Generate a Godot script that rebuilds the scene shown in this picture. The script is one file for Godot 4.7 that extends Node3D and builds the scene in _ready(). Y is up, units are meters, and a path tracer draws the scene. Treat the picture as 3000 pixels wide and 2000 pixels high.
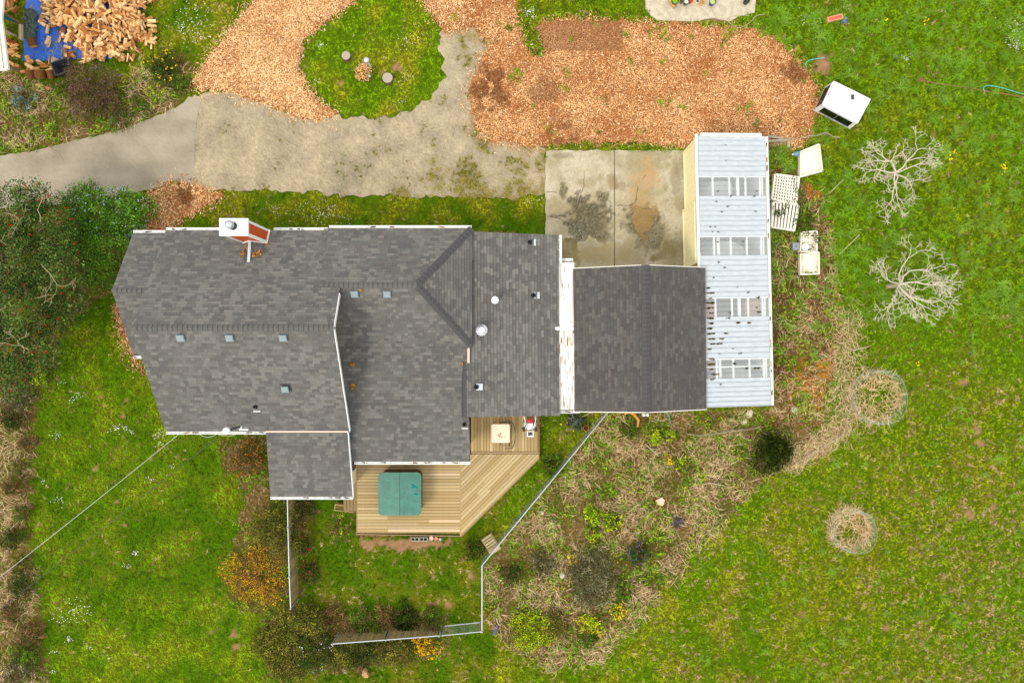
extends Node3D
# A rural house, its garage and garden seen from straight above on an overcast spring day.
# Plan coordinates: u, v are survey units, 60 to the metre at ground level, centred on (1500, 1000); P() turns them and a height into metres.

const EYE := 33.4
const UNIT := 60.0

var rng := RandomNumberGenerator.new()
var counts := {}
var M := {}
var zone := PackedByteArray()
const ZW := 720
const ZH := 520
const ZC := 5.0
const ZU := -300.0
const ZV := -300.0
enum { LAWN, ASPHALT, GRAVEL, CHIPS, HARD, BED, LITTER, BARE }
var n_big := FastNoiseLite.new()
var n_mid := FastNoiseLite.new()
var n_fine := FastNoiseLite.new()


func P(u: float, v: float, h := 0.0) -> Vector3:
	var s := (EYE - h) / EYE / UNIT
	return Vector3((u - 1500.0) * s, h, (v - 1000.0) * s)


class MB:
	var v := PackedVector3Array()
	var n := PackedVector3Array()
	var c := PackedColorArray()
	var i := PackedInt32Array()
	var col := Color.WHITE

	func tri(a: Vector3, b: Vector3, d: Vector3) -> void:
		var m := (b - a).cross(d - a).normalized()
		var k := v.size()
		v.append(a); v.append(b); v.append(d)
		for q in 3:
			n.append(m); c.append(col)
		i.append(k); i.append(k + 2); i.append(k + 1)

	func quad(a: Vector3, b: Vector3, d: Vector3, e: Vector3) -> void:
		var m := (d - a).cross(e - b).normalized()
		var k := v.size()
		v.append(a); v.append(b); v.append(d); v.append(e)
		for q in 4:
			n.append(m); c.append(col)
		i.append(k); i.append(k + 2); i.append(k + 1)
		i.append(k); i.append(k + 3); i.append(k + 2)

	func hexa(p: Array) -> void:   # p[0..3] lower ring seen counter-clockwise from above, p[4..7] upper ring
		quad(p[4], p[5], p[6], p[7])
		quad(p[3], p[2], p[1], p[0])
		for k in 4:
			var q := (k + 1) % 4
			quad(p[k], p[q], p[q + 4], p[k + 4])

	func box(x: Transform3D, s: Vector3) -> void:
		var h := s * 0.5
		var p := []
		for y in [-h.y, h.y]:
			for q in [[-h.x, h.z], [h.x, h.z], [h.x, -h.z], [-h.x, -h.z]]:
				p.append(x * Vector3(q[0], y, q[1]))
		hexa(p)

	func at(p: Vector3, s: Vector3, turn := 0.0) -> void:
		box(Transform3D(Basis(Vector3.UP, turn), p), s)

	func bar(a: Vector3, b: Vector3, w: float, h: float, up := Vector3.UP) -> void:
		var d := (b - a)
		var x := d.normalized()
		var z := x.cross(up).normalized()
		var y := z.cross(x).normalized()
		box(Transform3D(Basis(x, y, z), (a + b) * 0.5), Vector3(d.length(), h, w))

	func tube(pts: Array, rad: Array, sides := 6, caps := true) -> void:
		var k0 := v.size()
		var ring := pts.size()
		var up := Vector3.UP
		for k in ring:
			var d: Vector3 = (pts[mini(k + 1, ring - 1)] - pts[maxi(k - 1, 0)]).normalized()
			if absf(d.dot(up)) > 0.93:
				up = Vector3.RIGHT if absf(d.x) < 0.8 else Vector3.BACK
			var a := d.cross(up).normalized()
			var b := a.cross(d)
			for s in sides:
				var t := TAU * s / sides
				var m := a * cos(t) + b * sin(t)
				v.append(pts[k] + m * rad[k]); n.append(m); c.append(col)
		for k in ring - 1:
			for s in sides:
				var q := (s + 1) % sides
				var e := k0 + k * sides
				i.append(e + s); i.append(e + q); i.append(e + sides + s)
				i.append(e + q); i.append(e + sides + q); i.append(e + sides + s)
		if caps:
			for e in [0, ring - 1]:
				var k := v.size()
				var d: Vector3 = (pts[0] - pts[1]).normalized() if e == 0 else (pts[ring - 1] - pts[ring - 2]).normalized()
				v.append(pts[e]); n.append(d); c.append(col)
				for s in sides:
					v.append(v[k0 + e * sides + s]); n.append(d); c.append(col)
				for s in sides:
					var q := (s + 1) % sides
					if e == 0:
						i.append(k); i.append(k + 1 + q); i.append(k + 1 + s)
					else:
						i.append(k); i.append(k + 1 + s); i.append(k + 1 + q)

	func lathe(x: Transform3D, prof: Array, sides := 16) -> void:   # prof: [radius, height] from bottom to top
		var k0 := v.size()
		for k in prof.size():
			var a: Array = prof[maxi(k - 1, 0)]
			var b: Array = prof[mini(k + 1, prof.size() - 1)]
			var sl := Vector2(b[1] - a[1], -(b[0] - a[0])).normalized()
			for s in sides:
				var t := TAU * s / sides
				v.append(x * Vector3(cos(t) * prof[k][0], prof[k][1], sin(t) * prof[k][0]))
				n.append((x.basis * Vector3(cos(t) * sl.x, sl.y, sin(t) * sl.x)).normalized())
				c.append(col)
		for k in prof.size() - 1:
			for s in sides:
				var q := (s + 1) % sides
				var e := k0 + k * sides
				i.append(e + s); i.append(e + q); i.append(e + sides + s)
				i.append(e + q); i.append(e + sides + q); i.append(e + sides + s)

	func prism(top: Array, drop: Vector3) -> void:   # top: corners counter-clockwise seen from above
		var m := top.size()
		var pl := PackedVector2Array()
		var area := 0.0
		for k in m:
			area += top[k].x * -top[(k + 1) % m].z + top[(k + 1) % m].x * top[k].z
		if area < 0.0:
			top = top.duplicate()
			top.reverse()
		for p in top:
			pl.append(Vector2(p.x, -p.z))
		var f := Geometry2D.triangulate_polygon(pl)
		for k in range(0, f.size(), 3):
			var a: Vector3 = top[f[k]]
			var b: Vector3 = top[f[k + 1]]
			var d: Vector3 = top[f[k + 2]]
			if (b - a).cross(d - a).dot(-drop) < 0:
				var e := b
				b = d
				d = e
			tri(a, b, d)
			tri(a + drop, d + drop, b + drop)
		for k in m:
			var q := (k + 1) % m
			quad(top[k] + drop, top[q] + drop, top[q], top[k])

	func mesh() -> ArrayMesh:
		var a := []
		a.resize(Mesh.ARRAY_MAX)
		a[Mesh.ARRAY_VERTEX] = v
		a[Mesh.ARRAY_NORMAL] = n
		a[Mesh.ARRAY_COLOR] = c
		a[Mesh.ARRAY_INDEX] = i
		var m := ArrayMesh.new()
		m.add_surface_from_arrays(Mesh.PRIMITIVE_TRIANGLES, a)
		return m


func numbered(parent: Node, called: String) -> String:
	var key := str(parent.get_instance_id()) + called
	var k: int = counts.get(key, 0)
	counts[key] = k + 1
	return called if k == 0 else "%s_%03d" % [called, k]


func put(o: Node, parent: Node, called: String) -> Node:
	o.name = numbered(parent, called)
	parent.add_child(o, true)
	return o


func part(called: String, shape, m: Material, parent: Node = self, x := Transform3D.IDENTITY) -> MeshInstance3D:
	var o := MeshInstance3D.new()
	o.mesh = shape.mesh() if shape is MB else shape
	o.material_override = m
	o.transform = x
	put(o, parent, called)
	return o


func tag(o: Node, label: String, category: String, group := "") -> Node:
	o.set_meta("label", label)
	o.set_meta("category", category)
	if group:
		o.set_meta("group", group)
	return o


func thing(called: String, label: String, category: String, pos := Vector3.ZERO, turn := 0.0, group := "") -> Node3D:
	var o := Node3D.new()
	o.position = pos
	o.rotation.y = turn
	put(o, self, called)
	tag(o, label, category, group)
	return o


func structure(called: String, shape, m: Material) -> MeshInstance3D:
	var o := part(called, shape, m)
	o.set_meta("kind", "structure")
	return o


func copies(called: String, mesh: Mesh, m: Material, buf: PackedFloat32Array, parent: Node = self) -> MultiMeshInstance3D:
	var mm := MultiMesh.new()
	mm.transform_format = MultiMesh.TRANSFORM_3D
	mm.use_colors = true
	mm.mesh = mesh
	mm.instance_count = buf.size() / 16
	mm.buffer = buf
	var o := MultiMeshInstance3D.new()
	o.multimesh = mm
	o.material_override = m
	put(o, parent, called)
	return o


func push(buf: PackedFloat32Array, b: Basis, p: Vector3, c: Color) -> void:
	buf.append(b.x.x); buf.append(b.y.x); buf.append(b.z.x); buf.append(p.x)
	buf.append(b.x.y); buf.append(b.y.y); buf.append(b.z.y); buf.append(p.y)
	buf.append(b.x.z); buf.append(b.y.z); buf.append(b.z.z); buf.append(p.z)
	buf.append(c.r); buf.append(c.g); buf.append(c.b); buf.append(1.0)


func lin(r: float, g: float, b: float) -> Color:   # a colour picked as sRGB 0..255, as linear values
	return Color(r / 255.0, g / 255.0, b / 255.0).srgb_to_linear()


func tint(c: Color, f: float) -> Color:
	return Color(c.r * f, c.g * f, c.b * f)


func noise_tex(seed_: int, freq: float, low: float, high: float, octaves := 4, size := 512) -> ImageTexture:
	var f := FastNoiseLite.new()
	f.seed = seed_
	f.frequency = freq
	f.fractal_octaves = octaves
	f.fractal_gain = 0.65
	var im := f.get_seamless_image(size, size, false, false, 0.1, true)
	im.convert(Image.FORMAT_L8)
	var d := im.get_data()
	for k in d.size():
		d[k] = int(clampf((low + (high - low) * smoothstep(0.1, 0.9, d[k] / 255.0)) * 255.0, 0, 255))
	var o := Image.create_from_data(size, size, false, Image.FORMAT_L8, d)
	o.convert(Image.FORMAT_RGB8)
	return ImageTexture.create_from_image(o)


func mat(c: Color, rough := 0.8, tex: Texture2D = null, scale_ := Vector3.ONE, world := true) -> StandardMaterial3D:
	var m := StandardMaterial3D.new()
	m.albedo_color = c.linear_to_srgb()
	m.roughness = rough
	if rough > 0.7:
		m.metallic_specular = 0.2
	if tex:
		m.albedo_texture = tex
		m.uv1_triplanar = true
		m.uv1_world_triplanar = world
		m.uv1_scale = scale_
	return m


func vmat(rough := 0.8, tex: Texture2D = null, scale_ := Vector3.ONE, world := true) -> StandardMaterial3D:
	var m := mat(Color.WHITE, rough, tex, scale_, world)
	m.vertex_color_use_as_albedo = true
	return m


func leafmat(rough := 0.55, through := 0.35) -> StandardMaterial3D:
	var m := vmat(rough)
	m.backlight_enabled = true
	m.backlight = Color(through, through, through)
	m.metallic_specular = 0.12
	m.cull_mode = BaseMaterial3D.CULL_DISABLED
	return m


func _ready() -> void:
	rng.seed = 20240317
	n_big.seed = 11; n_big.frequency = 0.09; n_big.fractal_octaves = 3
	n_mid.seed = 12; n_mid.frequency = 0.45; n_mid.fractal_octaves = 3
	n_fine.seed = 13; n_fine.frequency = 2.2; n_fine.fractal_octaves = 2
	make_view()
	make_materials()
	make_zones()
	stamp_mounds()
	make_ground()
	make_house()
	make_garage()
	make_lean_to()
	make_deck()
	make_fences()
	make_yard_things()
	make_firewood()
	make_trees()
	make_shrubs()
	make_grass()
	make_small_things()


func make_view() -> void:
	var cam := Camera3D.new()
	cam.name = "camera"
	cam.position = Vector3(0, EYE, 0)
	cam.rotation_degrees = Vector3(-90, 0, 0)
	cam.fov = rad_to_deg(2.0 * atan(1000.0 / UNIT / EYE))
	cam.near = 0.5
	cam.far = 400.0
	add_child(cam)
	cam.current = true
	var e := Environment.new()
	e.background_mode = Environment.BG_SKY
	var sk := ProceduralSkyMaterial.new()
	sk.sky_top_color = Color(0.955, 0.955, 0.95)
	sk.sky_horizon_color = Color(0.83, 0.83, 0.83)
	sk.sky_curve = 0.3
	sk.ground_horizon_color = Color(0.45, 0.46, 0.42)
	sk.ground_bottom_color = Color(0.25, 0.27, 0.2)
	sk.sun_angle_max = 1.0
	var sky := Sky.new()
	sky.sky_material = sk
	e.sky = sky
	e.background_energy_multiplier = 0.95
	e.tonemap_mode = Environment.TONE_MAPPER_LINEAR
	e.tonemap_exposure = 1.9
	e.sdfgi_enabled = true
	e.ssao_enabled = true
	e.ssil_enabled = true
	var w := WorldEnvironment.new()
	w.name = "world_environment"
	w.environment = e
	add_child(w)
	var sun := DirectionalLight3D.new()
	sun.name = "sun"
	sun.light_energy = 0.4
	sun.light_color = Color(1.0, 0.96, 0.9)
	sun.light_angular_distance = 18.0
	sun.shadow_enabled = true
	add_child(sun)
	sun.look_at_from_position(Vector3(-9, 14, 8), Vector3.ZERO)


func make_materials() -> void:
	M.grit_tex = noise_tex(21, 0.12, 0.80, 1.0, 3)
	M.soft_tex = noise_tex(22, 0.012, 0.93, 1.0, 5)
	M.wood_tex = noise_tex(23, 0.03, 0.74, 1.0, 4)
	M.stain_tex = noise_tex(24, 0.010, 0.86, 1.0, 5)
	M.white = mat(lin(232, 234, 232), 0.5, M.soft_tex, Vector3.ONE * 0.7)
	M.cream = mat(lin(236, 226, 178), 0.6, M.soft_tex, Vector3.ONE * 0.6)
	M.orange = mat(lin(190, 74, 14), 0.6, M.soft_tex, Vector3.ONE)
	M.galv = mat(lin(190, 196, 200), 0.38, M.soft_tex, Vector3.ONE * 2.0)
	M.galv.metallic = 0.6
	M.black = mat(lin(28, 28, 30), 0.5)
	M.darkgrey = mat(lin(60, 62, 66), 0.5, M.soft_tex, Vector3.ONE)
	M.glass = mat(lin(14, 18, 14), 0.08)
	M.ground = vmat(0.95, M.grit_tex, Vector3.ONE * 1.3)
	M.asphalt = vmat(0.9, M.grit_tex, Vector3.ONE * 1.9)
	M.gravel = vmat(0.95, M.grit_tex, Vector3.ONE * 0.9)
	M.concrete = vmat(0.85, M.grit_tex, Vector3.ONE * 1.1)
	M.grass = leafmat(0.6, 0.35)
	M.leaf = leafmat(0.5, 0.3)
	M.gloss_leaf = leafmat(0.32, 0.15)
	M.dull = vmat(0.85)
	M.paint = vmat(0.45)
	M.wood = vmat(0.8, M.wood_tex, Vector3(0.8, 9.0, 9.0), false)
	M.plastic = vmat(0.35)
	M.bark = vmat(0.9, M.grit_tex, Vector3.ONE * 2.0)
	M.tones = []
	M.tone_cols = [lin(98, 97, 95), lin(104, 103, 100), lin(109, 108, 104), lin(113, 112, 108), lin(118, 117, 112), lin(124, 122, 117), lin(107, 104, 100), lin(101, 100, 99)]
	for c in M.tone_cols:
		M.tones.append(mat(c, 0.93, M.grit_tex, Vector3.ONE * 2.3))
	M.concrete_plain = mat(lin(176, 172, 160), 0.9, M.grit_tex, Vector3.ONE * 2.0)
	M.cap_tone = mat(lin(84, 84, 84), 0.93, M.grit_tex, Vector3.ONE * 2.3)
	M.shingles = vmat(0.93, M.grit_tex, Vector3.ONE * 2.3)


const SHAPES := [
	[BED, [-300, 215, 0, 205, 150, 262, 350, 245, 540, 150, 575, 200, 560, 270, 520, 312, 440, 350, 280, 398, 100, 440, -300, 470]],
	[BED, [-300, 560, 60, 560, 260, 560, 420, 560, 470, 610, 400, 690, 330, 850, 250, 900, 170, 1010, 150, 1120, 105, 1170, 110, 1260, 90, 1400, 85, 1500, 95, 1640, 120, 1790, 140, 2000, 150, 2300, -300, 2300]],
	[GRAVEL, [587, 270, 700, 275, 870, 340, 1000, 335, 1190, 325, 1280, 260, 1290, 100, 1330, 30, 1440, 60, 1450, 180, 1385, 250, 1390, 340, 1450, 410, 1600, 435, 1600, 560, 1500, 585, 1350, 575, 1000, 572, 800, 556, 640, 560, 530, 545, 530, 330, 560, 290]],
	[ASPHALT, [-300, 470, 0, 455, 110, 440, 200, 415, 290, 395, 380, 370, 450, 343, 520, 312, 560, 283, 587, 292, 570, 385, 567, 535, 480, 548, 400, 562, 250, 592, 0, 612, -300, 640]],
	[CHIPS, [700, -300, 760, -20, 700, 62, 640, 132, 592, 192, 566, 256, 640, 268, 740, 292, 820, 322, 900, 352, 960, 346, 1000, 330, 930, 300, 890, 240, 875, 180, 890, 120, 940, 70, 1010, 25, 1060, -20, 1100, -300]],
	[CHIPS, [1180, -300, 1225, -20, 1262, 40, 1300, 95, 1380, 80, 1445, 120, 1400, 200, 1370, 262, 1378, 330, 1402, 380, 1450, 415, 1560, 428, 1700, 420, 1850, 412, 2000, 430, 2250, 430, 2290, 425, 2350, 432, 2383, 380, 2402, 300, 2390, 255, 2350, 200, 2290, 130, 2230, 92, 2130, 75, 1900, 66, 1760, 56, 1600, 52, 1560, 110, 1530, 100, 1510, -10, 1480, -300]],
	[LAWN, [1505, -300, 1512, 40, 1525, 100, 1560, 165, 1600, 170, 1580, 110, 1575, 62, 1640, 58, 1760, 48, 1895, 40, 1895, -300]],
	[CHIPS, [425, 575, 470, 545, 530, 527, 600, 556, 660, 575, 600, 600, 560, 625, 520, 655, 470, 690, 385, 690, 395, 640]],
	[CHIPS, [328, 880, 352, 905, 402, 1040, 425, 1115, 400, 1075, 355, 990]],
	[LAWN, [875, 190, 890, 120, 950, 62, 1030, 20, 1090, -2, 1180, -8, 1250, 30, 1275, 80, 1292, 150, 1300, 230, 1262, 290, 1190, 332, 1100, 346, 1020, 346, 950, 312, 890, 250]],
	[LITTER, [2262, 435, 2350, 520, 2400, 560, 2430, 640, 2455, 800, 2465, 1000, 2450, 1100, 2400, 1210, 2262, 1200]],
	[BED, [1690, 1215, 2060, 1205, 2270, 1195, 2400, 1205, 2440, 1260, 2330, 1350, 2250, 1390, 2180, 1470, 2100, 1560, 2020, 1640, 1960, 1720, 1890, 1800, 1830, 1860, 1740, 1950, 1600, 1965, 1500, 1900, 1440, 1830, 1418, 1660, 1480, 1590, 1780, 1210]],
	[BED, [640, 1280, 800, 1280, 880, 1440, 880, 1750, 930, 1810, 1300, 1790, 1310, 1860, 1300, 1930, 1050, 1960, 900, 1980, 780, 1990, 770, 1850, 760, 1800, 670, 1760, 680, 1600, 720, 1440, 660, 1380]],
	[BARE, [1040, 1580, 1330, 1580, 1300, 1600, 1200, 1612, 1060, 1605]],
	[HARD, [390, 690, 480, 680, 965, 675, 1380, 675, 1630, 690, 1640, 770, 2070, 780, 2070, 1190, 1390, 1210, 1390, 1340, 1035, 1345, 1030, 1450, 795, 1450, 785, 1265, 490, 1258, 420, 1040, 340, 850]],
	[HARD, [1598, 440, 2004, 444, 2012, 790, 1640, 800, 1600, 690]],
	[HARD, [2008, 440, 2030, 420, 2235, 420, 2250, 1180, 2060, 1190]],
	[HARD, [1045, 1350, 1580, 1215, 1580, 1335, 1348, 1560, 1045, 1572]],
	[HARD, [2344, 455, 2400, 432, 2406, 503, 2344, 520]],
	[HARD, [2266, 512, 2340, 520, 2332, 600, 2260, 588]],
	[HARD, [2262, 594, 2340, 602, 2328, 674, 2260, 664]],
	[HARD, [2348, 684, 2392, 680, 2394, 800, 2346, 800]],
	[HARD, [2430, 245, 2535, 295, 2500, 360, 2400, 312]],
	[HARD, [1890, -300, 1892, 25, 1925, 58, 2140, 62, 2165, 47, 2212, 36, 2220, -300]],
]


func make_zones() -> void:
	zone.resize(ZW * ZH)
	for s in SHAPES:
		var p := PackedVector2Array()
		var lo := Vector2(9e9, 9e9)
		var hi := -lo
		for k in range(0, s[1].size(), 2):
			var q := Vector2(s[1][k], s[1][k + 1])
			p.append(q)
			lo = lo.min(q)
			hi = hi.max(q)
		var wob := 0.0 if s[0] == HARD else (2.5 if s[0] == ASPHALT else (26.0 if s[0] == BED else 14.0))
		var x0 := maxi(0, int((lo.x - ZU) / ZC) - 4)
		var x1 := mini(ZW - 1, int((hi.x - ZU) / ZC) + 4)
		for y in range(maxi(0, int((lo.y - ZV) / ZC) - 4), mini(ZH, int((hi.y - ZV) / ZC) + 5)):
			for x in range(x0, x1 + 1):
				var q := Vector2(ZU + (x + 0.5) * ZC, ZV + (y + 0.5) * ZC)
				if wob > 0.0:
					q += Vector2(n_mid.get_noise_2d(q.x * 0.05, q.y * 0.05), n_mid.get_noise_2d(q.y * 0.05 + 50.0, q.x * 0.05)) * wob + Vector2(n_fine.get_noise_2d(q.x * 0.06, q.y * 0.06), n_fine.get_noise_2d(q.y * 0.06 + 9.0, q.x * 0.06)) * wob * 0.6
				if Geometry2D.is_point_in_polygon(q, p):
					zone[y * ZW + x] = s[0]


const MOUNDS := [[290, 1163, 6], [310, 1104, 5], [371, 1172, 4], [356, 1218, 6], [280, 1370, 6], [335, 1317, 4], [520, 1335, 4], [187, 1428, 7], [325, 1410, 5], [335, 1470, 5], [460, 1460, 4], [110, 1540, 6], [362, 1538, 7], [438, 1540, 5], [270, 1620, 5], [154, 1768, 4], [2410, 190, 32], [2745, 215, 6], [2700, 230, 9], [2735, 398, 9], [2910, 400, 7], [2825, 1122, 9], [2865, 1260, 13], [2870, 1300, 12], [2845, 1508, 13], [2920, 1485, 10], [2922, 1530, 7], [2775, 1630, 6], [1150, 1650, 7], [1380, 1690, 10], [1270, 1770, 7], [1310, 1775, 12], [1140, 1600, 9], [1270, 1690, 10], [925, 1500, 10], [620, 1850, 7], [680, 1860, 12], [690, 1895, 10], [1155, 195, 16], [1120, 210, 10], [1000, 240, 9], [2040, 1590, 10], [2600, 1840, 10], [2350, 1800, 9], [2300, 1700, 7]]


func stamp_mounds() -> void:
	for m in MOUNDS:
		for y in range(int((m[1] - m[2] * 2 - ZV) / ZC), int((m[1] + m[2] * 2 - ZV) / ZC) + 1):
			for x in range(int((m[0] - m[2] * 2 - ZU) / ZC), int((m[0] + m[2] * 2 - ZU) / ZC) + 1):
				var q := Vector2(ZU + (x + 0.5) * ZC - m[0], ZV + (y + 0.5) * ZC - m[1])
				if q.length() < m[2] * (1.0 + n_fine.get_noise_2d(q.x * 0.1 + m[0], q.y * 0.1) * 0.9) and zone[y * ZW + x] == LAWN:
					zone[y * ZW + x] = BARE


func zone_at(u: float, v: float) -> int:
	var x := int((u - ZU) / ZC)
	var y := int((v - ZV) / ZC)
	if x < 0 or y < 0 or x >= ZW or y >= ZH:
		return LAWN
	return zone[y * ZW + x]


func blot(x: float, z: float, cu: float, cv: float, r: float) -> float:   # a soft-edged patch with an uneven outline
	var p := P(cu, cv)
	var d := Vector2(x - p.x, z - p.z).length() * UNIT / r
	return smoothstep(1.25, 0.6, d + n_mid.get_noise_2d(x * 3.0, z * 3.0) * 0.7)


func cell_colour(kind: int, x: float, z: float) -> Color:
	var a := n_big.get_noise_2d(x, z)
	var b := n_mid.get_noise_2d(x, z)
	var f := n_fine.get_noise_2d(x, z)
	var g := n_fine.get_noise_2d(x * 3.1 + 40.0, z * 3.1)
	match kind:
		ASPHALT:
			var c := lin(170, 160, 140).lerp(lin(148, 139, 120), clampf(0.5 + b * 0.9 + n_mid.get_noise_2d(x * 0.12, z * 1.6) * 0.8, 0, 1))
			return tint(c, 1.0 + g * 0.12)
		GRAVEL:
			var c := lin(180, 166, 138).lerp(lin(152, 141, 118), clampf(0.5 + b * 0.9, 0, 1))
			c = c.lerp(lin(126, 112, 40), clampf(a * 0.7 + b * 0.9 + (x + 4.5) * 0.16 + f * 0.8 - 0.25 + smoothstep(-8.2, -7.0, z) * 0.35, 0, 0.9))
			return tint(c, 1.0 + g * 0.3 + f * 0.15)
		CHIPS:
			return tint(lin(168, 112, 66).lerp(lin(124, 78, 44), clampf(0.5 + b + f * 0.6, 0, 1)), 1.0 + g * 0.25)
		BED:
			return tint(lin(112, 90, 48).lerp(lin(78, 82, 26), clampf(0.5 + b, 0, 1)), 1.0 + g * 0.3)
		LITTER:
			var c := lin(112, 80, 50).lerp(lin(70, 66, 24), clampf(0.5 + b * 1.3, 0, 1))
			c = c.lerp(lin(176, 112, 18), clampf(blot(x, z, 2390, 1120, 70) + blot(x, z, 2380, 1225, 45) + blot(x, z, 2385, 560, 25), 0, 1) * clampf(0.6 + f * 1.5, 0, 1))
			return tint(c, 1.0 + g * 0.35)
		BARE:
			return tint(lin(150, 116, 84), 1.0 + g * 0.3 + f * 0.2)
	var c := lin(76, 104, 10).lerp(lin(108, 106, 26), clampf(0.35 + b * 1.2, 0, 1))
	return tint(c, 1.0 + g * 0.25)


func make_ground() -> void:
	# the ground itself: a wide coarse apron round a fine sheet
	var step := 0.16
	var nx := 350
	var nz := 240
	var x0 := -nx * step * 0.5
	var z0 := -nz * step * 0.5
	var g := MB.new()
	for j in nz + 1:
		for k in nx + 1:
			var x := x0 + k * step
			var z := z0 + j * step
			var edge := minf(minf(k, nx - k), minf(j, nz - j))
			var y := -0.05 + n_mid.get_noise_2d(x * 0.7, z * 0.7) * 0.025 * minf(1.0, edge / 6.0)
			g.v.append(Vector3(x, y, z))
			g.n.append(Vector3(0, 1, 0))
			var s := UNIT
			g.c.append(cell_colour(maxi(0, [LAWN, LAWN, LAWN, BED, BARE, BED, LITTER, BARE][zone_at(1500 + x * s, 1000 + z * s)]), x, z))
	for j in nz:
		for k in nx:
			var e := j * (nx + 1) + k
			for q in [e, e + 1, e + nx + 1, e + 1, e + nx + 2, e + nx + 1]:
				g.i.append(q)
	var far := 150.0
	g.col = lin(70, 86, 22)
	var ex := -x0
	var ez := -z0
	for r in [[-far, -far, far, -ez], [-far, ez, far, far], [-far, -ez, -ex, ez], [ex, -ez, far, ez]]:
		g.quad(Vector3(r[0], -0.05, r[3]), Vector3(r[2], -0.05, r[3]), Vector3(r[2], -0.05, r[1]), Vector3(r[0], -0.05, r[1]))
	structure("ground", g, M.ground)
	sheet("gravel_driveway", GRAVEL, 0.0, M.gravel)
	sheet("asphalt_road", ASPHALT, 0.012, M.asphalt)
	sheet("wood_chip_bed", CHIPS, 0.006, M.ground)
	slabs()


func sheet(called: String, kind: int, y: float, m: Material) -> void:
	var g := MB.new()
	var ids := {}
	var edges := {}
	for j in ZH:
		for k in ZW:
			var here := zone[j * ZW + k]
			if here != kind and not (kind == GRAVEL and here == ASPHALT and k > 166):
				continue
			var e := []
			for q in [[0, 0], [1, 0], [1, 1], [0, 1]]:
				var key: int = (j + q[1]) * (ZW + 1) + k + q[0]
				if not ids.has(key):
					ids[key] = g.v.size()
					var x: float = (ZU + (k + q[0]) * ZC - 1500.0) / UNIT
					var z: float = (ZV + (j + q[1]) * ZC - 1000.0) / UNIT
					g.v.append(Vector3(x, y + n_fine.get_noise_2d(x, z) * (0.0 if kind == ASPHALT else 0.006), z))
					g.n.append(Vector3.UP)
					g.c.append(cell_colour(kind, x, z))
				e.append(ids[key])
			for q in [0, 1, 2, 0, 2, 3]:
				g.i.append(e[q])
			for q in 4:
				var a: int = e[q]
				var b: int = e[(q + 1) % 4]
				var key := Vector2i(mini(a, b), maxi(a, b))
				edges[key] = edges.get(key, 0) + 1
	# ease the stepped outline into a smooth one
	var near := {}
	for key in edges:
		if edges[key] == 1:
			for q in [[key.x, key.y], [key.y, key.x]]:
				if not near.has(q[0]):
					near[q[0]] = []
				near[q[0]].append(q[1])
	for pass_ in 4:
		var moved := {}
		for k in near:
			var sum := Vector3.ZERO
			for q in near[k]:
				sum += g.v[q]
			moved[k] = g.v[k] * 0.5 + sum * 0.5 / near[k].size()
		for k in moved:
			g.v[k] = moved[k]
	structure(called, g, m)


func concrete_colour(x: float, z: float, stains: Array) -> Color:
	var b := n_mid.get_noise_2d(x, z)
	var f := n_fine.get_noise_2d(x, z)
	var g := n_fine.get_noise_2d(x * 3.7 + 11.0, z * 3.7)
	var c := lin(194, 184, 160).lerp(lin(160, 149, 118), clampf(0.5 + b * 1.1 + f * 0.6, 0, 1))
	for s in stains:
		var p := P(s[0], s[1])
		var d := Vector2((x - p.x) / s[2], (z - p.z) / s[3]).length() * UNIT
		var w: float = smoothstep(1.15, 0.75, d + b * 0.9 + f * 0.5 + g * 0.2) * s[5]
		c = c.lerp(s[4], clampf(w * (0.75 + g * 0.7), 0, 1))
	return tint(c, 1.0 + g * 0.22 + f * 0.08)


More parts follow.
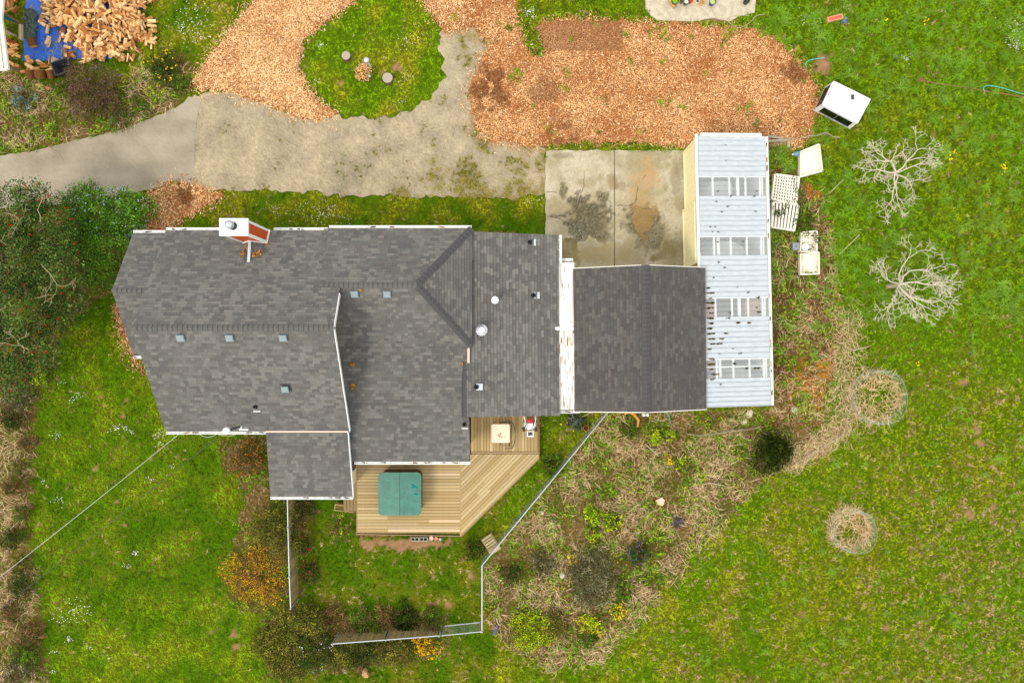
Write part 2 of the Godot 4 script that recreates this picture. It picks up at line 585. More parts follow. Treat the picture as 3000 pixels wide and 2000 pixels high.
func slabs() -> void:
	var dark := lin(84, 78, 54)
	var rust := lin(178, 138, 76)
	var pale := lin(196, 188, 168)
	var stains := [[1715, 640, 70, 60, dark, 0.95], [1690, 610, 45, 30, dark, 0.7], [1760, 660, 40, 50, dark, 0.7], [1870, 640, 55, 55, dark, 0.95], [1905, 690, 60, 60, dark, 0.8], [1650, 560, 12, 30, dark, 0.9], [1760, 575, 22, 18, dark, 0.9], [1635, 632, 30, 6, dark, 0.9], [1650, 740, 45, 40, lin(112, 96, 48), 0.8], [1880, 560, 40, 120, rust, 0.55], [1900, 480, 30, 50, rust, 0.4], [1970, 600, 22, 160, pale, 0.6], [1780, 745, 110, 30, lin(150, 132, 80), 0.7], [1960, 730, 45, 40, lin(120, 106, 60), 0.7], [1640, 457, 30, 8, dark, 0.5], [1795, 533, 16, 20, lin(130, 108, 70), 0.7], [1820, 545, 14, 14, lin(130, 108, 70), 0.6], [1980, 520, 14, 60, lin(128, 118, 96), 0.6]]
	var root := Node3D.new()
	put(root, self, "parking_pad")
	root.set_meta("kind", "structure")
	var crack := [[[1712, 500], [1710, 545], [1700, 575], [1690, 610], [1678, 622]], [[1600, 561], [1630, 563]], [[1870, 545], [1862, 590], [1850, 602], [1808, 602]], [[1880, 610], [1910, 612]], [[1600, 632], [1640, 640], [1690, 668], [1705, 700]], [[1880, 525], [1895, 512]]]
	for s in [[1598, 441, 1799.5, 800], [1801.5, 441, 2004, 800]]:
		var g := MB.new()
		var st := 0.06
		var a := P(s[0], s[1])
		var b := P(s[2], s[3])
		var nx := int((b.x - a.x) / st)
		var nz := int((b.z - a.z) / st)
		var y := 0.03
		for j in nz + 1:
			for k in nx + 1:
				var x := a.x + (b.x - a.x) * k / nx
				var z := a.z + (b.z - a.z) * j / nz
				if j == 0:
					z += n_mid.get_noise_1d(x * 3.0) * 0.09
				if k == 0 and s[0] < 1600:
					x += n_mid.get_noise_1d(z * 3.0 + 20.0) * 0.08
				g.v.append(Vector3(x, y, z))
				g.n.append(Vector3.UP)
				g.c.append(concrete_colour(x, z, stains))
		for j in nz:
			for k in nx:
				var e := j * (nx + 1) + k
				for q in [e, e + 1, e + nx + 1, e + 1, e + nx + 2, e + nx + 1]:
					g.i.append(q)
		g.col = lin(120, 110, 90)
		for j in nz:
			for k in [0, nx]:
				var p: Vector3 = g.v[j * (nx + 1) + k]
				var q: Vector3 = g.v[(j + 1) * (nx + 1) + k]
				g.quad(p, q, q - Vector3(0, 0.1, 0), p - Vector3(0, 0.1, 0))
		for k in nx:
			var p: Vector3 = g.v[k]
			var q: Vector3 = g.v[k + 1]
			g.quad(q, p, p - Vector3(0, 0.1, 0), q - Vector3(0, 0.1, 0))
		part("slab", g, M.concrete, root)
	var c := MB.new()
	c.col = lin(52, 46, 32)
	for l in crack:
		var prev = null
		for k in l.size() * 5 - 4:
			var q: Vector2 = Vector2(l[k / 5][0], l[k / 5][1]).lerp(Vector2(l[mini(k / 5 + 1, l.size() - 1)][0], l[mini(k / 5 + 1, l.size() - 1)][1]), (k % 5) / 5.0)
			var p := P(q.x, q.y, 0.034) + Vector3(rng.randf_range(-0.03, 0.03), 0, rng.randf_range(-0.03, 0.03))
			if prev != null:
				c.bar(prev, p, rng.randf_range(0.012, 0.028), 0.002)
			prev = p
	part("crack", c, M.dull, root)
	var t := MB.new()
	var top := []
	for q in [[1892, 25], [1908, 46], [1925, 58], [2030, 62], [2090, 52], [2140, 62], [2165, 47], [2212, 36], [2220, -60], [1890, -60]]:
		top.append(P(q[0], q[1], 0.05))
	t.col = lin(190, 180, 158)
	t.prism(top, Vector3(0, -0.12, 0))
	structure("concrete_slab", t, mat(lin(190, 180, 158), 0.85, M.stain_tex, Vector3.ONE * 0.45))


# ---------- shingled roofs ----------
const COURSE := 0.143
const WIDTHS := [0.16, 0.21, 0.26, 0.32, 0.40]


func shingle_plane(store: Array, corners: Array, along: Vector3, step := COURSE) -> void:
	var o: Vector3 = corners[0]
	var up: Vector3 = (corners[1] - corners[0]).cross(corners[2] - corners[0]).normalized()
	if up.y < 0:
		up = -up
	var a := (along - up * along.dot(up)).normalized()
	var w := up.cross(a)
	if w.y < 0:
		a = -a
		w = -w
	var poly := PackedVector2Array()
	var lo := Vector2(9e9, 9e9)
	var hi := -lo
	for p in corners:
		var q := Vector2((p - o).dot(a), (p - o).dot(w))
		poly.append(q)
		lo = lo.min(q)
		hi = hi.max(q)
	if Geometry2D.is_polygon_clockwise(poly):
		poly.reverse()
	var v := lo.y - 0.01
	var last := -1
	while v < hi.y:
		var u := lo.x - rng.randf() * 0.35
		while u < hi.x:
			var wd: float = WIDTHS[rng.randi() % 5]
			var wp: Vector3 = o + a * u + w * v
			var t := (rng.randi() % 8) if rng.randf() < 0.62 else clampi(int(2.6 + n_mid.get_noise_3dv(wp * 0.55) * 7.0), 0, 5)
			if t == last:
				t = rng.randi() % 8
			last = t
			var r := PackedVector2Array([Vector2(u, v), Vector2(u + wd, v), Vector2(u + wd, v + step), Vector2(u, v + step)])
			var inside := 0
			for q in r:
				if Geometry2D.is_point_in_polygon(q, poly):
					inside += 1
			if inside == 4:
				store.append([r, true, wd, o, a, w, up, t, step, rng.randf_range(0.0, 0.004)])
			else:
				for piece in Geometry2D.intersect_polygons(r, poly):
					if piece.size() >= 3:
						store.append([piece, false, v, o, a, w, up, t, step, 0.0])
			u += wd + 0.004
		v += step


func add_shingle(mb: MB, s: Array, local: bool) -> void:
	var v0: float = s[0][0].y if s[1] else s[2]
	var top := []
	var low := []
	var pts: PackedVector2Array = s[0]
	for q in pts:
		var h: float = 0.004 + 0.030 * (1.0 - (q.y - v0) / s[8]) + s[9]
		if local:
			top.append(Vector3(q.x - pts[0].x, h, -(q.y - v0)))
			low.append(Vector3(q.x - pts[0].x, -0.004, -(q.y - v0)))
		else:
			var b: Vector3 = s[3] + s[4] * q.x + s[5] * q.y
			top.append(b + s[6] * h)
			low.append(b - s[6] * 0.004)
	for k in range(1, top.size() - 1):
		if local:
			mb.tri(top[0], top[k], top[k + 1])
		else:
			var nn: Vector3 = (top[k] - top[0]).cross(top[k + 1] - top[0])
			if nn.dot(s[6]) > 0:
				mb.tri(top[0], top[k], top[k + 1])
			else:
				mb.tri(top[0], top[k + 1], top[k])
	for k in top.size():
		var q := (k + 1) % top.size()
		mb.quad(low[k], low[q], top[q], top[k])


func lay_shingles(store: Array, roof: Node, singles := 300) -> void:
	var full := []
	for k in store.size():
		if store[k][1] and store[k][2] > 0.39:
			full.append(k)
	var step := maxf(1.0, float(full.size()) / singles)
	var chosen := {}
	var f := 0.0
	while int(f) < full.size() and chosen.size() < singles:
		chosen[full[int(f)]] = true
		f += step
	var shared := {}
	var mb := MB.new()
	for k in store.size():
		var s: Array = store[k]
		if chosen.has(k):
			var key := str(s[8])
			if not shared.has(key):
				var one := MB.new()
				add_shingle(one, s, true)
				shared[key] = one.mesh()
			var p: Vector3 = s[3] + s[4] * s[0][0].x + s[5] * s[0][0].y
			part("shingle", shared[key], M.tones[s[7]], roof, Transform3D(Basis(s[4], s[6], s[4].cross(s[6])), p))
		else:
			mb.col = M.tone_cols[s[7]]
			add_shingle(mb, s, false)
	var o := part("shingles", mb, M.shingles, roof)
	o.set_meta("kind", "stuff")


func caps(roof: Node, a: Vector3, b: Vector3, d1: Vector3, d2: Vector3, wide := 0.15, tone := -1) -> void:   # d1, d2: down-slope directions on the two sides
	var x := (b - a).normalized()
	var n := int((b - a).length() / 0.2)
	var len_ := (b - a).length() / n
	var y := (-(d1 + d2)).normalized()
	y = (y - x * y.dot(x)).normalized()
	var z := x.cross(y)
	var bs := Basis(x, y, z)
	var mb := MB.new()
	var inv := bs.inverse()
	for d in [d1, d2]:
		var e: Vector3 = inv * d
		e.x = 0
		e = e.normalized() * wide
		var l := len_ * 1.12
		var p := [Vector3(0, 0.075, 0), Vector3(l, 0.035, 0), Vector3(l, 0.03, 0) + e, Vector3(0, 0.068, 0) + e]
		if (p[1] - p[0]).cross(p[2] - p[0]).y < 0:
			p.reverse()
		mb.quad(p[0], p[1], p[2], p[3])
		var dn := Vector3(0, -0.035, 0)
		for k in 4:
			var q := (k + 1) % 4
			mb.quad(p[k] + dn, p[q] + dn, p[q], p[k])
	var shape := mb.mesh()
	for k in n:
		part("ridge_cap", shape, M.cap_tone if tone < 0 else M.tones[tone], roof, Transform3D(bs, a + x * (len_ * k)))


func roof_deck(called: String, corners: Array, parent: Node, thick := 0.16) -> MeshInstance3D:
	var mb := MB.new()
	var top := []
	for p in corners:
		top.append(p - Vector3(0, 0.012, 0))
	mb.prism(top, Vector3(0, -thick, 0))
	return part(called, mb, M.under, parent)


func gutter(parent: Node, a: Vector3, b: Vector3, out: Vector3, n: int) -> void:
	var mb := MB.new()
	var d := Vector3(0, -0.05, 0)
	a += d
	b += d
	mb.bar(a + out * 0.135, b + out * 0.135, 0.022, 0.1)
	mb.bar(a + out * 0.035, b + out * 0.035, 0.012, 0.09)
	mb.bar(a + out * 0.085 + d, b + out * 0.085 + d, 0.1, 0.012)
	for p in [a, b]:
		mb.bar(p + out * 0.03 + d * 0.4, p + out * 0.145 + d * 0.4, 0.012, 0.085)
	var g := part("gutter", mb, M.white, parent)
	var s := MB.new()
	s.bar(Vector3.ZERO, out * 0.13, 0.03, 0.012)
	var sm := s.mesh()
	for k in n:
		part("bracket", sm, M.white, g, Transform3D(Basis.IDENTITY, a.lerp(b, (k + 0.5) / n) + Vector3(0, 0.055, 0)))
	var lit := MB.new()
	for k in int((b - a).length() * 5.0):
		if rng.randf() < 0.25:
			lit.col = [lin(120, 70, 30), lin(86, 60, 30), lin(150, 110, 60), lin(70, 70, 30)][rng.randi() % 4]
			lit.at(a.lerp(b, rng.randf()) + out * rng.randf_range(0.06, 0.1) - Vector3(0, 0.028, 0), Vector3(rng.randf_range(0.06, 0.3), 0.02, 0.04), atan2(-(b - a).z, (b - a).x) + rng.randf_range(-0.3, 0.3))
	if lit.v.size():
		part("leaf_litter", lit, M.dull, g).set_meta("kind", "stuff")


func box_vent(parent: Node, p: Vector3, slope: Vector3) -> void:   # slope: down-slope direction
	var y := Vector3.RIGHT.cross(slope).normalized()
	if y.y < 0:
		y = -y
	var bs := Basis(Vector3.RIGHT, y, Vector3.RIGHT.cross(y)).orthonormalized()
	var x := Transform3D(bs, p)
	var mb := MB.new()
	mb.box(x * Transform3D(Basis.IDENTITY, Vector3(0, 0.05, 0)), Vector3(0.25, 0.12, 0.22))
	var v := part("roof_vent", mb, M.darkgrey, parent)
	var h := MB.new()
	h.box(x * Transform3D(Basis.IDENTITY, Vector3(0, 0.135, 0.01)), Vector3(0.31, 0.05, 0.3))
	h.box(x * Transform3D(Basis.IDENTITY, Vector3(0, 0.166, 0.01)), Vector3(0.26, 0.015, 0.25))
	part("hood", h, M.ventgrey, v)
	var f := MB.new()
	f.box(x * Transform3D(Basis.IDENTITY, Vector3(0, 0.014, 0)), Vector3(0.46, 0.02, 0.42))
	part("flashing", f, M.darkgrey, v)


func pipe_vent(parent: Node, p: Vector3, flash: Vector3, tall := 0.28) -> void:
	var mb := MB.new()
	mb.lathe(Transform3D(Basis.IDENTITY, p), [[0.13, 0.0], [0.1, 0.05], [0.075, 0.1], [0.065, tall], [0.045, tall], [0.04, tall - 0.1], [0.0, tall - 0.12]], 14)
	var v := part("vent_pipe", mb, M.black, parent)
	var f := MB.new()
	f.at(p + flash + Vector3(0, 0.02, 0), Vector3(0.3, 0.012, 0.3))
	part("flashing", f, M.galv, v)


func make_house() -> void:
	M.fascia = mat(lin(228, 226, 214), 0.6)
	M.under = mat(lin(70, 68, 66), 0.8)
	M.ventgrey = mat(lin(128, 142, 146), 0.5, M.soft_tex, Vector3.ONE)
	var house := thing("house", "low rambling house with grey shingled roofs and white gutters in mid picture", "house", Vector3.ZERO)
	# heights worked out from how far ridges lean outwards of eaves
	var xw := -15.40
	var xe := -7.23
	var rz := -0.553
	var A := {
		nw = Vector3(xw, 3.0, -4.915), ne = Vector3(xe, 3.0, -4.915), rw = Vector3(xw, 5.7, rz), re = Vector3(xe, 5.7, rz), sw = Vector3(xw, 3.0, 3.975), se = Vector3(xe, 3.0, 3.975)}
	var wing := {
		nw = Vector3(-16.87, 2.97, -4.80), ne = Vector3(-15.0, 2.97, -4.80), rw = Vector3(-16.87, 4.56, -2.15), re = Vector3(-15.0, 4.56, -2.15), sw = Vector3(-16.87, 2.95, 0.62), se = Vector3(-15.0, 2.95, 0.62)}
	var mid := {
		nw = Vector3(-8.12, 3.06, -5.0), ne = Vector3(-1.80, 3.06, -5.0), rw = Vector3(-8.12, 4.66, -2.37), re = Vector3(-4.0, 4.66, -2.37), se = Vector3(-1.79, 3.10, 0.2), sw = Vector3(-8.12, 3.10, 0.2)}
	var ext := {
		nw = Vector3(-8.0, 3.08, 0.2), ne = Vector3(-1.97, 3.08, 0.2), se = Vector3(-1.90, 2.42, 5.42), sw = Vector3(-8.0, 2.42, 5.42)}
	var cc := {
		nw = Vector3(-2.14, 2.97, -4.90), sw = Vector3(-2.14, 2.97, 3.36), se = Vector3(2.16, 2.42, 3.36), ne = Vector3(2.10, 2.42, -4.82)}
	var porch := {
		nw = Vector3(-10.92, 3.04, 4.0), ne = Vector3(-7.30, 3.04, 4.0), se = Vector3(-7.21, 2.45, 7.0), sw = Vector3(-10.94, 2.45, 7.0)}
	var ex := Vector3.RIGHT
	var ez := Vector3.BACK
	# walls
	var wl := MB.new()
	var gable := func(x0: float, x1: float, z0: float, z1: float, zr: float, eave: float, ridge: float) -> void:
		for x in [x0, x1]:
			var p := [Vector3(x, 0, z0), Vector3(x, 0, z1), Vector3(x, eave, z1), Vector3(x, ridge, zr), Vector3(x, eave, z0)]
			for k in range(1, 4):
				if x == x0:
					wl.tri(p[0], p[k], p[k + 1])
				else:
					wl.tri(p[0], p[k + 1], p[k])
		wl.quad(Vector3(x0, 0, z1), Vector3(x1, 0, z1), Vector3(x1, eave, z1), Vector3(x0, eave, z1))
		wl.quad(Vector3(x1, 0, z0), Vector3(x0, 0, z0), Vector3(x0, eave, z0), Vector3(x1, eave, z0))
	gable.call(-15.05, -7.78, -4.45, 3.5, rz, 2.85, 5.35)
	gable.call(-16.5, -15.05, -4.4, 0.2, -2.15, 2.9, 4.25)
	wl.at(Vector3(-4.95, 1.15, 0.2), Vector3(5.7, 2.3, 9.6))
	wl.at(Vector3(-4.95, 2.6, -2.4), Vector3(5.6, 0.7, 4.3))
	wl.at(Vector3(-0.1, 1.12, -0.7), Vector3(3.9, 2.24, 7.6))
	wl.at(Vector3(-9.1, 1.15, 5.2), Vector3(3.2, 2.3, 3.1))
	part("wall", wl, M.cream, house)
	var store := []
	var roof := Node3D.new()
	put(roof, house, "roof")
	for q in [[A.nw, A.ne, A.re, A.rw], [A.sw, A.se, A.re, A.rw]]:
		shingle_plane(store, q, ex)
		roof_deck("deck", q, roof)
	for q in [[wing.nw, wing.ne, wing.re, wing.rw], [wing.sw, wing.se, wing.re, wing.rw]]:
		shingle_plane(store, q, ex)
		roof_deck("deck", q, roof)
	for q in [[mid.nw, mid.ne, mid.re, mid.rw], [mid.sw, mid.se, mid.re, mid.rw]]:
		shingle_plane(store, q, ex)
		roof_deck("deck", q, roof)
	shingle_plane(store, [mid.ne, mid.se, mid.re], ez)
	roof_deck("deck", [mid.ne, mid.se, mid.re], roof)
	for q in [[ext.sw, ext.se, ext.ne, ext.nw], [porch.sw, porch.se, porch.ne, porch.nw]]:
		shingle_plane(store, q, ex)
		roof_deck("deck", q, roof)
	shingle_plane(store, [cc.se, cc.ne, cc.nw, cc.sw], (cc.ne - cc.se))
	roof_deck("deck", [cc.se, cc.ne, cc.nw, cc.sw], roof)
	# saddle behind the chimney
	var cr := Vector3(-11.30, 3.92, -4.37)
	var ce := Vector3(-11.36, 3.92, -3.42)
	var c1 := Vector3(-11.80, 3.36, -4.37)
	var c2 := Vector3(-10.78, 3.36, -4.37)
	shingle_plane(store, [c1, ce, cr], Vector3(0.42, 0, 0.9))
	shingle_plane(store, [c2, ce, cr], Vector3(-0.55, 0, 0.9))
	lay_shingles(store, roof)
	var nslope := Vector3(0, -0.52, -0.85)
	var sslope := Vector3(0, -0.52, 0.85)
	caps(roof, A.re, A.rw, nslope, sslope, 0.15, 1)
	caps(roof, wing.re, wing.rw, nslope, sslope, 0.12, 1)
	caps(roof, mid.re, mid.rw, nslope, sslope, 0.15, 1)
	var es := Vector3(0.8, -0.57, 0)
	var hn: Vector3 = (mid.re - mid.ne).normalized()
	var hs: Vector3 = (mid.re - mid.se).normalized()
	caps(roof, mid.ne, mid.re, (nslope - hn * nslope.dot(hn)).normalized(), (es - hn * es.dot(hn)).normalized(), 0.17)
	caps(roof, mid.se, mid.re, (sslope - hs * sslope.dot(hs)).normalized(), (es - hs * es.dot(hs)).normalized(), 0.17)
	caps(roof, cc.sw, Vector3(-2.14, 2.97, 0.85), Vector3(-0.6, -0.8, 0), Vector3(0.99, -0.12, 0), 0.13)
	var sad := MB.new()
	sad.bar(cr + Vector3(0, 0.02, -0.0), ce + Vector3(0, 0.02, 0.06), 0.12, 0.03)
	part("ridge_flashing", sad, M.galv, roof)
	# flashing and trim lines
	var fl := MB.new()
	fl.bar(Vector3(-10.92, 3.055, 4.0), Vector3(-7.28, 3.055, 4.0), 0.07, 0.03)
	fl.bar(Vector3(-1.93, 3.06, 0.25), Vector3(-1.93, 3.06, 0.95), 0.1, 0.04)
	part("flashing", fl, mat(lin(198, 178, 164), 0.6), roof)
	var fl2 := MB.new()
	fl2.bar(Vector3(-8.0, 4.62, -1.86), Vector3(-7.3, 4.62, -1.86), 0.08, 0.03)
	part("flashing", fl2, mat(lin(150, 136, 116), 0.6), roof)
	# rake boards, each its own strip
	for r in [[A.re, A.se], [Vector3(xe, 4.82, -1.98), A.re], [porch.ne, porch.se]]:
		var rk := MB.new()
		var lift: Vector3 = Vector3(0.012 * signf(r[0].x + 9.0), -0.07, 0)
		rk.bar(r[0] + lift, r[1] + lift, 0.03, 0.17)
		part("rake_board", rk, M.white, roof)
	# gutters
	var nn := Vector3(0, 0, -1)
	var ss := Vector3(0, 0, 1)
	gutter(roof, wing.nw, Vector3(-15.45, 2.97, -4.80), nn, 2)
	gutter(roof, A.nw, Vector3(-11.95, 3.0, -4.915), nn, 3)
	gutter(roof, Vector3(-10.6, 3.0, -4.915), Vector3(-8.2, 3.0, -4.915), nn, 3)
	gutter(roof, mid.nw, mid.ne, nn, 6)
	gutter(roof, A.sw, Vector3(-10.96, 3.0, 3.975), ss, 4)
	gutter(roof, wing.sw, Vector3(-16.3, 2.95, 0.62), ss, 1)
	gutter(roof, porch.sw, porch.se, ss, 4)
	gutter(roof, Vector3(-7.15, 2.42, 5.42), ext.se, ss, 5)
	gutter(roof, cc.ne, Vector3(2.12, 2.42, -3.5), Vector3.RIGHT, 3)
	# moss and leaf drifts lying on the shingles
	var mo := MB.new()
	for d in [[Vector3(-11.62, 3.62, -4.05), 0.1, 0.35], [Vector3(-11.62, 3.9, -3.75), 0.1, 0.3], [Vector3(-11.0, 3.85, -3.8), 0.35, 0.3], [Vector3(-10.72, 3.42, -4.25), 0.1, 0.1], [Vector3(-7.38, 4.66, -1.9), 0.3, 0.08], [Vector3(-7.05, 3.1, 1.0), 0.2, 0.25], [Vector3(-7.05, 3.0, 2.0), 0.15, 0.3], [Vector3(-2.25, 3.06, 1.0), 0.1, 0.1], [Vector3(-7.7, 4.6, -2.16), 0.1, 0.08], [Vector3(-6.35, 4.6, -2.16), 0.1, 0.06]]:
		for k in int(26 * (d[1] + d[2]) + 6):
			mo.col = [lin(178, 112, 30), lin(150, 92, 28), lin(190, 130, 40), lin(110, 90, 30)][rng.randi() % 4]
			var q: Vector3 = d[0] + Vector3(rng.randf_range(-1, 1) * d[1] * 0.5, 0.035, rng.randf_range(-1, 1) * d[2] * 0.5)
			q.y += (q.z - d[0].z) * (0.6 if d[0].z < -0.6 and d[0].y < 4.5 else -0.13)
			mo.at(q, Vector3(rng.randf_range(0.03, 0.09), 0.03, rng.randf_range(0.02, 0.06)), rng.randf() * TAU)
	part("leaf_litter", mo, M.dull, roof).set_meta("kind", "stuff")
	# roof vents
	for q in [[533, 985], [676, 985], [832, 985]]:
		box_vent(roof, P(q[0], q[1], 5.42) + Vector3(0, 0.05, 0), Vector3(0, -0.51, 0.86))
	box_vent(roof, P(836, 1135, 4.25) + Vector3(0, -0.02, 0), Vector3(0, -0.51, 0.86))
	for q in [[1040, 857], [1135, 857]]:
		box_vent(roof, P(q[0], q[1], 4.42) + Vector3(0, 0.01, 0), Vector3(0, -0.51, 0.86))
	pipe_vent(roof, P(751, 1190, 3.62), Vector3(0, -0.06, 0.1))
	for q in [[1552, 710, 2.56], [1563, 865, 2.55], [1396, 1133, 2.93]]:
		pipe_vent(roof, P(q[0], q[1], q[2]), Vector3(0.13, 0, 0))
	pipe_vent(roof, P(1361, 1242, 2.60), Vector3(0, 0, 0.13))
	var wv := MB.new()
	var wp := P(1451, 881, 2.73)
	wv.lathe(Transform3D(Basis.IDENTITY, wp), [[0.2, 0.0], [0.17, 0.04], [0.11, 0.1], [0.1, 0.55], [0.17, 0.56], [0.17, 0.62], [0.12, 0.68], [0.0, 0.7]], 18)
	var wo := part("flue_vent", wv, M.white, roof)
	var wf := MB.new()
	wf.at(wp + Vector3(0.16, 0.0, 0.02), Vector3(0.4, 0.016, 0.42))
	part("flashing", wf, M.galv, wo)
	# turbine ventilator with curved fins
	var tp := P(1412, 967, 2.86)
	var tb := MB.new()
	tb.lathe(Transform3D(Basis.IDENTITY, tp), [[0.26, -0.02], [0.18, 0.05], [0.17, 0.2]], 18)
	var to := part("turbine_vent", tb, M.galv, roof)
	var fin := MB.new()
	for k in 18:
		var t := TAU * k / 18
		var prev = null
		for j in 6:
			var f := j / 5.0
			var r := 0.06 + 0.2 * sin(PI * (0.12 + 0.8 * f))
			var ang := t + f * 0.9
			var c := Vector3(cos(ang) * r, 0.2 + 0.3 * f, sin(ang) * r) + tp
			var e := Vector3(cos(ang + 0.24) * (r + 0.02), 0.2 + 0.3 * f + 0.015, sin(ang + 0.24) * (r + 0.02)) + tp
			if prev != null:
				fin.quad(prev[0], prev[1], e, c)
			prev = [c, e]
	fin.lathe(Transform3D(Basis.IDENTITY, tp), [[0.14, 0.5], [0.1, 0.53], [0.0, 0.54]], 14)
	var shiny := mat(lin(215, 215, 218), 0.25)
	shiny.metallic = 0.8
	shiny.cull_mode = BaseMaterial3D.CULL_DISABLED
	part("turbine_fins", fin, shiny, to)
	# chimney
	var ch := Node3D.new()
	put(ch, house, "chimney")
	var cx0 := -11.78
	var cx1 := -10.78
	var cz0 := -4.93
	var cz1 := -4.34
	var body := MB.new()
	body.at(Vector3((cx0 + cx1) / 2, 2.8, (cz0 + cz1) / 2), Vector3(cx1 - cx0, 5.6, cz1 - cz0))
	part("chase", body, M.orange, ch)
	for c in [[cx0, cz0], [cx1, cz0], [cx0, cz1], [cx1, cz1]]:
		var t := MB.new()
		t.at(Vector3(c[0] - signf(c[0] + 11.28) * 0.03, 2.8, c[1] - signf(c[1] + 4.63) * 0.03), Vector3(0.1, 5.59, 0.1))
		part("corner_trim", t, M.white, ch)
	for q in [[Vector3(cx0, 3.40, cz1 + 0.02), Vector3(-11.3, 3.97, cz1 + 0.02)], [Vector3(-11.3, 3.97, cz1 + 0.02), Vector3(cx1, 3.40, cz1 + 0.02)], [Vector3(cx1 + 0.02, 3.42, cz1), Vector3(cx1 + 0.02, 3.06, cz0)], [Vector3(cx0 - 0.02, 3.42, cz1), Vector3(cx0 - 0.02, 3.06, cz0)]]:
		var t := MB.new()
		t.bar(q[0], q[1], 0.05, 0.1)
		part("base_trim", t, M.white, ch)
	var cp := MB.new()
	var l := [Vector3(-11.87, 5.6, -4.28), Vector3(-10.70, 5.6, -4.28), Vector3(-10.70, 5.6, -4.99), Vector3(-11.87, 5.6, -4.99)]
	var ring := []
	for p in l:
		ring.append(p + Vector3(0, 0.1, 0))
	cp.hexa(l + ring)
	var apex := Vector3(-11.28, 5.76, -4.63)
	for k in 4:
		cp.tri(ring[k] + Vector3(0, 0.001, 0), ring[(k + 1) % 4] + Vector3(0, 0.001, 0), apex)
	part("cap", cp, M.white, ch)
	var fp := P(682, 662, 5.74)
	var fu := MB.new()
	fu.lathe(Transform3D(Basis.IDENTITY, fp), [[0.17, -0.03], [0.17, 0.05], [0.12, 0.06], [0.1, 0.3]], 18)
	var fo := part("flue", fu, M.darkgrey, ch)
	var fc := MB.new()
	fc.lathe(Transform3D(Basis.IDENTITY, fp), [[0.1, 0.3], [0.17, 0.32], [0.18, 0.38], [0.16, 0.46], [0.08, 0.52], [0.0, 0.53]], 18)
	part("flue_cap", fc, M.galv, fo)
	# service mast
	var sp := P(704, 1249, 3.05)
	var ma := MB.new()
	ma.tube([sp - Vector3(0, 0.3, 0), sp + Vector3(0, 1.45, 0)], [0.045, 0.045], 10)
	var mo2 := part("service_mast", ma, M.darkgrey, house)
	var mh := MB.new()
	mh.lathe(Transform3D(Basis.IDENTITY, sp + Vector3(0, 1.42, 0)), [[0.06, 0.0], [0.15, 0.03], [0.16, 0.1], [0.1, 0.18], [0.0, 0.2]], 16)
	part("weatherhead", mh, M.white, mo2)
	var mf := MB.new()
	mf.at(sp + Vector3(0.15, 0.01, 0.1), Vector3(0.4, 0.02, 0.14))
	mf.lathe(Transform3D(Basis.IDENTITY, sp), [[0.15, -0.02], [0.12, 0.05], [0.07, 0.16]], 14)
	part("flashing", mf, M.white, mo2)
	# a window and door on the porch wing's east wall, above the deck
	var wf2 := MB.new()
	wf2.at(Vector3(-7.47, 1.45, 5.75), Vector3(0.06, 1.3, 0.7))
	var win := part("window", wf2, M.white, house)
	var wg := MB.new()
	wg.at(Vector3(-7.43, 1.45, 5.75), Vector3(0.02, 1.14, 0.56))
	part("pane", wg, M.glass, win)
	var pd := MB.new()
	pd.at(Vector3(-5.0, 1.35, 5.03), Vector3(1.8, 2.0, 0.06))
	var door := part("door", pd, M.white, house)
	var dg := MB.new()
	dg.at(Vector3(-5.45, 1.4, 5.07), Vector3(0.72, 1.7, 0.02))
	dg.at(Vector3(-4.55, 1.4, 5.07), Vector3(0.72, 1.7, 0.02))
	part("pane", dg, M.glass, door)
	for q in [[Vector3(-16.55, 1.5, -2.2), Vector3(0.06, 1.1, 1.4)], [Vector3(-13.0, 1.5, 3.53), Vector3(1.4, 1.1, 0.06)]]:
		var w1 := MB.new()
		w1.at(q[0], q[1])
		var w2 := part("window", w1, M.white, house)
		var w3 := MB.new()
		w3.at(q[0] + Vector3(-0.03 if q[1].x < 0.1 else 0.0, 0, 0.03 if q[1].z < 0.1 else 0.0), q[1] - Vector3(0.0 if q[1].x < 0.1 else 0.16, 0.16, 0.0 if q[1].z < 0.1 else 0.16))
		part("pane", w3, M.glass, w2)


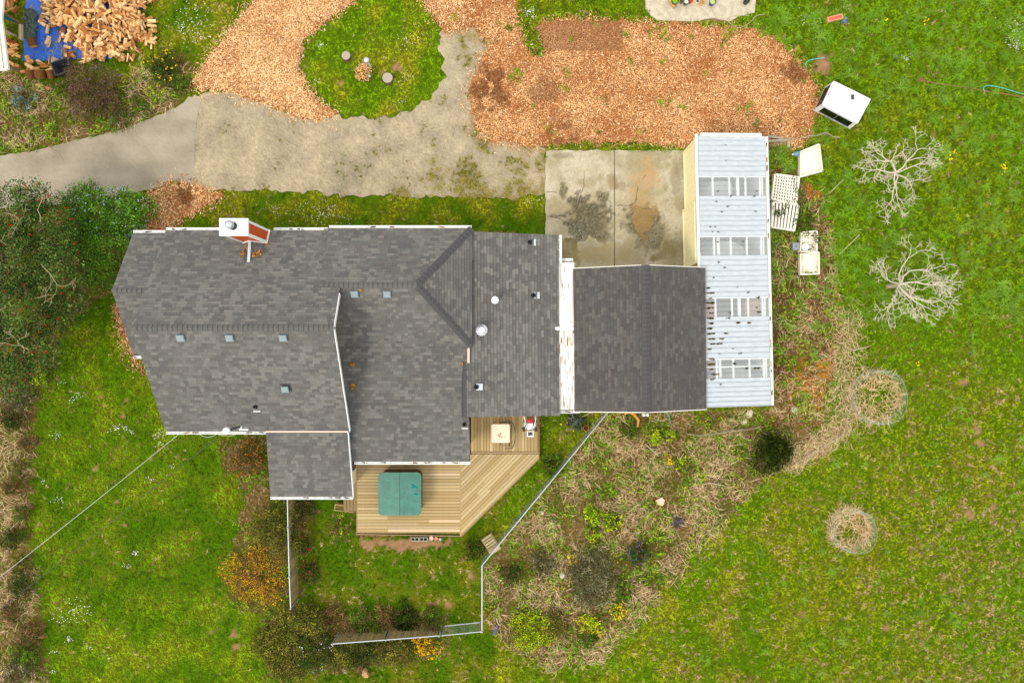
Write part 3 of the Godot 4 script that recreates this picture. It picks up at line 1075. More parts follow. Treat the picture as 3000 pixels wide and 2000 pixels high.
func make_garage() -> void:
	var g := thing("garage", "detached garage with dark grey shingled gable roof beside the white metal roof", "garage")
	var nwt := P(1680, 787, 2.5)
	var swt := P(1685, 1205, 2.5)
	var net := P(2066, 784, 2.5)
	var setx := P(2069, 1198, 2.5)
	var rn := P(1892, 777, 3.8)
	var rs := P(1895, 1207, 3.8)
	var wl := MB.new()
	for q in [[3.0, -3.0, 8.4, 2.75]]:
		wl.at(Vector3((q[0] + q[2]) / 2, 1.2, (q[1] + q[3]) / 2), Vector3(q[2] - q[0], 2.4, q[3] - q[1]))
		for z in [q[1], q[3]]:
			wl.tri(Vector3(q[0], 2.4, z), Vector3(q[2], 2.4, z), Vector3(5.75, 3.65, z))
	part("wall", wl, M.cream, g)
	var dd := MB.new()
	dd.at(Vector3(5.6, 1.1, -3.03), Vector3(4.2, 2.1, 0.06))
	part("garage_door", dd, M.white, g)
	var roof := Node3D.new()
	put(roof, g, "roof")
	var store := []
	var old: Array = M.tone_cols
	var oldt: Array = M.tones
	M.tone_cols = [lin(85, 82, 81), lin(89, 86, 84), lin(93, 90, 88), lin(97, 94, 91), lin(102, 99, 95), lin(87, 85, 85), lin(92, 88, 85), lin(83, 81, 81)]
	M.tones = []
	for c in M.tone_cols:
		M.tones.append(mat(c, 0.93, M.grit_tex, Vector3.ONE * 2.3))
	for q in [[nwt, swt, rs, rn], [net, setx, rs, rn]]:
		shingle_plane(store, q, q[1] - q[0])
		roof_deck("deck", q, roof)
	lay_shingles(store, roof)
	caps(roof, rs, rn, Vector3(-0.92, -0.4, 0), Vector3(0.92, -0.4, 0), 0.2, 5)
	M.tone_cols = old
	M.tones = oldt
	for r in [[nwt, rn], [rn, net], [swt, rs], [rs, setx]]:
		var rk := MB.new()
		var d := Vector3(0, -0.08, 0.015 * signf(r[0].z))
		rk.bar(r[0] + d, r[1] + d, 0.04, 0.15)
		part("rake_board", rk, M.fascia, roof)
	# breezeway: a small corrugated roof between house and garage
	var b := thing("breezeway_roof", "narrow white corrugated metal roof with rust streaks between house and garage", "roof")
	var white := vmat(0.4)
	var rz := P(1660, 962, 2.40).z
	for s in 2:
		var z0: float = rz
		var z1: float = P(1660, 768, 2.22).z if s == 0 else P(1660, 1200, 2.22).z
		for k in 2:
			var x0 := 1.96 + k * 0.44 + (0.05 if s == 1 else 0.0)
			var mb := MB.new()
			var nz := 40
			var nx := 14
			for j in nz + 1:
				for i in nx + 1:
					var x := x0 + 0.44 * i / nx
					var f := float(j) / nz
					var z := lerpf(z0, z1, f)
					mb.v.append(Vector3(x, lerpf(2.40, 2.22, f) + 0.016 * sin(x * TAU / 0.085) + 0.004 * k, z))
					mb.n.append(Vector3(-cos(x * TAU / 0.085), 0.9, 0).normalized())
					var r := n_fine.get_noise_2d(x * 9.0, z * 0.4)
					var c := lin(235, 233, 226).lerp(lin(205, 200, 188), clampf(r, 0, 1))
					var patch := smoothstep(0.30, 0.40, r + (0.35 * smoothstep(0.75, 0.0, f) * (1.0 if x < 2.25 or f < 0.22 else 0.35) if s == 1 else 0.25 * smoothstep(0.35, 0.05, f) - 0.12) - 0.12)
					c = c.lerp(lin(134, 78, 26).lerp(lin(92, 50, 24), clampf(0.5 + n_fine.get_noise_2d(x * 30.0, z * 5.0), 0, 1)), patch)
					mb.c.append(c)
			for j in nz:
				for i in nx:
					var e := j * (nx + 1) + i
					for q in ([e, e + 1, e + nx + 1, e + 1, e + nx + 2, e + nx + 1] if s == 1 else [e, e + nx + 1, e + 1, e + 1, e + nx + 1, e + nx + 2]):
						mb.i.append(q)
			var sm := white.duplicate()
			sm.cull_mode = BaseMaterial3D.CULL_DISABLED
			part("corrugated_panel", mb, sm, b)
	var cap := MB.new()
	cap.tube([Vector3(1.95, 2.405, rz), Vector3(2.86, 2.405, rz)], [0.09, 0.09], 10)
	part("ridge_cap", cap, M.white, b)
	gutter(b, Vector3(1.97, 2.2, P(1660, 766, 2.2).z), Vector3(2.78, 2.2, P(1660, 766, 2.2).z), Vector3(0, 0, -1), 2)
	gutter(b, Vector3(2.02, 2.2, P(1660, 1201, 2.2).z), Vector3(3.1, 2.2, P(1660, 1201, 2.2).z), Vector3(0, 0, 1), 2)
	for z in [-3.4, 2.9]:
		for x in [2.05, 2.7]:
			var po := MB.new()
			po.at(Vector3(x, 1.07, z), Vector3(0.09, 2.16, 0.09))
			part("post", po, M.white, b)


func rib_panel(x0: float, x1: float, z0: float, z1: float, f0: Callable, ribs: int, over := 0.0) -> MB:
	# a sheet whose ribs run along x; f0(x, z) gives the height
	var mb := MB.new()
	var prof := []
	for k in ribs:
		var a := float(k) / ribs
		prof.append([a, 0.0])
		prof.append([a + 0.80 / ribs, 0.0])
		prof.append([a + 0.86 / ribs, 0.05])
		prof.append([a + 0.90 / ribs, 0.05])
	prof.append([1.0, 0.0])
	for k in prof.size() - 1:
		var za := lerpf(z0, z1, prof[k][0])
		var zb := lerpf(z0, z1, prof[k + 1][0])
		var y := [prof[k][1] + over, prof[k + 1][1] + over]
		mb.quad(Vector3(x0, f0.call(x0, zb) + y[1], zb), Vector3(x1, f0.call(x1, zb) + y[1], zb), Vector3(x1, f0.call(x1, za) + y[0], za), Vector3(x0, f0.call(x0, za) + y[0], za))
	return mb


func make_lean_to() -> void:
	var root := thing("storage_shed", "long open shed with ribbed white metal roof and clear skylight strips", "shed")
	var turn := Transform3D(Basis(Vector3.UP, 0.022), P(2146, 390, 2.4))
	root.transform = turn
	# local frame: x across the slope, z down its length
	var xw := -1.66
	var xe := 1.56
	var hgt := func(x: float, _z: float) -> float: return -0.02 - (x - xw) * 0.09
	var white := mat(lin(178, 186, 192), 0.42, M.soft_tex, Vector3(0.3, 0.3, 1.0))
	var clear := mat(lin(214, 220, 222), 0.2)
	clear.transparency = BaseMaterial3D.TRANSPARENCY_ALPHA
	clear.albedo_color.a = 0.3
	clear.cull_mode = BaseMaterial3D.CULL_DISABLED
	white.cull_mode = BaseMaterial3D.CULL_DISABLED
	var k60 := (EYE - 2.35) / EYE / UNIT
	var secs := [[395, 455, 0], [455, 515, 0], [515, 571, 1], [571, 631, 0], [631, 690, 0], [690, 746, 1], [746, 808, 0], [808, 870, 0], [870, 926, 1], [926, 988, 0], [988, 1050, 0], [1050, 1107, 1], [1107, 1190, 0]]
	for s in secs:
		var z0: float = (s[0] - 390) * k60
		var z1: float = (s[1] - 390) * k60
		if s[2] == 0:
			var n := maxi(1, roundi((z1 - z0) / 0.229))
			part("metal_panel", rib_panel(xw, xe + 0.03, z0, z1 + 0.02, hgt, n, 0.003), white, root)
		else:
			part("skylight_panel", rib_panel(xw, xe + 0.02, z0 - 0.02, z1 + 0.02, hgt, 4, -0.006), clear, root)
			var e := MB.new()
			e.bar(Vector3(xw, hgt.call(xw, 0) + 0.028, z0), Vector3(xe, hgt.call(xe, 0) + 0.028, z0), 0.06, 0.008)
			part("skylight_trim", e, M.white, root)
	var zl := 800 * k60
	for x in [-0.9, -0.12, 0.64, 1.32]:
		var pu := MB.new()
		pu.bar(Vector3(x, hgt.call(x, 0) - 0.075, 0.05), Vector3(x, hgt.call(x, 0) - 0.075, zl + 0.02), 0.07, 0.1)
		part("purlin", pu, M.white, root)
	for z in [1.0, 4.25, 7.4, 10.6]:
		var ra := MB.new()
		ra.bar(Vector3(xw + 0.1, hgt.call(xw, 0) - 0.2, z), Vector3(xe - 0.05, hgt.call(xe, 0) - 0.2, z), 0.06, 0.14)
		part("rafter", ra, M.white, root)
	for q in [[0.3, 2.0, 2.75], [-0.65, 5.0, 5.75], [0.25, 7.9, 8.7], [-0.7, 10.7, 11.5]]:
		var tr := MB.new()
		tr.bar(Vector3(q[0], -0.36, q[1] - 0.6), Vector3(q[0], -0.36, q[2] + 0.6), 0.12, 0.14)
		part("beam", tr, M.white, root)
	var tw := MB.new()
	tw.bar(Vector3(xw + 0.01, 0.02, 0.0), Vector3(xw + 0.01, 0.02, zl + 0.05), 0.12, 0.04)
	part("edge_trim", tw, mat(lin(196, 204, 210), 0.45), root)
	var tn := MB.new()
	tn.bar(Vector3(xw + 0.2, 0.0, 0.03), Vector3(xe - 0.15, -0.27, 0.03), 0.14, 0.06)
	part("edge_trim", tn, M.white, root)
	gutter(root, Vector3(xe + 0.02, -0.29, 0.1), Vector3(xe + 0.02, -0.29, zl), Vector3.RIGHT, 0)
	# floor and walls below
	var fl := MB.new()
	fl.at(Vector3(-0.05, -2.36, zl / 2), Vector3(3.1, 0.06, zl - 0.1))
	part("floor", fl, mat(lin(74, 74, 78), 0.9, M.grit_tex, Vector3.ONE), root)
	var wl := MB.new()
	wl.at(Vector3(xe - 0.12, -1.38, zl / 2), Vector3(0.06, 2.05, zl - 0.1))
	part("wall", wl, M.white, root)
	var wn := MB.new()
	wn.at(Vector3(-0.05, -1.35, 0.12), Vector3(3.1, 2.0, 0.06))
	wn.at(Vector3(-0.05, -1.35, zl - 0.05), Vector3(3.1, 2.0, 0.06))
	part("wall", wn, M.cream, root)
	# sliding door leaves on the west side, two tracks
	for d in [[0.15, 3.05, 0.0], [3.0, 5.85, -0.1], [5.4, 7.0, 0.07]]:
		var p := MB.new()
		p.at(Vector3(xw + 0.06 + d[2], -1.25, (d[0] + d[1]) / 2), Vector3(0.04, 2.2, d[1] - d[0]))
		var leaf := part("door_leaf", p, M.cream, root)
		for e in [[d[0] + 0.06, 0.12], [d[1] - 0.06, 0.12]]:
			var st := MB.new()
			st.at(Vector3(xw + 0.025 + d[2], -1.25, e[0]), Vector3(0.05, 2.2, e[1]))
			part("stile", st, M.cream, leaf)
		for y in [-0.2, -2.25]:
			var st2 := MB.new()
			st2.at(Vector3(xw + 0.02 + d[2], y, (d[0] + d[1]) / 2), Vector3(0.05, 0.12, d[1] - d[0] - 0.26))
			part("rail", st2, M.cream, leaf)
	# moss tufts caught on the ribs
	var mo := MB.new()
	for k in 90:
		var along := rng.randf()
		var z := rng.randf_range(6.9, 11.0) if k < 62 else rng.randf_range(0.5, zl - 0.5)
		z = roundf(z / 0.231) * 0.231 + 0.05
		var x := xw + 0.45 + rng.randf_range(-0.03, 0.16) if k < 46 else rng.randf_range(xw + 0.5, xe - 0.1)
		var big := 1.0 if k < 62 else 0.5
		mo.col = [lin(72, 62, 28), lin(96, 74, 32), lin(60, 66, 24)][rng.randi() % 3]
		for j in 4:
			mo.at(Vector3(x + rng.randf_range(-0.08, 0.08) * big, hgt.call(x, z) + 0.032, z + rng.randf_range(-0.02, 0.02)), Vector3(rng.randf_range(0.04, 0.12) * big, 0.03, rng.randf_range(0.03, 0.06) * big), rng.randf_range(-0.3, 0.3))
	part("moss", mo, M.dull, root).set_meta("kind", "stuff")
	# things kept inside, seen through the skylights
	var inv := turn
	var red := thing("storage_tote", "faded red storage tote under the third skylight strip of the shed", "tote", inv * Vector3(-1.0, -2.33, 8.05))
	var t1 := MB.new()
	t1.col = lin(196, 52, 48)
	t1.hexa([Vector3(-0.4, 0, 0.3), Vector3(0.4, 0, 0.3), Vector3(0.4, 0, -0.3), Vector3(-0.4, 0, -0.3), Vector3(-0.45, 1.1, 0.4), Vector3(0.45, 1.1, 0.4), Vector3(0.45, 1.1, -0.4), Vector3(-0.45, 1.1, -0.4)])
	part("tub", t1, M.plastic, red)
	var t2 := MB.new()
	t2.col = lin(206, 66, 62)
	t2.at(Vector3(0, 1.13, 0), Vector3(0.98, 0.05, 0.86))
	part("lid", t2, M.plastic, red)
	var cab := thing("wooden_cabinet", "tan wooden cabinet under the third skylight strip of the shed", "cabinet", inv * Vector3(1.0, -2.33, 8.05))
	var c1 := MB.new()
	c1.col = lin(178, 128, 80)
	c1.at(Vector3(0, 0.75, 0), Vector3(0.6, 1.5, 0.9))
	part("body", c1, M.wood, cab)
	var c2 := MB.new()
	c2.col = lin(190, 140, 92)
	c2.at(Vector3(0, 1.52, 0), Vector3(0.68, 0.04, 1.0))
	part("top", c2, M.wood, cab)
	for q in [[-0.2, 2.2, 1.3, "white dust sheet over stored goods under the first skylight strip"], [0.6, 11.15, 1.2, "white dust sheet over stored goods under the last skylight strip"], [0.1, 5.2, 1.7, "white dust sheet over stored goods under the second skylight strip"]]:
		var ds := MB.new()
		ds.col = lin(205, 205, 204)
		var pr := []
		for k in 9:
			var f := k / 8.0
			pr.append([q[2] * 0.62 * (1.0 - 0.35 * f * f) if k < 8 else 0.0, f * 1.2])
		ds.lathe(Transform3D(Basis.IDENTITY.scaled(Vector3(1.0, 1.0, 0.6)), Vector3.ZERO), pr, 20)
		for k in ds.v.size():
			ds.v[k] += Vector3(1, 0, 1) * n_mid.get_noise_3dv(ds.v[k] * 5.0) * 0.12
		tag(part("dust_sheet", ds, M.dull, self, Transform3D(Basis.IDENTITY, inv * Vector3(q[0], -2.33, q[1]))), q[3], "dust sheet")


# ---------- deck ----------
func deck_boards(root: Node3D, outline: Array, angle: float, pitch: float, y: float) -> void:
	# boards run along local x of a frame turned by angle
	var frame := Transform3D(Basis(Vector3.UP, angle), Vector3(0, y, 0))
	var inv := frame.affine_inverse()
	var poly := PackedVector2Array()
	var lo := Vector2(9e9, 9e9)
	var hi := -lo
	for p in outline:
		var q: Vector3 = inv * P(p[0], p[1], y)
		var r := Vector2(q.x, q.z)
		poly.append(r)
		lo = lo.min(r)
		hi = hi.max(r)
	var z := lo.y
	while z < hi.y - 0.02:
		var r := PackedVector2Array([Vector2(lo.x - 1, z), Vector2(hi.x + 1, z), Vector2(hi.x + 1, z + pitch - 0.016), Vector2(lo.x - 1, z + pitch - 0.016)])
		for piece in Geometry2D.intersect_polygons(r, poly):
			var lo2 := 9e9
			var hi2 := -9e9
			for q in piece:
				lo2 = minf(lo2, q.x)
				hi2 = maxf(hi2, q.x)
			var cuts := [lo2 - 1.0]
			if hi2 - lo2 > 3.4:
				cuts.append(lerpf(lo2, hi2, [0.3, 0.45, 0.6, 0.7][rng.randi() % 4]))
			cuts.append(hi2 + 1.0)
			for k in cuts.size() - 1:
				var win := PackedVector2Array([Vector2(cuts[k] + 0.002, -99), Vector2(cuts[k + 1] - 0.002, -99), Vector2(cuts[k + 1] - 0.002, 99), Vector2(cuts[k] + 0.002, 99)])
				for bit in Geometry2D.intersect_polygons(piece, win):
					var top := []
					var dy := rng.randf_range(-0.003, 0.003)
					for q in bit:
						top.append(Vector3(q.x, dy, q.y))
					var mb := MB.new()
					mb.col = [lin(194, 170, 124), lin(186, 162, 116), lin(202, 180, 136), lin(180, 155, 108), lin(190, 168, 128), lin(198, 175, 130)][rng.randi() % 6]
					if rng.randf() < 0.04:
						mb.col = lin(218, 192, 154)
					mb.prism(top, Vector3(0, -0.035, 0))
					part("deck_board", mb, M.wood, root, frame)
		z += pitch


func make_deck() -> void:
	var y := 0.42
	var d := thing("deck", "weathered tan timber deck with boards laid in three directions behind the house", "deck")
	deck_boards(d, [[1046, 1340], [1347, 1340], [1347, 1561], [1046, 1561]], 0.0, 0.150, y)
	deck_boards(d, [[1351, 1336], [1385, 1330], [1578, 1330], [1578, 1342], [1351, 1569]], PI * 0.25, 0.148, y)
	deck_boards(d, [[1380, 1200], [1576, 1200], [1576, 1322], [1380, 1322]], PI * 0.5, 0.152, y)
	for q in [[[1349, 1340], [1349, 1571]], [[1380, 1326], [1577, 1326]]]:
		var b := MB.new()
		b.col = lin(178, 154, 112)
		b.bar(P(q[0][0], q[0][1], y) - Vector3(0, 0.0215, 0), P(q[1][0], q[1][1], y) - Vector3(0, 0.0215, 0), 0.075, 0.035)
		part("divider_board", b, M.wood, d)
	for q in [[[1046, 1565], [1349, 1571]], [[1351, 1572], [1579, 1344]], [[1579, 1344], [1579, 1200]], [[1044, 1340], [1044, 1566]]]:
		var b := MB.new()
		b.col = lin(160, 136, 98)
		b.bar(P(q[0][0], q[0][1], y) - Vector3(0, 0.12, 0), P(q[1][0], q[1][1], y) - Vector3(0, 0.12, 0), 0.04, 0.2)
		part("rim_board", b, M.wood, d)
	for q in [[1060, 1550], [1200, 1550], [1335, 1550], [1460, 1440], [1565, 1330], [1565, 1240], [1060, 1400], [1420, 1240]]:
		var b := MB.new()
		b.col = lin(140, 118, 84)
		b.at(P(q[0], q[1]) + Vector3(0, 0.15, 0), Vector3(0.1, 0.42, 0.1))
		part("post", b, M.wood, d)
	# wooden steps at the west end of the deck
	var st := thing("wooden_steps", "small weathered wooden steps at the west corner of the deck", "steps", P(1032, 1450))
	for k in 4:
		var b := MB.new()
		b.col = lin(150, 130, 94)
		b.at(Vector3(-0.28 + k * 0.16, 0.33, 0.0), Vector3(0.14, 0.035, 1.4))
		part("tread", b, M.wood, st)
	for x in [-0.3, 0.26]:
		var b := MB.new()
		b.col = lin(130, 112, 80)
		b.at(Vector3(x, 0.13, 0.0), Vector3(0.05, 0.36, 1.3))
		part("stringer", b, M.wood, st)
	var pl := thing("wooden_trough", "tilted weathered wooden trough lying by the deck's west edge", "trough", P(1011, 1485), -0.12)
	for q in [[Vector3(0, 0.16, 0.14), Vector3(0.98, 0.26, 0.05)], [Vector3(0, 0.16, -0.14), Vector3(0.9, 0.3, 0.05)], [Vector3(-0.45, 0.14, 0), Vector3(0.05, 0.24, 0.22)], [Vector3(0.45, 0.14, 0), Vector3(0.05, 0.24, 0.22)], [Vector3(0, 0.03, 0), Vector3(0.84, 0.03, 0.22)]]:
		var b := MB.new()
		b.col = lin(178, 152, 110)
		b.at(q[0] - Vector3(0, 0.03, 0), q[1])
		part("side_board" if q[1].y > 0.1 else "bottom_board", b, M.wood, pl)
	for k in 3:
		var b := MB.new()
		b.col = lin(150, 126, 70)
		b.at(Vector3(0, 0.2, -0.07 + k * 0.06), Vector3(0.84, 0.03, 0.03))
		part("slat", b, M.wood, pl)
	# hot tub
	var tub := thing("hot_tub", "square hot tub with a closed teal vinyl cover on the deck", "hot tub", P(1170.5, 1446.5, 1.3) - Vector3(0, 0.878, 0))
	var body := MB.new()
	body.prism(rounded(1.92, 1.92, 0.22, 0.74), Vector3(0, -0.74, 0))
	part("cabinet", body, mat(lin(92, 58, 32), 0.6, M.wood_tex, Vector3(8, 0.6, 8)), tub)
	var lip := MB.new()
	lip.prism(rounded(2.0, 2.0, 0.24, 0.79), Vector3(0, -0.06, 0))
	part("rim", lip, mat(lin(40, 34, 28), 0.4), tub)
	var teal := mat(lin(54, 114, 100), 0.42, M.stain_tex, Vector3.ONE * 0.4)
	for s in [-1.0, 1.0]:
		var cv := MB.new()
		var r := rounded(2.02, 2.02, 0.2, 0.0)
		var top := []
		var half := PackedVector2Array()
		for p in r:
			half.append(Vector2(p.x, p.z))
		var win := PackedVector2Array([Vector2(0.006 * s, -2), Vector2(2 * s, -2), Vector2(2 * s, 2), Vector2(0.006 * s, 2)])
		for piece in Geometry2D.intersect_polygons(half, win):
			for q in piece:
				top.append(Vector3(q.x, 0.9 - absf(q.x) * 0.035, q.y))
		cv.prism(top, Vector3(0, -0.1, 0))
		part("cover_half", cv, teal, tub)
	var seam := MB.new()
	seam.at(Vector3(0, 0.898, 0), Vector3(0.035, 0.012, 2.0))
	part("hinge_seam", seam, mat(lin(30, 74, 66), 0.5), tub)
	var wet := MB.new()
	wet.col = lin(14, 112, 104)
	for q in [[0.62, -0.42, 0.06], [0.7, -0.36, 0.05], [0.78, -0.32, 0.05], [0.62, -0.3, 0.05], [0.78, 0.02, 0.06], [0.74, 0.0, 0.05], [0.26, -0.04, 0.03]]:
		wet.lathe(Transform3D(Basis(Vector3.UP, q[0] * 9.0).scaled(Vector3(1.3, 1, 0.8)), Vector3(q[0], 0.905 - absf(q[0]) * 0.035, q[1])), [[q[2], 0.0], [q[2] * 0.9, 0.003], [0.0, 0.004]], 10)
	part("worn_patch", wet, M.dull, tub)
	# patio table
	var tb := thing("patio_table", "square cream patio table with rounded corners and an umbrella hole", "table", P(1466.5, 1269.5, 1.14) - Vector3(0, 0.715, 0))
	var tt := MB.new()
	tt.prism(rounded(0.86, 0.86, 0.07, 0.715), Vector3(0, -0.025, 0))
	part("table_top", tt, mat(lin(220, 208, 182), 0.4, M.soft_tex, Vector3.ONE * 2.0), tb)
	var edge := MB.new()
	edge.prism(rounded(0.9, 0.9, 0.09, 0.70), Vector3(0, -0.03, 0))
	part("rim", edge, mat(lin(170, 140, 124), 0.5), tb)
	for x in [-0.36, 0.36]:
		for z in [-0.36, 0.36]:
			var lg := MB.new()
			lg.tube([Vector3(x, 0.0, z), Vector3(x * 0.95, 0.68, z * 0.95)], [0.018, 0.018], 8)
			part("leg", lg, M.darkgrey, tb)
	var ring := MB.new()
	ring.lathe(Transform3D.IDENTITY, [[0.03, 0.716], [0.028, 0.722], [0.0, 0.7225]], 12)
	part("umbrella_hole", ring, M.black, tb)
	var cr := MB.new()
	cr.col = lin(190, 174, 150)
	for t in [0.785, 2.356]:
		cr.bar(Vector3(-cos(t) * 0.52, 0.7165, -sin(t) * 0.52), Vector3(cos(t) * 0.52, 0.7165, sin(t) * 0.52), 0.008, 0.003)
	part("panel_joint", cr, M.dull, tb)
	var lf := MB.new()
	for k in 26:
		lf.col = [lin(96, 70, 30), lin(130, 110, 50), lin(160, 140, 70)][rng.randi() % 3]
		lf.at(Vector3(rng.randfn(-0.02, 0.09), 0.719, rng.randfn(0.12, 0.06)), Vector3(rng.randf_range(0.02, 0.05), 0.004, rng.randf_range(0.01, 0.03)), rng.randf() * TAU)
	part("leaf_litter", lf, M.dull, tb).set_meta("kind", "stuff")
	# wrought iron settee behind the table
	var sb := thing("metal_bench", "black wire-backed metal bench beside the cream patio table", "bench", P(1492, 1268, 0.42))
	var top_r := []
	var low_r := []
	for k in 13:
		var t := -1.25 + 2.5 * k / 12
		top_r.append(Vector3(0.08 + 0.2 * cos(t), 0.82, 0.6 * sin(t) / 0.95))
		low_r.append(Vector3(-0.06 + 0.12 * cos(t), 0.44, 0.55 * sin(t) / 0.95))
	var rad := []
	for k in 13:
		rad.append(0.014)
	var tr := MB.new()
	tr.tube(top_r, rad, 6)
	tr.tube(low_r, rad, 6)
	tr.tube([Vector3(-0.1, 0.44, -0.58), Vector3(-0.42, 0.43, -0.56), Vector3(-0.42, 0.43, 0.5), Vector3(-0.1, 0.44, 0.55)], [0.014, 0.014, 0.014, 0.014], 6)
	part("frame", tr, M.black, sb)
	for k in range(0, 25):
		var f := k / 24.0 * 12.0
		var i0 := mini(int(f), 11)
		var sp := MB.new()
		sp.tube([low_r[i0].lerp(low_r[i0 + 1], f - i0), top_r[i0].lerp(top_r[i0 + 1], f - i0)], [0.005, 0.005], 4, false)
		part("spindle", sp, M.black, sb)
	for q in [Vector3(-0.4, 0, -0.52), Vector3(-0.4, 0, 0.48), Vector3(0.02, 0, -0.55), Vector3(0.02, 0, 0.55)]:
		var lg := MB.new()
		lg.tube([q, q + Vector3(0, 0.44, 0)], [0.013, 0.013], 6)
		part("leg", lg, M.black, sb)
	for q in [[Vector3(0.16, 0.8, -0.6), Vector3(0.0, 0.66, -0.66), Vector3(-0.34, 0.64, -0.6)], [Vector3(0.16, 0.8, 0.6), Vector3(0.0, 0.66, 0.64), Vector3(-0.2, 0.64, 0.66)]]:
		var ar := MB.new()
		ar.tube(q, [0.014, 0.014, 0.014], 6)
		part("armrest", ar, M.black, sb)
	# exercise machine, half under the eave
	var em := thing("exercise_machine", "white and black exercise machine with a red seat on the deck", "exercise machine", P(1552, 1236, 0.42))
	var white := mat(lin(224, 226, 228), 0.35)
	for x in [-0.26, 0.26]:
		var r := MB.new()
		r.tube([Vector3(x, 0.12, -0.75), Vector3(x, 0.16, 0.3)], [0.03, 0.03], 8)
		part("side_rail", r, white, em)
		var fp := MB.new()
		fp.at(Vector3(x * 1.15, 0.2, 0.32), Vector3(0.14, 0.06, 0.2), 0.2)
		part("pedal", fp, M.black, em)
		var rl := MB.new()
		rl.at(Vector3(x, 0.34, -0.08), Vector3(0.1, 0.2, 0.16))
		part("roller", rl, M.darkgrey, em)
		var hb := MB.new()
		hb.tube([Vector3(x * 0.5, 0.9, 0.2), Vector3(x * 0.9, 0.95, -0.1), Vector3(x, 0.95, -0.3)], [0.02, 0.02, 0.02], 6)
		part("handlebar", hb, white, em)
	for z in [-0.7, 0.25]:
		var cb := MB.new()
		cb.at(Vector3(0, 0.05, z), Vector3(0.62, 0.09, 0.09))
		part("foot_bar", cb, white, em)
	var fr := MB.new()
	fr.bar(Vector3(0, 0.1, -0.7), Vector3(0, 0.25, 0.3), 0.1, 0.1)
	fr.bar(Vector3(0, 0.2, 0.25), Vector3(0, 1.05, 0.36), 0.09, 0.09)
	part("frame", fr, M.darkgrey, em)
	var se := MB.new()
	se.lathe(Transform3D(Basis.IDENTITY.scaled(Vector3(1, 1, 0.8)), Vector3(0, 0.6, -0.12)), [[0.1, 0.0], [0.16, 0.03], [0.16, 0.09], [0.11, 0.13], [0.0, 0.14]], 18)
	part("seat", se, mat(lin(186, 16, 24), 0.4), em)
	var post := MB.new()
	post.tube([Vector3(0, 0.15, -0.12), Vector3(0, 0.6, -0.12)], [0.035, 0.035], 8)
	part("seat_post", post, M.black, em)
	var co := MB.new()
	co.box(Transform3D(Basis(Vector3.RIGHT, 0.25), Vector3(0, 1.1, 0.42)), Vector3(0.31, 0.06, 0.27))
	var con := part("console", co, white, em)
	var sc := MB.new()
	sc.box(Transform3D(Basis(Vector3.RIGHT, 0.25), Vector3(0, 1.134, 0.42)), Vector3(0.22, 0.008, 0.19))
	part("screen", sc, M.black, con)
	var lc := MB.new()
	lc.box(Transform3D(Basis(Vector3.RIGHT, 0.25), Vector3(0.03, 1.128, 0.46)), Vector3(0.08, 0.006, 0.04))
	part("readout", lc, mat(lin(116, 150, 84), 0.3), con)
	var gp := MB.new()
	gp.at(Vector3(0, 0.75, 0.12), Vector3(0.26, 0.08, 0.3))
	part("guard", gp, white, em)


func rounded(w: float, d: float, r: float, y: float) -> Array:
	var out := []
	for c in [[1, 1, 0.0], [-1, 1, 0.25], [-1, -1, 0.5], [1, -1, 0.75]]:
		for k in 6:
			var t: float = TAU * (c[2] + 0.25 * k / 5.0)
			out.append(Vector3(c[0] * (w / 2 - r) + cos(t) * r, y, c[1] * (d / 2 - r) + sin(t) * r))
	out.reverse()
	return out


# ---------- chain link fences ----------
func chain_link(parent: Node, a: Vector3, b: Vector3, h0: float, h1: float, pitch := 0.1) -> void:
	var mb := MB.new()
	mb.col = lin(122, 128, 122)
	var l := Vector2(b.x - a.x, b.z - a.z).length()
	var d := (Vector3(b.x, 0, b.z) - Vector3(a.x, 0, a.z)) / l
	var o := Vector3(a.x, 0, a.z)
	var hh := h1 - h0
	for s in [-1.0, 1.0]:
		var x := -hh
		while x < l + hh:
			var x0 := x
			var x1: float = x + hh * s
			var y0 := h0
			var y1 := h1
			if s > 0:
				if x0 < 0:
					y0 = h0 - x0
					x0 = 0
				if x1 > l:
					y1 = h1 - (x1 - l)
					x1 = l
			else:
				if x0 > l:
					y0 = h0 + (x0 - l)
					x0 = l
				if x1 < 0:
					y1 = h1 + x1
					x1 = 0
			if y1 > y0 + 0.02:
				mb.tube([o + d * x0 + Vector3(0, y0, 0), o + d * x1 + Vector3(0, y1, 0)], [0.0018, 0.0018], 3, false)
			x += pitch
	part("chain_link", mb, M.dull, parent)


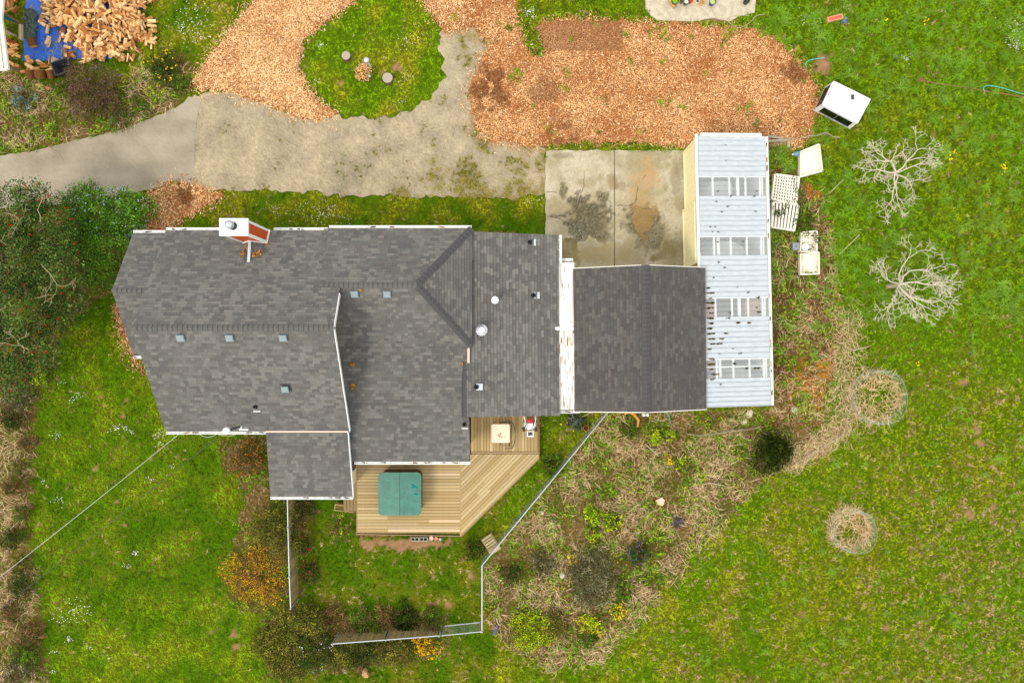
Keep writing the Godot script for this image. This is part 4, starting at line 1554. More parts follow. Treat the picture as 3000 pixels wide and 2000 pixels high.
func fence(label: String, pts: Array, h := 1.2, spacing := 2.6, boards := false) -> void:
	var f := thing("chain_link_fence", label, "fence")
	var prev = null
	for k in pts.size():
		var t := P(pts[k][0], pts[k][1], h)
		var q := Vector3(t.x, 0, t.z)
		var po := MB.new()
		po.tube([q - Vector3(0, 0.1, 0), q + Vector3(0, h + 0.02, 0)], [0.03, 0.03], 8)
		po.lathe(Transform3D(Basis.IDENTITY, q + Vector3(0, h + 0.02, 0)), [[0.045, 0.0], [0.045, 0.03], [0.03, 0.06], [0.0, 0.07]], 10)
		part("post", po, M.galv, f)
		if prev != null:
			var ra := MB.new()
			ra.tube([prev + Vector3(0, h, 0), q + Vector3(0, h, 0)], [0.028, 0.028], 8)
			part("top_rail", ra, M.galv, f)
			if boards:
				var l2: float = (q - prev).length()
				var dir: Vector3 = (q - prev) / l2
				for j in int(l2 / 0.15):
					var bd := MB.new()
					bd.col = tint(lin(166, 150, 104), rng.randf_range(0.75, 1.15))
					bd.at(Vector3.ZERO, Vector3(0.13, h - 0.12, 0.02))
					part("board", bd, M.wood, f, Transform3D(Basis(Vector3.UP, -atan2(dir.z, dir.x)), prev + dir * (0.1 + j * 0.15) + Vector3(0, h * 0.5 - 0.02 + rng.randf_range(-0.02, 0.02), 0) + dir.cross(Vector3.UP) * 0.035))
			else:
				chain_link(f, prev, q, 0.03, h)
			var n := int((q - prev).length() / spacing)
			for j in n:
				var r: Vector3 = prev.lerp(q, (j + 1.0) / (n + 1.0))
				var lp := MB.new()
				lp.tube([r - Vector3(0, 0.1, 0), r + Vector3(0, h - 0.02, 0)], [0.024, 0.024], 8)
				part("post", lp, M.galv, f)
		prev = q


func make_fences() -> void:
	fence("chain-link fence running diagonally from the garage down to the wooden chair", [[1785, 1203], [1413, 1655]])
	fence("straight chain-link fence between the wooden chair and the wire gate", [[1412, 1658], [1412, 1850]])
	fence("metal railed board fence overgrown by shrubs beside the porch wing", [[841, 1440], [843, 1545], [847, 1690], [851, 1782]], 1.2, 2.6, true)
	fence("metal railed board fence along the hedge west of the wire gate", [[972, 1886], [1130, 1874], [1286, 1862]], 1.2, 2.6, true)
	var g := thing("wire_gate", "low chain-link gate in a pale frame at the bottom of the fenced lawn", "gate")
	var a := P(1295, 1862, 1.2)
	var b := P(1404, 1851, 1.2)
	var fr := MB.new()
	for y in [0.1, 1.18]:
		fr.tube([Vector3(a.x, y, a.z), Vector3(b.x, y, b.z)], [0.025, 0.025], 8)
	for p in [a, b]:
		fr.tube([Vector3(p.x, 0.1, p.z), Vector3(p.x, 1.18, p.z)], [0.025, 0.025], 8)
	part("frame", fr, M.galv, g)
	var m := a.lerp(b, 0.58)
	var br := MB.new()
	br.tube([Vector3(m.x, 0.1, m.z), Vector3(m.x, 1.18, m.z)], [0.014, 0.014], 6)
	part("brace", br, M.galv, g)
	chain_link(g, a, b, 0.1, 1.18, 0.06)
	for p in [a + Vector3(-0.12, 0, 0.02), b + Vector3(0.06, 0, -0.01)]:
		var hp := MB.new()
		hp.tube([Vector3(p.x, -0.1, p.z), Vector3(p.x, 1.22, p.z)], [0.03, 0.03], 8)
		part("gate_post", hp, M.galv, g)
	# low wire fences round the old vegetable beds
	var w := 0
	for q in [[[[2010, 1268], [2045, 1272], [2130, 1260], [2215, 1250]], "sagging wire netting on thin stakes south of the white metal roof"], [[[2215, 1250], [2240, 1270], [2290, 1300]], "bleached stake fence leaning beside the dark conifer"], [[[2318, 1355], [2352, 1335], [2460, 1270], [2485, 1180]], "half buried wire fence in dry grass joining the large wire cage"], [[[2255, 430], [2300, 415], [2360, 405], [2410, 395], [2450, 410]], "thin stick and netting fence behind the largest white tray"]]:
		var f := thing("wire_fence", q[1], "fence")
		var prev = null
		for p in q[0]:
			var o := P(p[0], p[1])
			var po := MB.new()
			po.col = lin(176, 160, 132)
			po.tube([o - Vector3(0, 0.1, 0), o + Vector3(rng.randf_range(-0.15, 0.15), rng.randf_range(0.4, 0.7), rng.randf_range(-0.15, 0.15))], [0.02, 0.014], 5)
			part("stake", po, M.dull, f)
			if prev != null:
				chain_link(f, prev, o, 0.0, 0.42, 0.11)
				var ra := MB.new()
				ra.col = lin(184, 172, 148)
				ra.tube([prev + Vector3(0, 0.42, 0), prev.lerp(o, 0.5) + Vector3(0, 0.34, 0.05), o + Vector3(0, 0.42, 0)], [0.012, 0.009, 0.012], 4)
				part("rail", ra, M.dull, f)
			prev = o
		w += 1


# ---------- things about the yard ----------
func tray(label: String, c: Array, h: float, slats := 0) -> void:
	# a shallow white tray given by its four top corners
	var pts := []
	for q in c:
		pts.append(P(q[0], q[1], h))
	var mid: Vector3 = (pts[0] + pts[1] + pts[2] + pts[3]) / 4.0
	mid.y = 0
	var t := thing("white_tray" if slats == 0 else "slatted_crate", label, "tray" if slats == 0 else "crate", mid)
	var p := []
	for q in pts:
		p.append(q - mid)
	var white := mat(lin(226, 220, 205), 0.5, M.soft_tex, Vector3.ONE * 0.8)
	for k in 4:
		var s := MB.new()
		var a: Vector3 = p[k]
		var b: Vector3 = p[(k + 1) % 4]
		var inw: Vector3 = -((a + b) * 0.5)
		inw.y = 0
		inw = inw.normalized() * 0.025
		s.bar(a + inw - Vector3(0, h * 0.5, 0), b + inw - Vector3(0, h * 0.5, 0), 0.05, h)
		part("side", s, white, t)
	var fl := MB.new()
	var top := []
	for q in p:
		top.append(Vector3(q.x * 0.94, maxf(h - 0.22, 0.06), q.z * 0.94))
	fl.prism(top, Vector3(0, -0.04, 0))
	part("base", fl, white if slats == 0 else mat(lin(110, 84, 50), 0.9, M.grit_tex, Vector3.ONE), t)
	var n := slats if slats > 0 else 0
	for k in n:
		var f := (k + 0.5) / n
		var s := MB.new()
		s.bar(p[0].lerp(p[1], f) - Vector3(0, 0.03, 0), p[3].lerp(p[2], f) - Vector3(0, 0.03, 0), 0.105 if slats < 9 else 0.075, 0.025)
		part("slat", s, white, t)
	if slats > 8:
		for k in 9:
			var f := (k + 0.5) / 9
			var s := MB.new()
			s.bar(p[0].lerp(p[3], f) - Vector3(0, 0.05, 0), p[1].lerp(p[2], f) - Vector3(0, 0.05, 0), 0.06, 0.02)
			part("slat", s, white, t)
	if slats == 0:
		var st := MB.new()
		var n2 := 16
		for k in n2:
			var f := (k + rng.randf()) / n2
			st.col = [lin(70, 56, 34), lin(90, 80, 40), lin(60, 60, 30)][rng.randi() % 3]
			var q: Vector3 = (p[0] * 0.93).lerp(p[3] * 0.93, f) if k < 11 else (p[3] * 0.93).lerp(p[2] * 0.93, rng.randf())
			st.at(Vector3(q.x, maxf(h - 0.21, 0.07), q.z), Vector3(rng.randf_range(0.02, 0.07), 0.02, rng.randf_range(0.02, 0.05)), rng.randf() * TAU)
		part("leaf_litter", st, M.dull, t).set_meta("kind", "stuff")
		for k in range(1, 9):
			var g := MB.new()
			g.bar(Vector3(top[0].x, top[0].y + 0.004, top[0].z).lerp(Vector3(top[1].x, top[1].y + 0.004, top[1].z), k / 9.0), Vector3(top[3].x, top[3].y + 0.004, top[3].z).lerp(Vector3(top[2].x, top[2].y + 0.004, top[2].z), k / 9.0), 0.012, 0.008)
			part("rib", g, white, t)


func pot(label: String, u: float, v: float, r: float, h: float, c: Color, soil: Color, y := 0.0, group := "") -> void:
	var p := thing("plant_pot", label, "pot", P(u, v, h) * Vector3(1, 0, 1) + Vector3(0, y, 0), 0.0, group)
	var b := MB.new()
	b.col = c
	b.lathe(Transform3D.IDENTITY, [[r * 0.7, 0.0], [r * 0.95, h * 0.85], [r, h * 0.86], [r, h], [r * 0.86, h], [r * 0.84, h * 0.8]], 16)
	part("bowl", b, M.paint, p)
	var s := MB.new()
	s.col = soil
	s.lathe(Transform3D.IDENTITY, [[r * 0.85, h * 0.8], [r * 0.5, h * 0.86], [0.0, h * 0.87]], 12)
	part("soil", s, M.dull, p)


func make_yard_things() -> void:
	# pickup canopy standing in the grass
	var tl := P(2442.5, 238, 0.82)
	var tr := P(2550, 291, 0.82)
	var br := P(2512.7, 360.5, 0.82)
	var bl := P(2410.5, 306.5, 0.82)
	var c := (tl + tr + br + bl) / 4.0
	c.y = 0.0
	var cn := thing("truck_canopy", "white fibreglass truck canopy with dark windows standing in the grass", "truck canopy", c)
	var up := [bl - c, br - c, tr - c, tl - c]
	var lo := []
	for k in 4:
		var q: Vector3 = up[k] * 1.05
		q.y = 0.0
		lo.append(q)
	var white := mat(lin(216, 217, 221), 0.22, M.soft_tex, Vector3.ONE * 0.5)
	var sh := MB.new()
	sh.quad(up[0], up[1], up[2], up[3])
	for k in 4:
		var q := (k + 1) % 4
		# wall with a window opening: four strips round it
		var a: Vector3 = lo[k]
		var b: Vector3 = lo[q]
		var d: Vector3 = up[q]
		var e: Vector3 = up[k]
		var f := func(s: float, t: float) -> Vector3: return a.lerp(b, s).lerp(e.lerp(d, s), t)
		sh.quad(a, b, f.call(1.0, 0.14), f.call(0.0, 0.14))
		sh.quad(f.call(0.0, 0.82), f.call(1.0, 0.82), d, e)
		sh.quad(f.call(0.0, 0.14), f.call(0.09, 0.14), f.call(0.09, 0.82), f.call(0.0, 0.82))
		sh.quad(f.call(0.91, 0.14), f.call(1.0, 0.14), f.call(1.0, 0.82), f.call(0.91, 0.82))
	part("shell", sh, white, cn)
	for k in 4:
		var q := (k + 1) % 4
		var f2 := func(s: float, t: float) -> Vector3: return (lo[k].lerp(lo[q], s).lerp(up[k].lerp(up[q], s), t)) * Vector3(0.985, 1.0, 0.985)
		var g := MB.new()
		g.quad(f2.call(0.09, 0.14), f2.call(0.91, 0.14), f2.call(0.91, 0.82), f2.call(0.09, 0.82))
		var win := part("window", g, M.glass, cn)
		var fr := MB.new()
		fr.bar(f2.call(0.5, 0.14), f2.call(0.5, 0.82), 0.02, 0.03, Vector3(f2.call(0.5, 0.4).x, 0, f2.call(0.5, 0.4).z).normalized())
		fr.bar(f2.call(0.09, 0.14) * 1.012, f2.call(0.91, 0.14) * 1.012, 0.02, 0.03)
		part("frame", fr, M.darkgrey if k == 3 else M.galv, win)
	var rim := MB.new()
	for k in 4:
		rim.bar(up[k] + Vector3(0, 0.004, 0), up[(k + 1) % 4] + Vector3(0, 0.004, 0), 0.05, 0.03)
	part("roof_edge", rim, white, cn)
	var ve := MB.new()
	ve.at(P(2499, 284, 0.85) - c, Vector3(0.13, 0.05, 0.22), 0.0)
	part("roof_vent", ve, M.darkgrey, cn)
	var bl2 := MB.new()
	bl2.bar(P(2427, 280, 0.84) - c, P(2434, 267, 0.84) - c, 0.03, 0.03)
	part("brake_light", bl2, mat(lin(120, 110, 110), 0.3), cn)
	# trays and crates east of the shed
	tray("largest white tray, tilted, nearest the bare trees and the blue jug", [[2346, 442], [2403, 419], [2413, 501], [2345, 519]], 0.3)
	tray("white lattice crate overgrown by ivy, next to the shed wall", [[2270, 507], [2345, 517], [2336, 602], [2260, 584]], 0.25, 10)
	tray("white slatted crate overgrown by ivy, south of the lattice crate", [[2264, 589], [2345, 597], [2330, 677], [2259, 666]], 0.25, 8)
	tray("white tray with ivy trailing over it, beside the white bucket", [[2349, 679], [2397, 674], [2396, 738], [2344, 738]], 0.28)
	tray("clean white tray below the ivy covered tray", [[2345, 743], [2402, 736], [2403, 803], [2346, 805]], 0.25)
	var gb := thing("utility_box", "small grey lidded utility box beside the white bucket", "box", P(2325, 724))
	var gm := MB.new()
	gm.col = lin(112, 116, 120)
	gm.hexa([Vector3(-0.14, 0, 0.15), Vector3(0.14, 0, 0.15), Vector3(0.14, 0, -0.15), Vector3(-0.14, 0, -0.15), Vector3(-0.15, 0.3, 0.16), Vector3(0.15, 0.3, 0.16), Vector3(0.15, 0.3, -0.16), Vector3(-0.15, 0.3, -0.16)])
	part("box", gm, M.plastic, gb)
	var gl := MB.new()
	gl.col = lin(124, 128, 132)
	gl.at(Vector3(0, 0.32, 0), Vector3(0.33, 0.04, 0.35))
	part("lid", gl, M.plastic, gb)
	var gh := MB.new()
	gh.col = lin(40, 40, 42)
	gh.at(Vector3(0, 0.345, 0), Vector3(0.025, 0.02, 0.07))
	part("handle", gh, M.plastic, gb)
	var bk := thing("bucket", "white lidded plastic bucket between the two small white trays", "bucket", P(2351, 726))
	var bm := MB.new()
	bm.col = lin(236, 236, 234)
	bm.lathe(Transform3D.IDENTITY, [[0.13, 0.0], [0.15, 0.36]], 18)
	part("body", bm, M.plastic, bk)
	var bm2 := MB.new()
	bm2.col = lin(240, 240, 238)
	bm2.lathe(Transform3D.IDENTITY, [[0.165, 0.345], [0.165, 0.375], [0.13, 0.38], [0.0, 0.38]], 18)
	part("lid", bm2, M.plastic, bk)
	var jg := thing("water_jug", "translucent blue water jug lying beside the largest white tray", "jug", P(2331, 453), 0.1)
	var jm := MB.new()
	jm.col = lin(90, 128, 140)
	jm.lathe(Transform3D(Basis(Vector3.BACK, PI / 2), Vector3(0.2, 0.13, 0)), [[0.0, -0.02], [0.1, 0.0], [0.13, 0.04], [0.125, 0.12], [0.13, 0.2], [0.125, 0.26], [0.1, 0.32], [0.04, 0.37]], 18)
	part("body", jm, M.plastic, jg)
	var jc := MB.new()
	jc.col = lin(220, 226, 230)
	jc.lathe(Transform3D(Basis(Vector3.BACK, PI / 2), Vector3(-0.17, 0.13, 0)), [[0.04, 0.0], [0.04, 0.05], [0.0, 0.051]], 12)
	part("cap", jc, M.plastic, jg)
	for q in [[[2250, 398], [2296, 405], 0.12, "upper grey weathered timber lying at the shed's north-east corner"], [[2250, 413], [2316, 409], 0.14, "longer grey weathered timber at the shed's north-east corner"], [[2312, 412], [2311, 431], 0.13, "short grey weathered timber offcut across the longer one's end"]]:
		var mb := MB.new()
		mb.col = lin(176, 166, 142)
		var a := P(q[0][0], q[0][1], q[2])
		var b := P(q[1][0], q[1][1], q[2])
		var l := (b - a).length()
		mb.at(Vector3.ZERO, Vector3(l, q[2], 0.11 if l > 0.5 else 0.13))
		var o := part("timber", mb, M.wood, self, Transform3D(Basis(Vector3.UP, -atan2(b.z - a.z, b.x - a.x)), (a + b) * 0.5 - Vector3(0, q[2] * 0.5, 0)))
		tag(o, q[3], "timber")
	for q in [[2000, 402, 2022, 404, "short pale plank end at the shed's north-west corner"], [90, 246, 143, 259, "reddish plank lying below the log rounds by the bright green bush"]]:
		var mb := MB.new()
		mb.col = lin(198, 140, 92)
		var a := P(q[0], q[1], 0.06)
		var b := P(q[2], q[3], 0.06)
		mb.at(Vector3.ZERO, Vector3((b - a).length(), 0.05, 0.14))
		tag(part("plank", mb, M.wood, self, Transform3D(Basis(Vector3.UP, -atan2(b.z - a.z, b.x - a.x)), (a + b) * 0.5 - Vector3(0, 0.03, 0))), q[4], "plank")
	# slatted wooden chair by the fence
	var ch := thing("wooden_chair", "weathered slatted wooden chair standing against the chain-link fence", "chair", P(1441, 1588), 0.6)
	for k in 5:
		var s := MB.new()
		s.col = [lin(176, 158, 124), lin(164, 146, 112), lin(186, 168, 136)][k % 3]
		s.at(Vector3(0, 0.42 + k * 0.02, -0.42 + k * 0.135), Vector3(0.5, 0.03, 0.1))
		part("slat", s, M.wood, ch)
	var s2 := MB.new()
	s2.col = lin(190, 172, 138)
	s2.at(Vector3(0, 0.53, 0.27), Vector3(0.6, 0.04, 0.2))
	part("seat_board", s2, M.wood, ch)
	for x in [-0.27, 0.27]:
		var sd := MB.new()
		sd.col = lin(160, 142, 106)
		sd.bar(Vector3(x, 0.37, -0.48), Vector3(x, 0.48, 0.32), 0.05, 0.07)
		part("side_rail", sd, M.wood, ch)
		for z in [-0.44, 0.3]:
			var lg := MB.new()
			lg.col = lin(150, 132, 98)
			lg.at(Vector3(x, 0.2 + (z + 0.44) * 0.05, z), Vector3(0.06, 0.44 + (z + 0.44) * 0.1, 0.06))
			part("leg", lg, M.wood, ch)
	# cinder blocks and pots along the deck's south edge
	for q in [[1216.5, 1577, "concrete block at the deck's south edge, the one farther from the pots"], [1241.5, 1577, "concrete block at the deck's south edge, the one next to the pots"]]:
		var b := thing("cinder_block", q[2], "block", P(q[0], q[1]))
		for e in [[Vector3(0, 0.1, 0.085), Vector3(0.39, 0.2, 0.03)], [Vector3(0, 0.1, -0.085), Vector3(0.39, 0.2, 0.03)], [Vector3(-0.18, 0.1, 0), Vector3(0.03, 0.2, 0.14)], [Vector3(0, 0.1, 0), Vector3(0.03, 0.2, 0.14)], [Vector3(0.18, 0.1, 0), Vector3(0.03, 0.2, 0.14)]]:
			var w := MB.new()
			w.at(e[0] - Vector3(0, 0.04, 0), e[1])
			part("web", w, M.concrete_plain, b)
	pot("blue rimmed pot at the deck's south edge", 1263, 1577, 0.115, 0.2, lin(150, 170, 216), lin(214, 178, 140))
	pot("terracotta pot at the deck's south edge", 1277, 1578, 0.1, 0.18, lin(208, 130, 84), lin(206, 140, 98))
	pot("small white pot at the deck's south edge", 1289, 1580, 0.06, 0.12, lin(214, 222, 232), lin(170, 170, 170))
	pot("terracotta pot by the diagonal fence near the garage", 1717, 1254, 0.14, 0.22, lin(186, 96, 46), lin(60, 44, 26))
	# pots in a row on the slab at the top edge
	var row := [[1978, 2, 0.18, 0.3, lin(46, 62, 40), lin(110, 160, 30), "dark green pot of bright foliage, first of the row on the concrete slab"], [1997, 4, 0.1, 0.2, lin(120, 92, 60), lin(90, 70, 40), "small brown pot beside the dark green one on the slab"], [2011, 5, 0.13, 0.26, lin(40, 56, 56), lin(200, 226, 200), "dark pot with pale foliage in the row on the slab"], [2024, 3, 0.1, 0.2, lin(196, 40, 26), lin(170, 60, 40), "red pot in the row on the slab"], [2044, 4, 0.09, 0.18, lin(220, 216, 200), lin(70, 60, 40), "small white pot in the row on the slab"], [2057, 7, 0.13, 0.2, lin(216, 158, 100), lin(150, 120, 80), "tan clay pot in the row on the slab"], [2088, 5, 0.17, 0.26, lin(52, 60, 120), lin(170, 180, 100), "blue and white glazed pot at the row's open end"], [2188, 2, 0.15, 0.26, lin(30, 34, 42), lin(60, 60, 50), "black pot alone at the far end of the slab"]]
	for q in row:
		pot(q[6], q[0], q[1], q[2], q[3], q[4], q[5], 0.05)
	var lg := MB.new()
	lg.col = lin(206, 160, 100)
	lg.tube([Vector3(-0.45, 0, 0), Vector3(0.45, 0, 0)], [0.09, 0.09], 10)
	tag(part("timber_post", lg, M.wood, self, Transform3D(Basis(Vector3.UP, -1.05), P(1962, 2) + Vector3(0, 0.14, 0))), "tan timber post lying on the slab beside the pots", "post")
	# red planter and blue scrap in the grass
	var rp := thing("planter_box", "long pinkish red planter box in the upper meadow", "planter", P(2443, 57), 0.24)
	for e in [[Vector3(0, 0.1, 0.1), Vector3(0.72, 0.2, 0.03)], [Vector3(0, 0.1, -0.1), Vector3(0.72, 0.2, 0.03)], [Vector3(-0.35, 0.1, 0), Vector3(0.03, 0.2, 0.17)], [Vector3(0.35, 0.1, 0), Vector3(0.03, 0.2, 0.17)]]:
		var w := MB.new()
		w.col = lin(228, 150, 124)
		w.at(e[0], e[1])
		part("side", w, M.plastic, rp)
	var wb := MB.new()
	wb.col = lin(206, 96, 72)
	wb.at(Vector3(0, 0.07, 0), Vector3(0.66, 0.08, 0.16))
	part("base", wb, M.plastic, rp)
	var bt := MB.new()
	bt.col = lin(46, 70, 150)
	bt.prism([Vector3(-0.16, 0.02, 0.16), Vector3(0.16, 0.03, 0.13), Vector3(0.14, 0.05, -0.16), Vector3(-0.05, 0.03, -0.18)], Vector3(0, -0.012, 0))
	tag(part("tarp_scrap", bt, M.plastic, self, Transform3D(Basis.IDENTITY, P(2473, 60))), "scrap of blue tarp beside the red planter box", "tarp")
	# litter in the bramble bed
	var pk := MB.new()
	pk.col = lin(232, 176, 160)
	pk.prism([Vector3(-0.24, 0.08, -0.05), Vector3(-0.1, 0.08, 0.17), Vector3(0.12, 0.1, 0.2), Vector3(0.22, 0.08, -0.06), Vector3(0.08, 0.1, -0.2)], Vector3(0, -0.02, 0))
	tag(part("plastic_sheet", pk, M.plastic, self, Transform3D(Basis.IDENTITY, P(1934, 1468))), "pale pink scrap of plastic lying in the dry bramble bed", "plastic scrap")
	var sl := MB.new()
	sl.col = lin(84, 88, 98)
	sl.prism([Vector3(-0.14, 0.1, 0.28), Vector3(0.05, 0.1, 0.25), Vector3(0.17, 0.14, -0.2), Vector3(0.08, 0.16, -0.32), Vector3(-0.08, 0.12, 0.0)], Vector3(0, -0.04, 0))
	tag(part("slate", sl, M.dull, self, Transform3D(Basis.IDENTITY, P(1450, 1843))), "dark grey slate lying just outside the wire gate", "slate")
	for q in [[2196, 1210, 0.2, "upright pale stone south of the white metal roof"], [2180, 1234, 0.16, "pale stone below the upright one south of the metal roof"], [2327, 1199, 0.17, "lone pale stone by the orange moss patch"], [1012, 1962, 0.16, "pair-end pale stone at the left of the bottom log"], [1037, 1953, 0.11, "small pale stone next to the bottom log"], [1585, 1502, 0.12, "small white stone in the bramble bed near the diagonal fence"], [1647, 1684, 0.14, "white stone beside the grey lavender bush"]]:
		rock(q[3], P(q[0], q[1]), q[2], lin(206, 194, 172))
	# sawn log halves at the bottom
	for q in [[1055, 1953, 0.2, 0.3, "dark barked half log at the bottom hedge"], [1072, 1967, 0.24, -0.4, "pale split log face at the bottom hedge"]]:
		var l := MB.new()
		l.col = lin(196, 152, 108) if q[3] < 0 else lin(150, 112, 74)
		var top := []
		for k in 9:
			var t: float = PI * k / 8.0
			top.append(Vector3(cos(t) * q[2], 0.2, sin(t) * q[2] * 1.1 - 0.08))
		l.prism(top, Vector3(0, -0.26, 0))
		tag(part("log_half", l, M.bark, self, Transform3D(Basis(Vector3.UP, q[3] * 3.0), P(q[0], q[1]))), q[4], "log")
	# stumps, lamps and bird bath on the island
	for q in [[1016, 167, 0.21, "pale weathered stump beside the white daffodils"], [1137, 232, 0.25, "cracked flat stump by the bare patch on the grass island"]]:
		var s := thing("tree_stump", q[3], "stump", P(q[0], q[1]))
		var b := MB.new()
		b.col = lin(118, 98, 74)
		b.lathe(Transform3D.IDENTITY, [[q[2] * 1.15, -0.06], [q[2] * 1.05, 0.1], [q[2], 0.2]], 18)
		part("trunk", b, M.bark, s)
		var t := MB.new()
		t.col = lin(176, 164, 148)
		t.lathe(Transform3D.IDENTITY, [[q[2], 0.2], [q[2] * 0.6, 0.215], [q[2] * 0.3, 0.2], [0.0, 0.19]], 18)
		part("cut_face", t, M.bark, s)
	var lp := thing("garden_lamp", "grey mushroom-capped garden lamp beside the yellow bush on the island", "garden lamp", P(1083, 195))
	var lm := MB.new()
	lm.tube([Vector3(0, -0.05, 0), Vector3(0, 0.75, 0)], [0.07, 0.06], 10)
	part("post", lm, M.white, lp)
	var lh := MB.new()
	lh.lathe(Transform3D.IDENTITY, [[0.06, 0.68], [0.14, 0.72], [0.15, 0.8], [0.1, 0.86], [0.0, 0.88]], 16)
	part("cap", lh, M.galv, lp)
	var lp2 := thing("solar_light", "small round solar light below the yellow bush on the island", "solar light", P(1086, 230))
	var sm := MB.new()
	sm.tube([Vector3(0, -0.05, 0), Vector3(0, 0.3, 0)], [0.012, 0.012], 6)
	part("stake", sm, M.darkgrey, lp2)
	var sm2 := MB.new()
	sm2.lathe(Transform3D.IDENTITY, [[0.03, 0.26], [0.075, 0.3], [0.07, 0.36], [0.0, 0.39]], 14)
	part("head", sm2, M.galv, lp2)
	# orange armchair frame and oddments behind the garage
	var oc := MB.new()
	oc.col = lin(206, 150, 76)
	oc.tube([P(1830, 1212, 0.2), P(1845, 1206, 0.3), P(1860, 1216, 0.3), P(1871, 1230, 0.25), P(1868, 1250, 0.15)], [0.05, 0.06, 0.07, 0.07, 0.05], 7)
	tag(part("bent_branch", oc, M.bark, self), "bent orange peeled branch lying behind the garage", "branch")
	for q in [[1884, 1214, "white enamel jug, first of the pair behind the garage"], [1895, 1214, "white enamel jug, second of the pair behind the garage"]]:
		var jj := MB.new()
		jj.col = lin(232, 230, 236)
		jj.lathe(Transform3D.IDENTITY, [[0.06, 0.0], [0.085, 0.06], [0.08, 0.16], [0.05, 0.24], [0.06, 0.3], [0.0, 0.27]], 14)
		tag(part("enamel_jug", jj, M.plastic, self, Transform3D(Basis.IDENTITY, P(q[0], q[1]))), q[2], "jug")


func rock(label: String, p: Vector3, r: float, c: Color) -> void:
	var m := MB.new()
	var pr := []
	for k in 7:
		var t := PI * (0.1 + 0.9 * k / 6.0)
		pr.append([sin(t) * r, (0.35 - cos(t) * 0.5) * r])
	m.lathe(Transform3D.IDENTITY, pr, 10)
	for k in m.v.size():
		m.v[k] *= 1.0 + n_mid.get_noise_3dv(m.v[k] * 9.0 + p * 3.0) * 0.6
		m.c[k] = tint(c, 1.0 + n_fine.get_noise_3dv(m.v[k] * 9.0) * 0.25)
	tag(part("stone", m, M.bark, self, Transform3D(Basis(Vector3.UP, p.x), p - Vector3(0, 0.03, 0))), label, "stone")


# ---------- firewood ----------
func log_shape(kind: int) -> MB:
	var m := MB.new()
	var l := 0.19
	var sec := []
	match kind:
		0: sec = [[-0.075, -0.05], [0.075, -0.05], [0.05, 0.03], [0.0, 0.085], [-0.05, 0.05]]
		1: sec = [[-0.085, -0.03], [0.085, -0.03], [0.07, 0.03], [0.03, 0.065], [-0.03, 0.065], [-0.07, 0.03]]
		2: sec = [[-0.06, -0.035], [0.065, -0.045], [0.055, 0.045], [-0.05, 0.035]]
		3: sec = [[-0.03, -0.025], [0.035, -0.02], [0.01, 0.04]]
		4: sec = [[-0.09, -0.06], [0.06, -0.075], [0.09, 0.0], [0.06, 0.07], [-0.02, 0.09], [-0.08, 0.04]]
	var pale := lin(240, 204, 150)
	var n := sec.size()
	for k in n:
		var a: Array = sec[k]
		var b: Array = sec[(k + 1) % n]
		m.col = lin(176, 122, 74) if k == 0 and kind != 3 else tint(pale, [1.0, 0.9, 1.06, 0.96, 0.86, 1.0][k % 6])
		var mid_a := Vector3(0.0, a[0] * 1.05, a[1])
		var mid_b := Vector3(0.0, b[0] * 1.0, b[1] * 1.06)
		m.quad(Vector3(-l, a[1], a[0]), Vector3(0, mid_a.z, mid_a.y), Vector3(0, mid_b.z, mid_b.y), Vector3(-l, b[1], b[0]))
		m.quad(Vector3(0, mid_a.z, mid_a.y), Vector3(l, a[1] * 0.94, a[0]), Vector3(l, b[1] * 0.94, b[0]), Vector3(0, mid_b.z, mid_b.y))
	m.col = lin(226, 170, 108)
	for k in range(1, n - 1):
		m.tri(Vector3(-l, sec[0][1], sec[0][0]), Vector3(-l, sec[k][1], sec[k][0]), Vector3(-l, sec[k + 1][1], sec[k + 1][0]))
		m.tri(Vector3(l, sec[0][1] * 0.94, sec[0][0]), Vector3(l, sec[k + 1][1] * 0.94, sec[k + 1][0]), Vector3(l, sec[k][1] * 0.94, sec[k][0]))
	return m


func heap_height(u: float, v: float) -> float:
	var d := Vector2((u - 295.0) / 172.0, (v - 55.0) / 128.0).length()
	d += n_mid.get_noise_2d(u * 0.045, v * 0.045) * 0.5
	return 0.55 * clampf(1.0 - d * d, 0.0, 1.0)


func patch_sheet(c: Array, n: int, lift: float, bump: float, hold: Callable) -> MB:
	var m := MB.new()
	for j in n + 1:
		for k in n + 1:
			var q: Vector2 = Vector2(c[0][0], c[0][1]).lerp(Vector2(c[1][0], c[1][1]), float(k) / n).lerp(Vector2(c[3][0], c[3][1]).lerp(Vector2(c[2][0], c[2][1]), float(k) / n), float(j) / n)
			var p := P(q.x, q.y)
			p += Vector3(n_mid.get_noise_2d(p.x * 2.0, p.z * 2.0), 0, n_mid.get_noise_2d(p.z * 2.0, p.x * 2.0 + 7.0)) * 0.12
			p.y = lift + absf(n_fine.get_noise_2d(p.x * 1.5, p.z * 1.5)) * bump + hold.call(q.x, q.y)
			m.v.append(p)
			m.n.append(Vector3.UP)
			m.c.append(Color.WHITE)
	for j in n:
		for k in n:
			var e := j * (n + 1) + k
			for q in [e, e + 1, e + n + 1, e + 1, e + n + 2, e + n + 1]:
				m.i.append(q)
	for k in m.n.size():
		m.n[k] = Vector3.ZERO
	for k in range(0, m.i.size(), 3):
		var nn := (m.v[m.i[k + 2]] - m.v[m.i[k]]).cross(m.v[m.i[k + 1]] - m.v[m.i[k]])
		for q in 3:
			m.n[m.i[k + q]] += nn
	for k in m.n.size():
		m.n[k] = m.n[k].normalized()
	return m


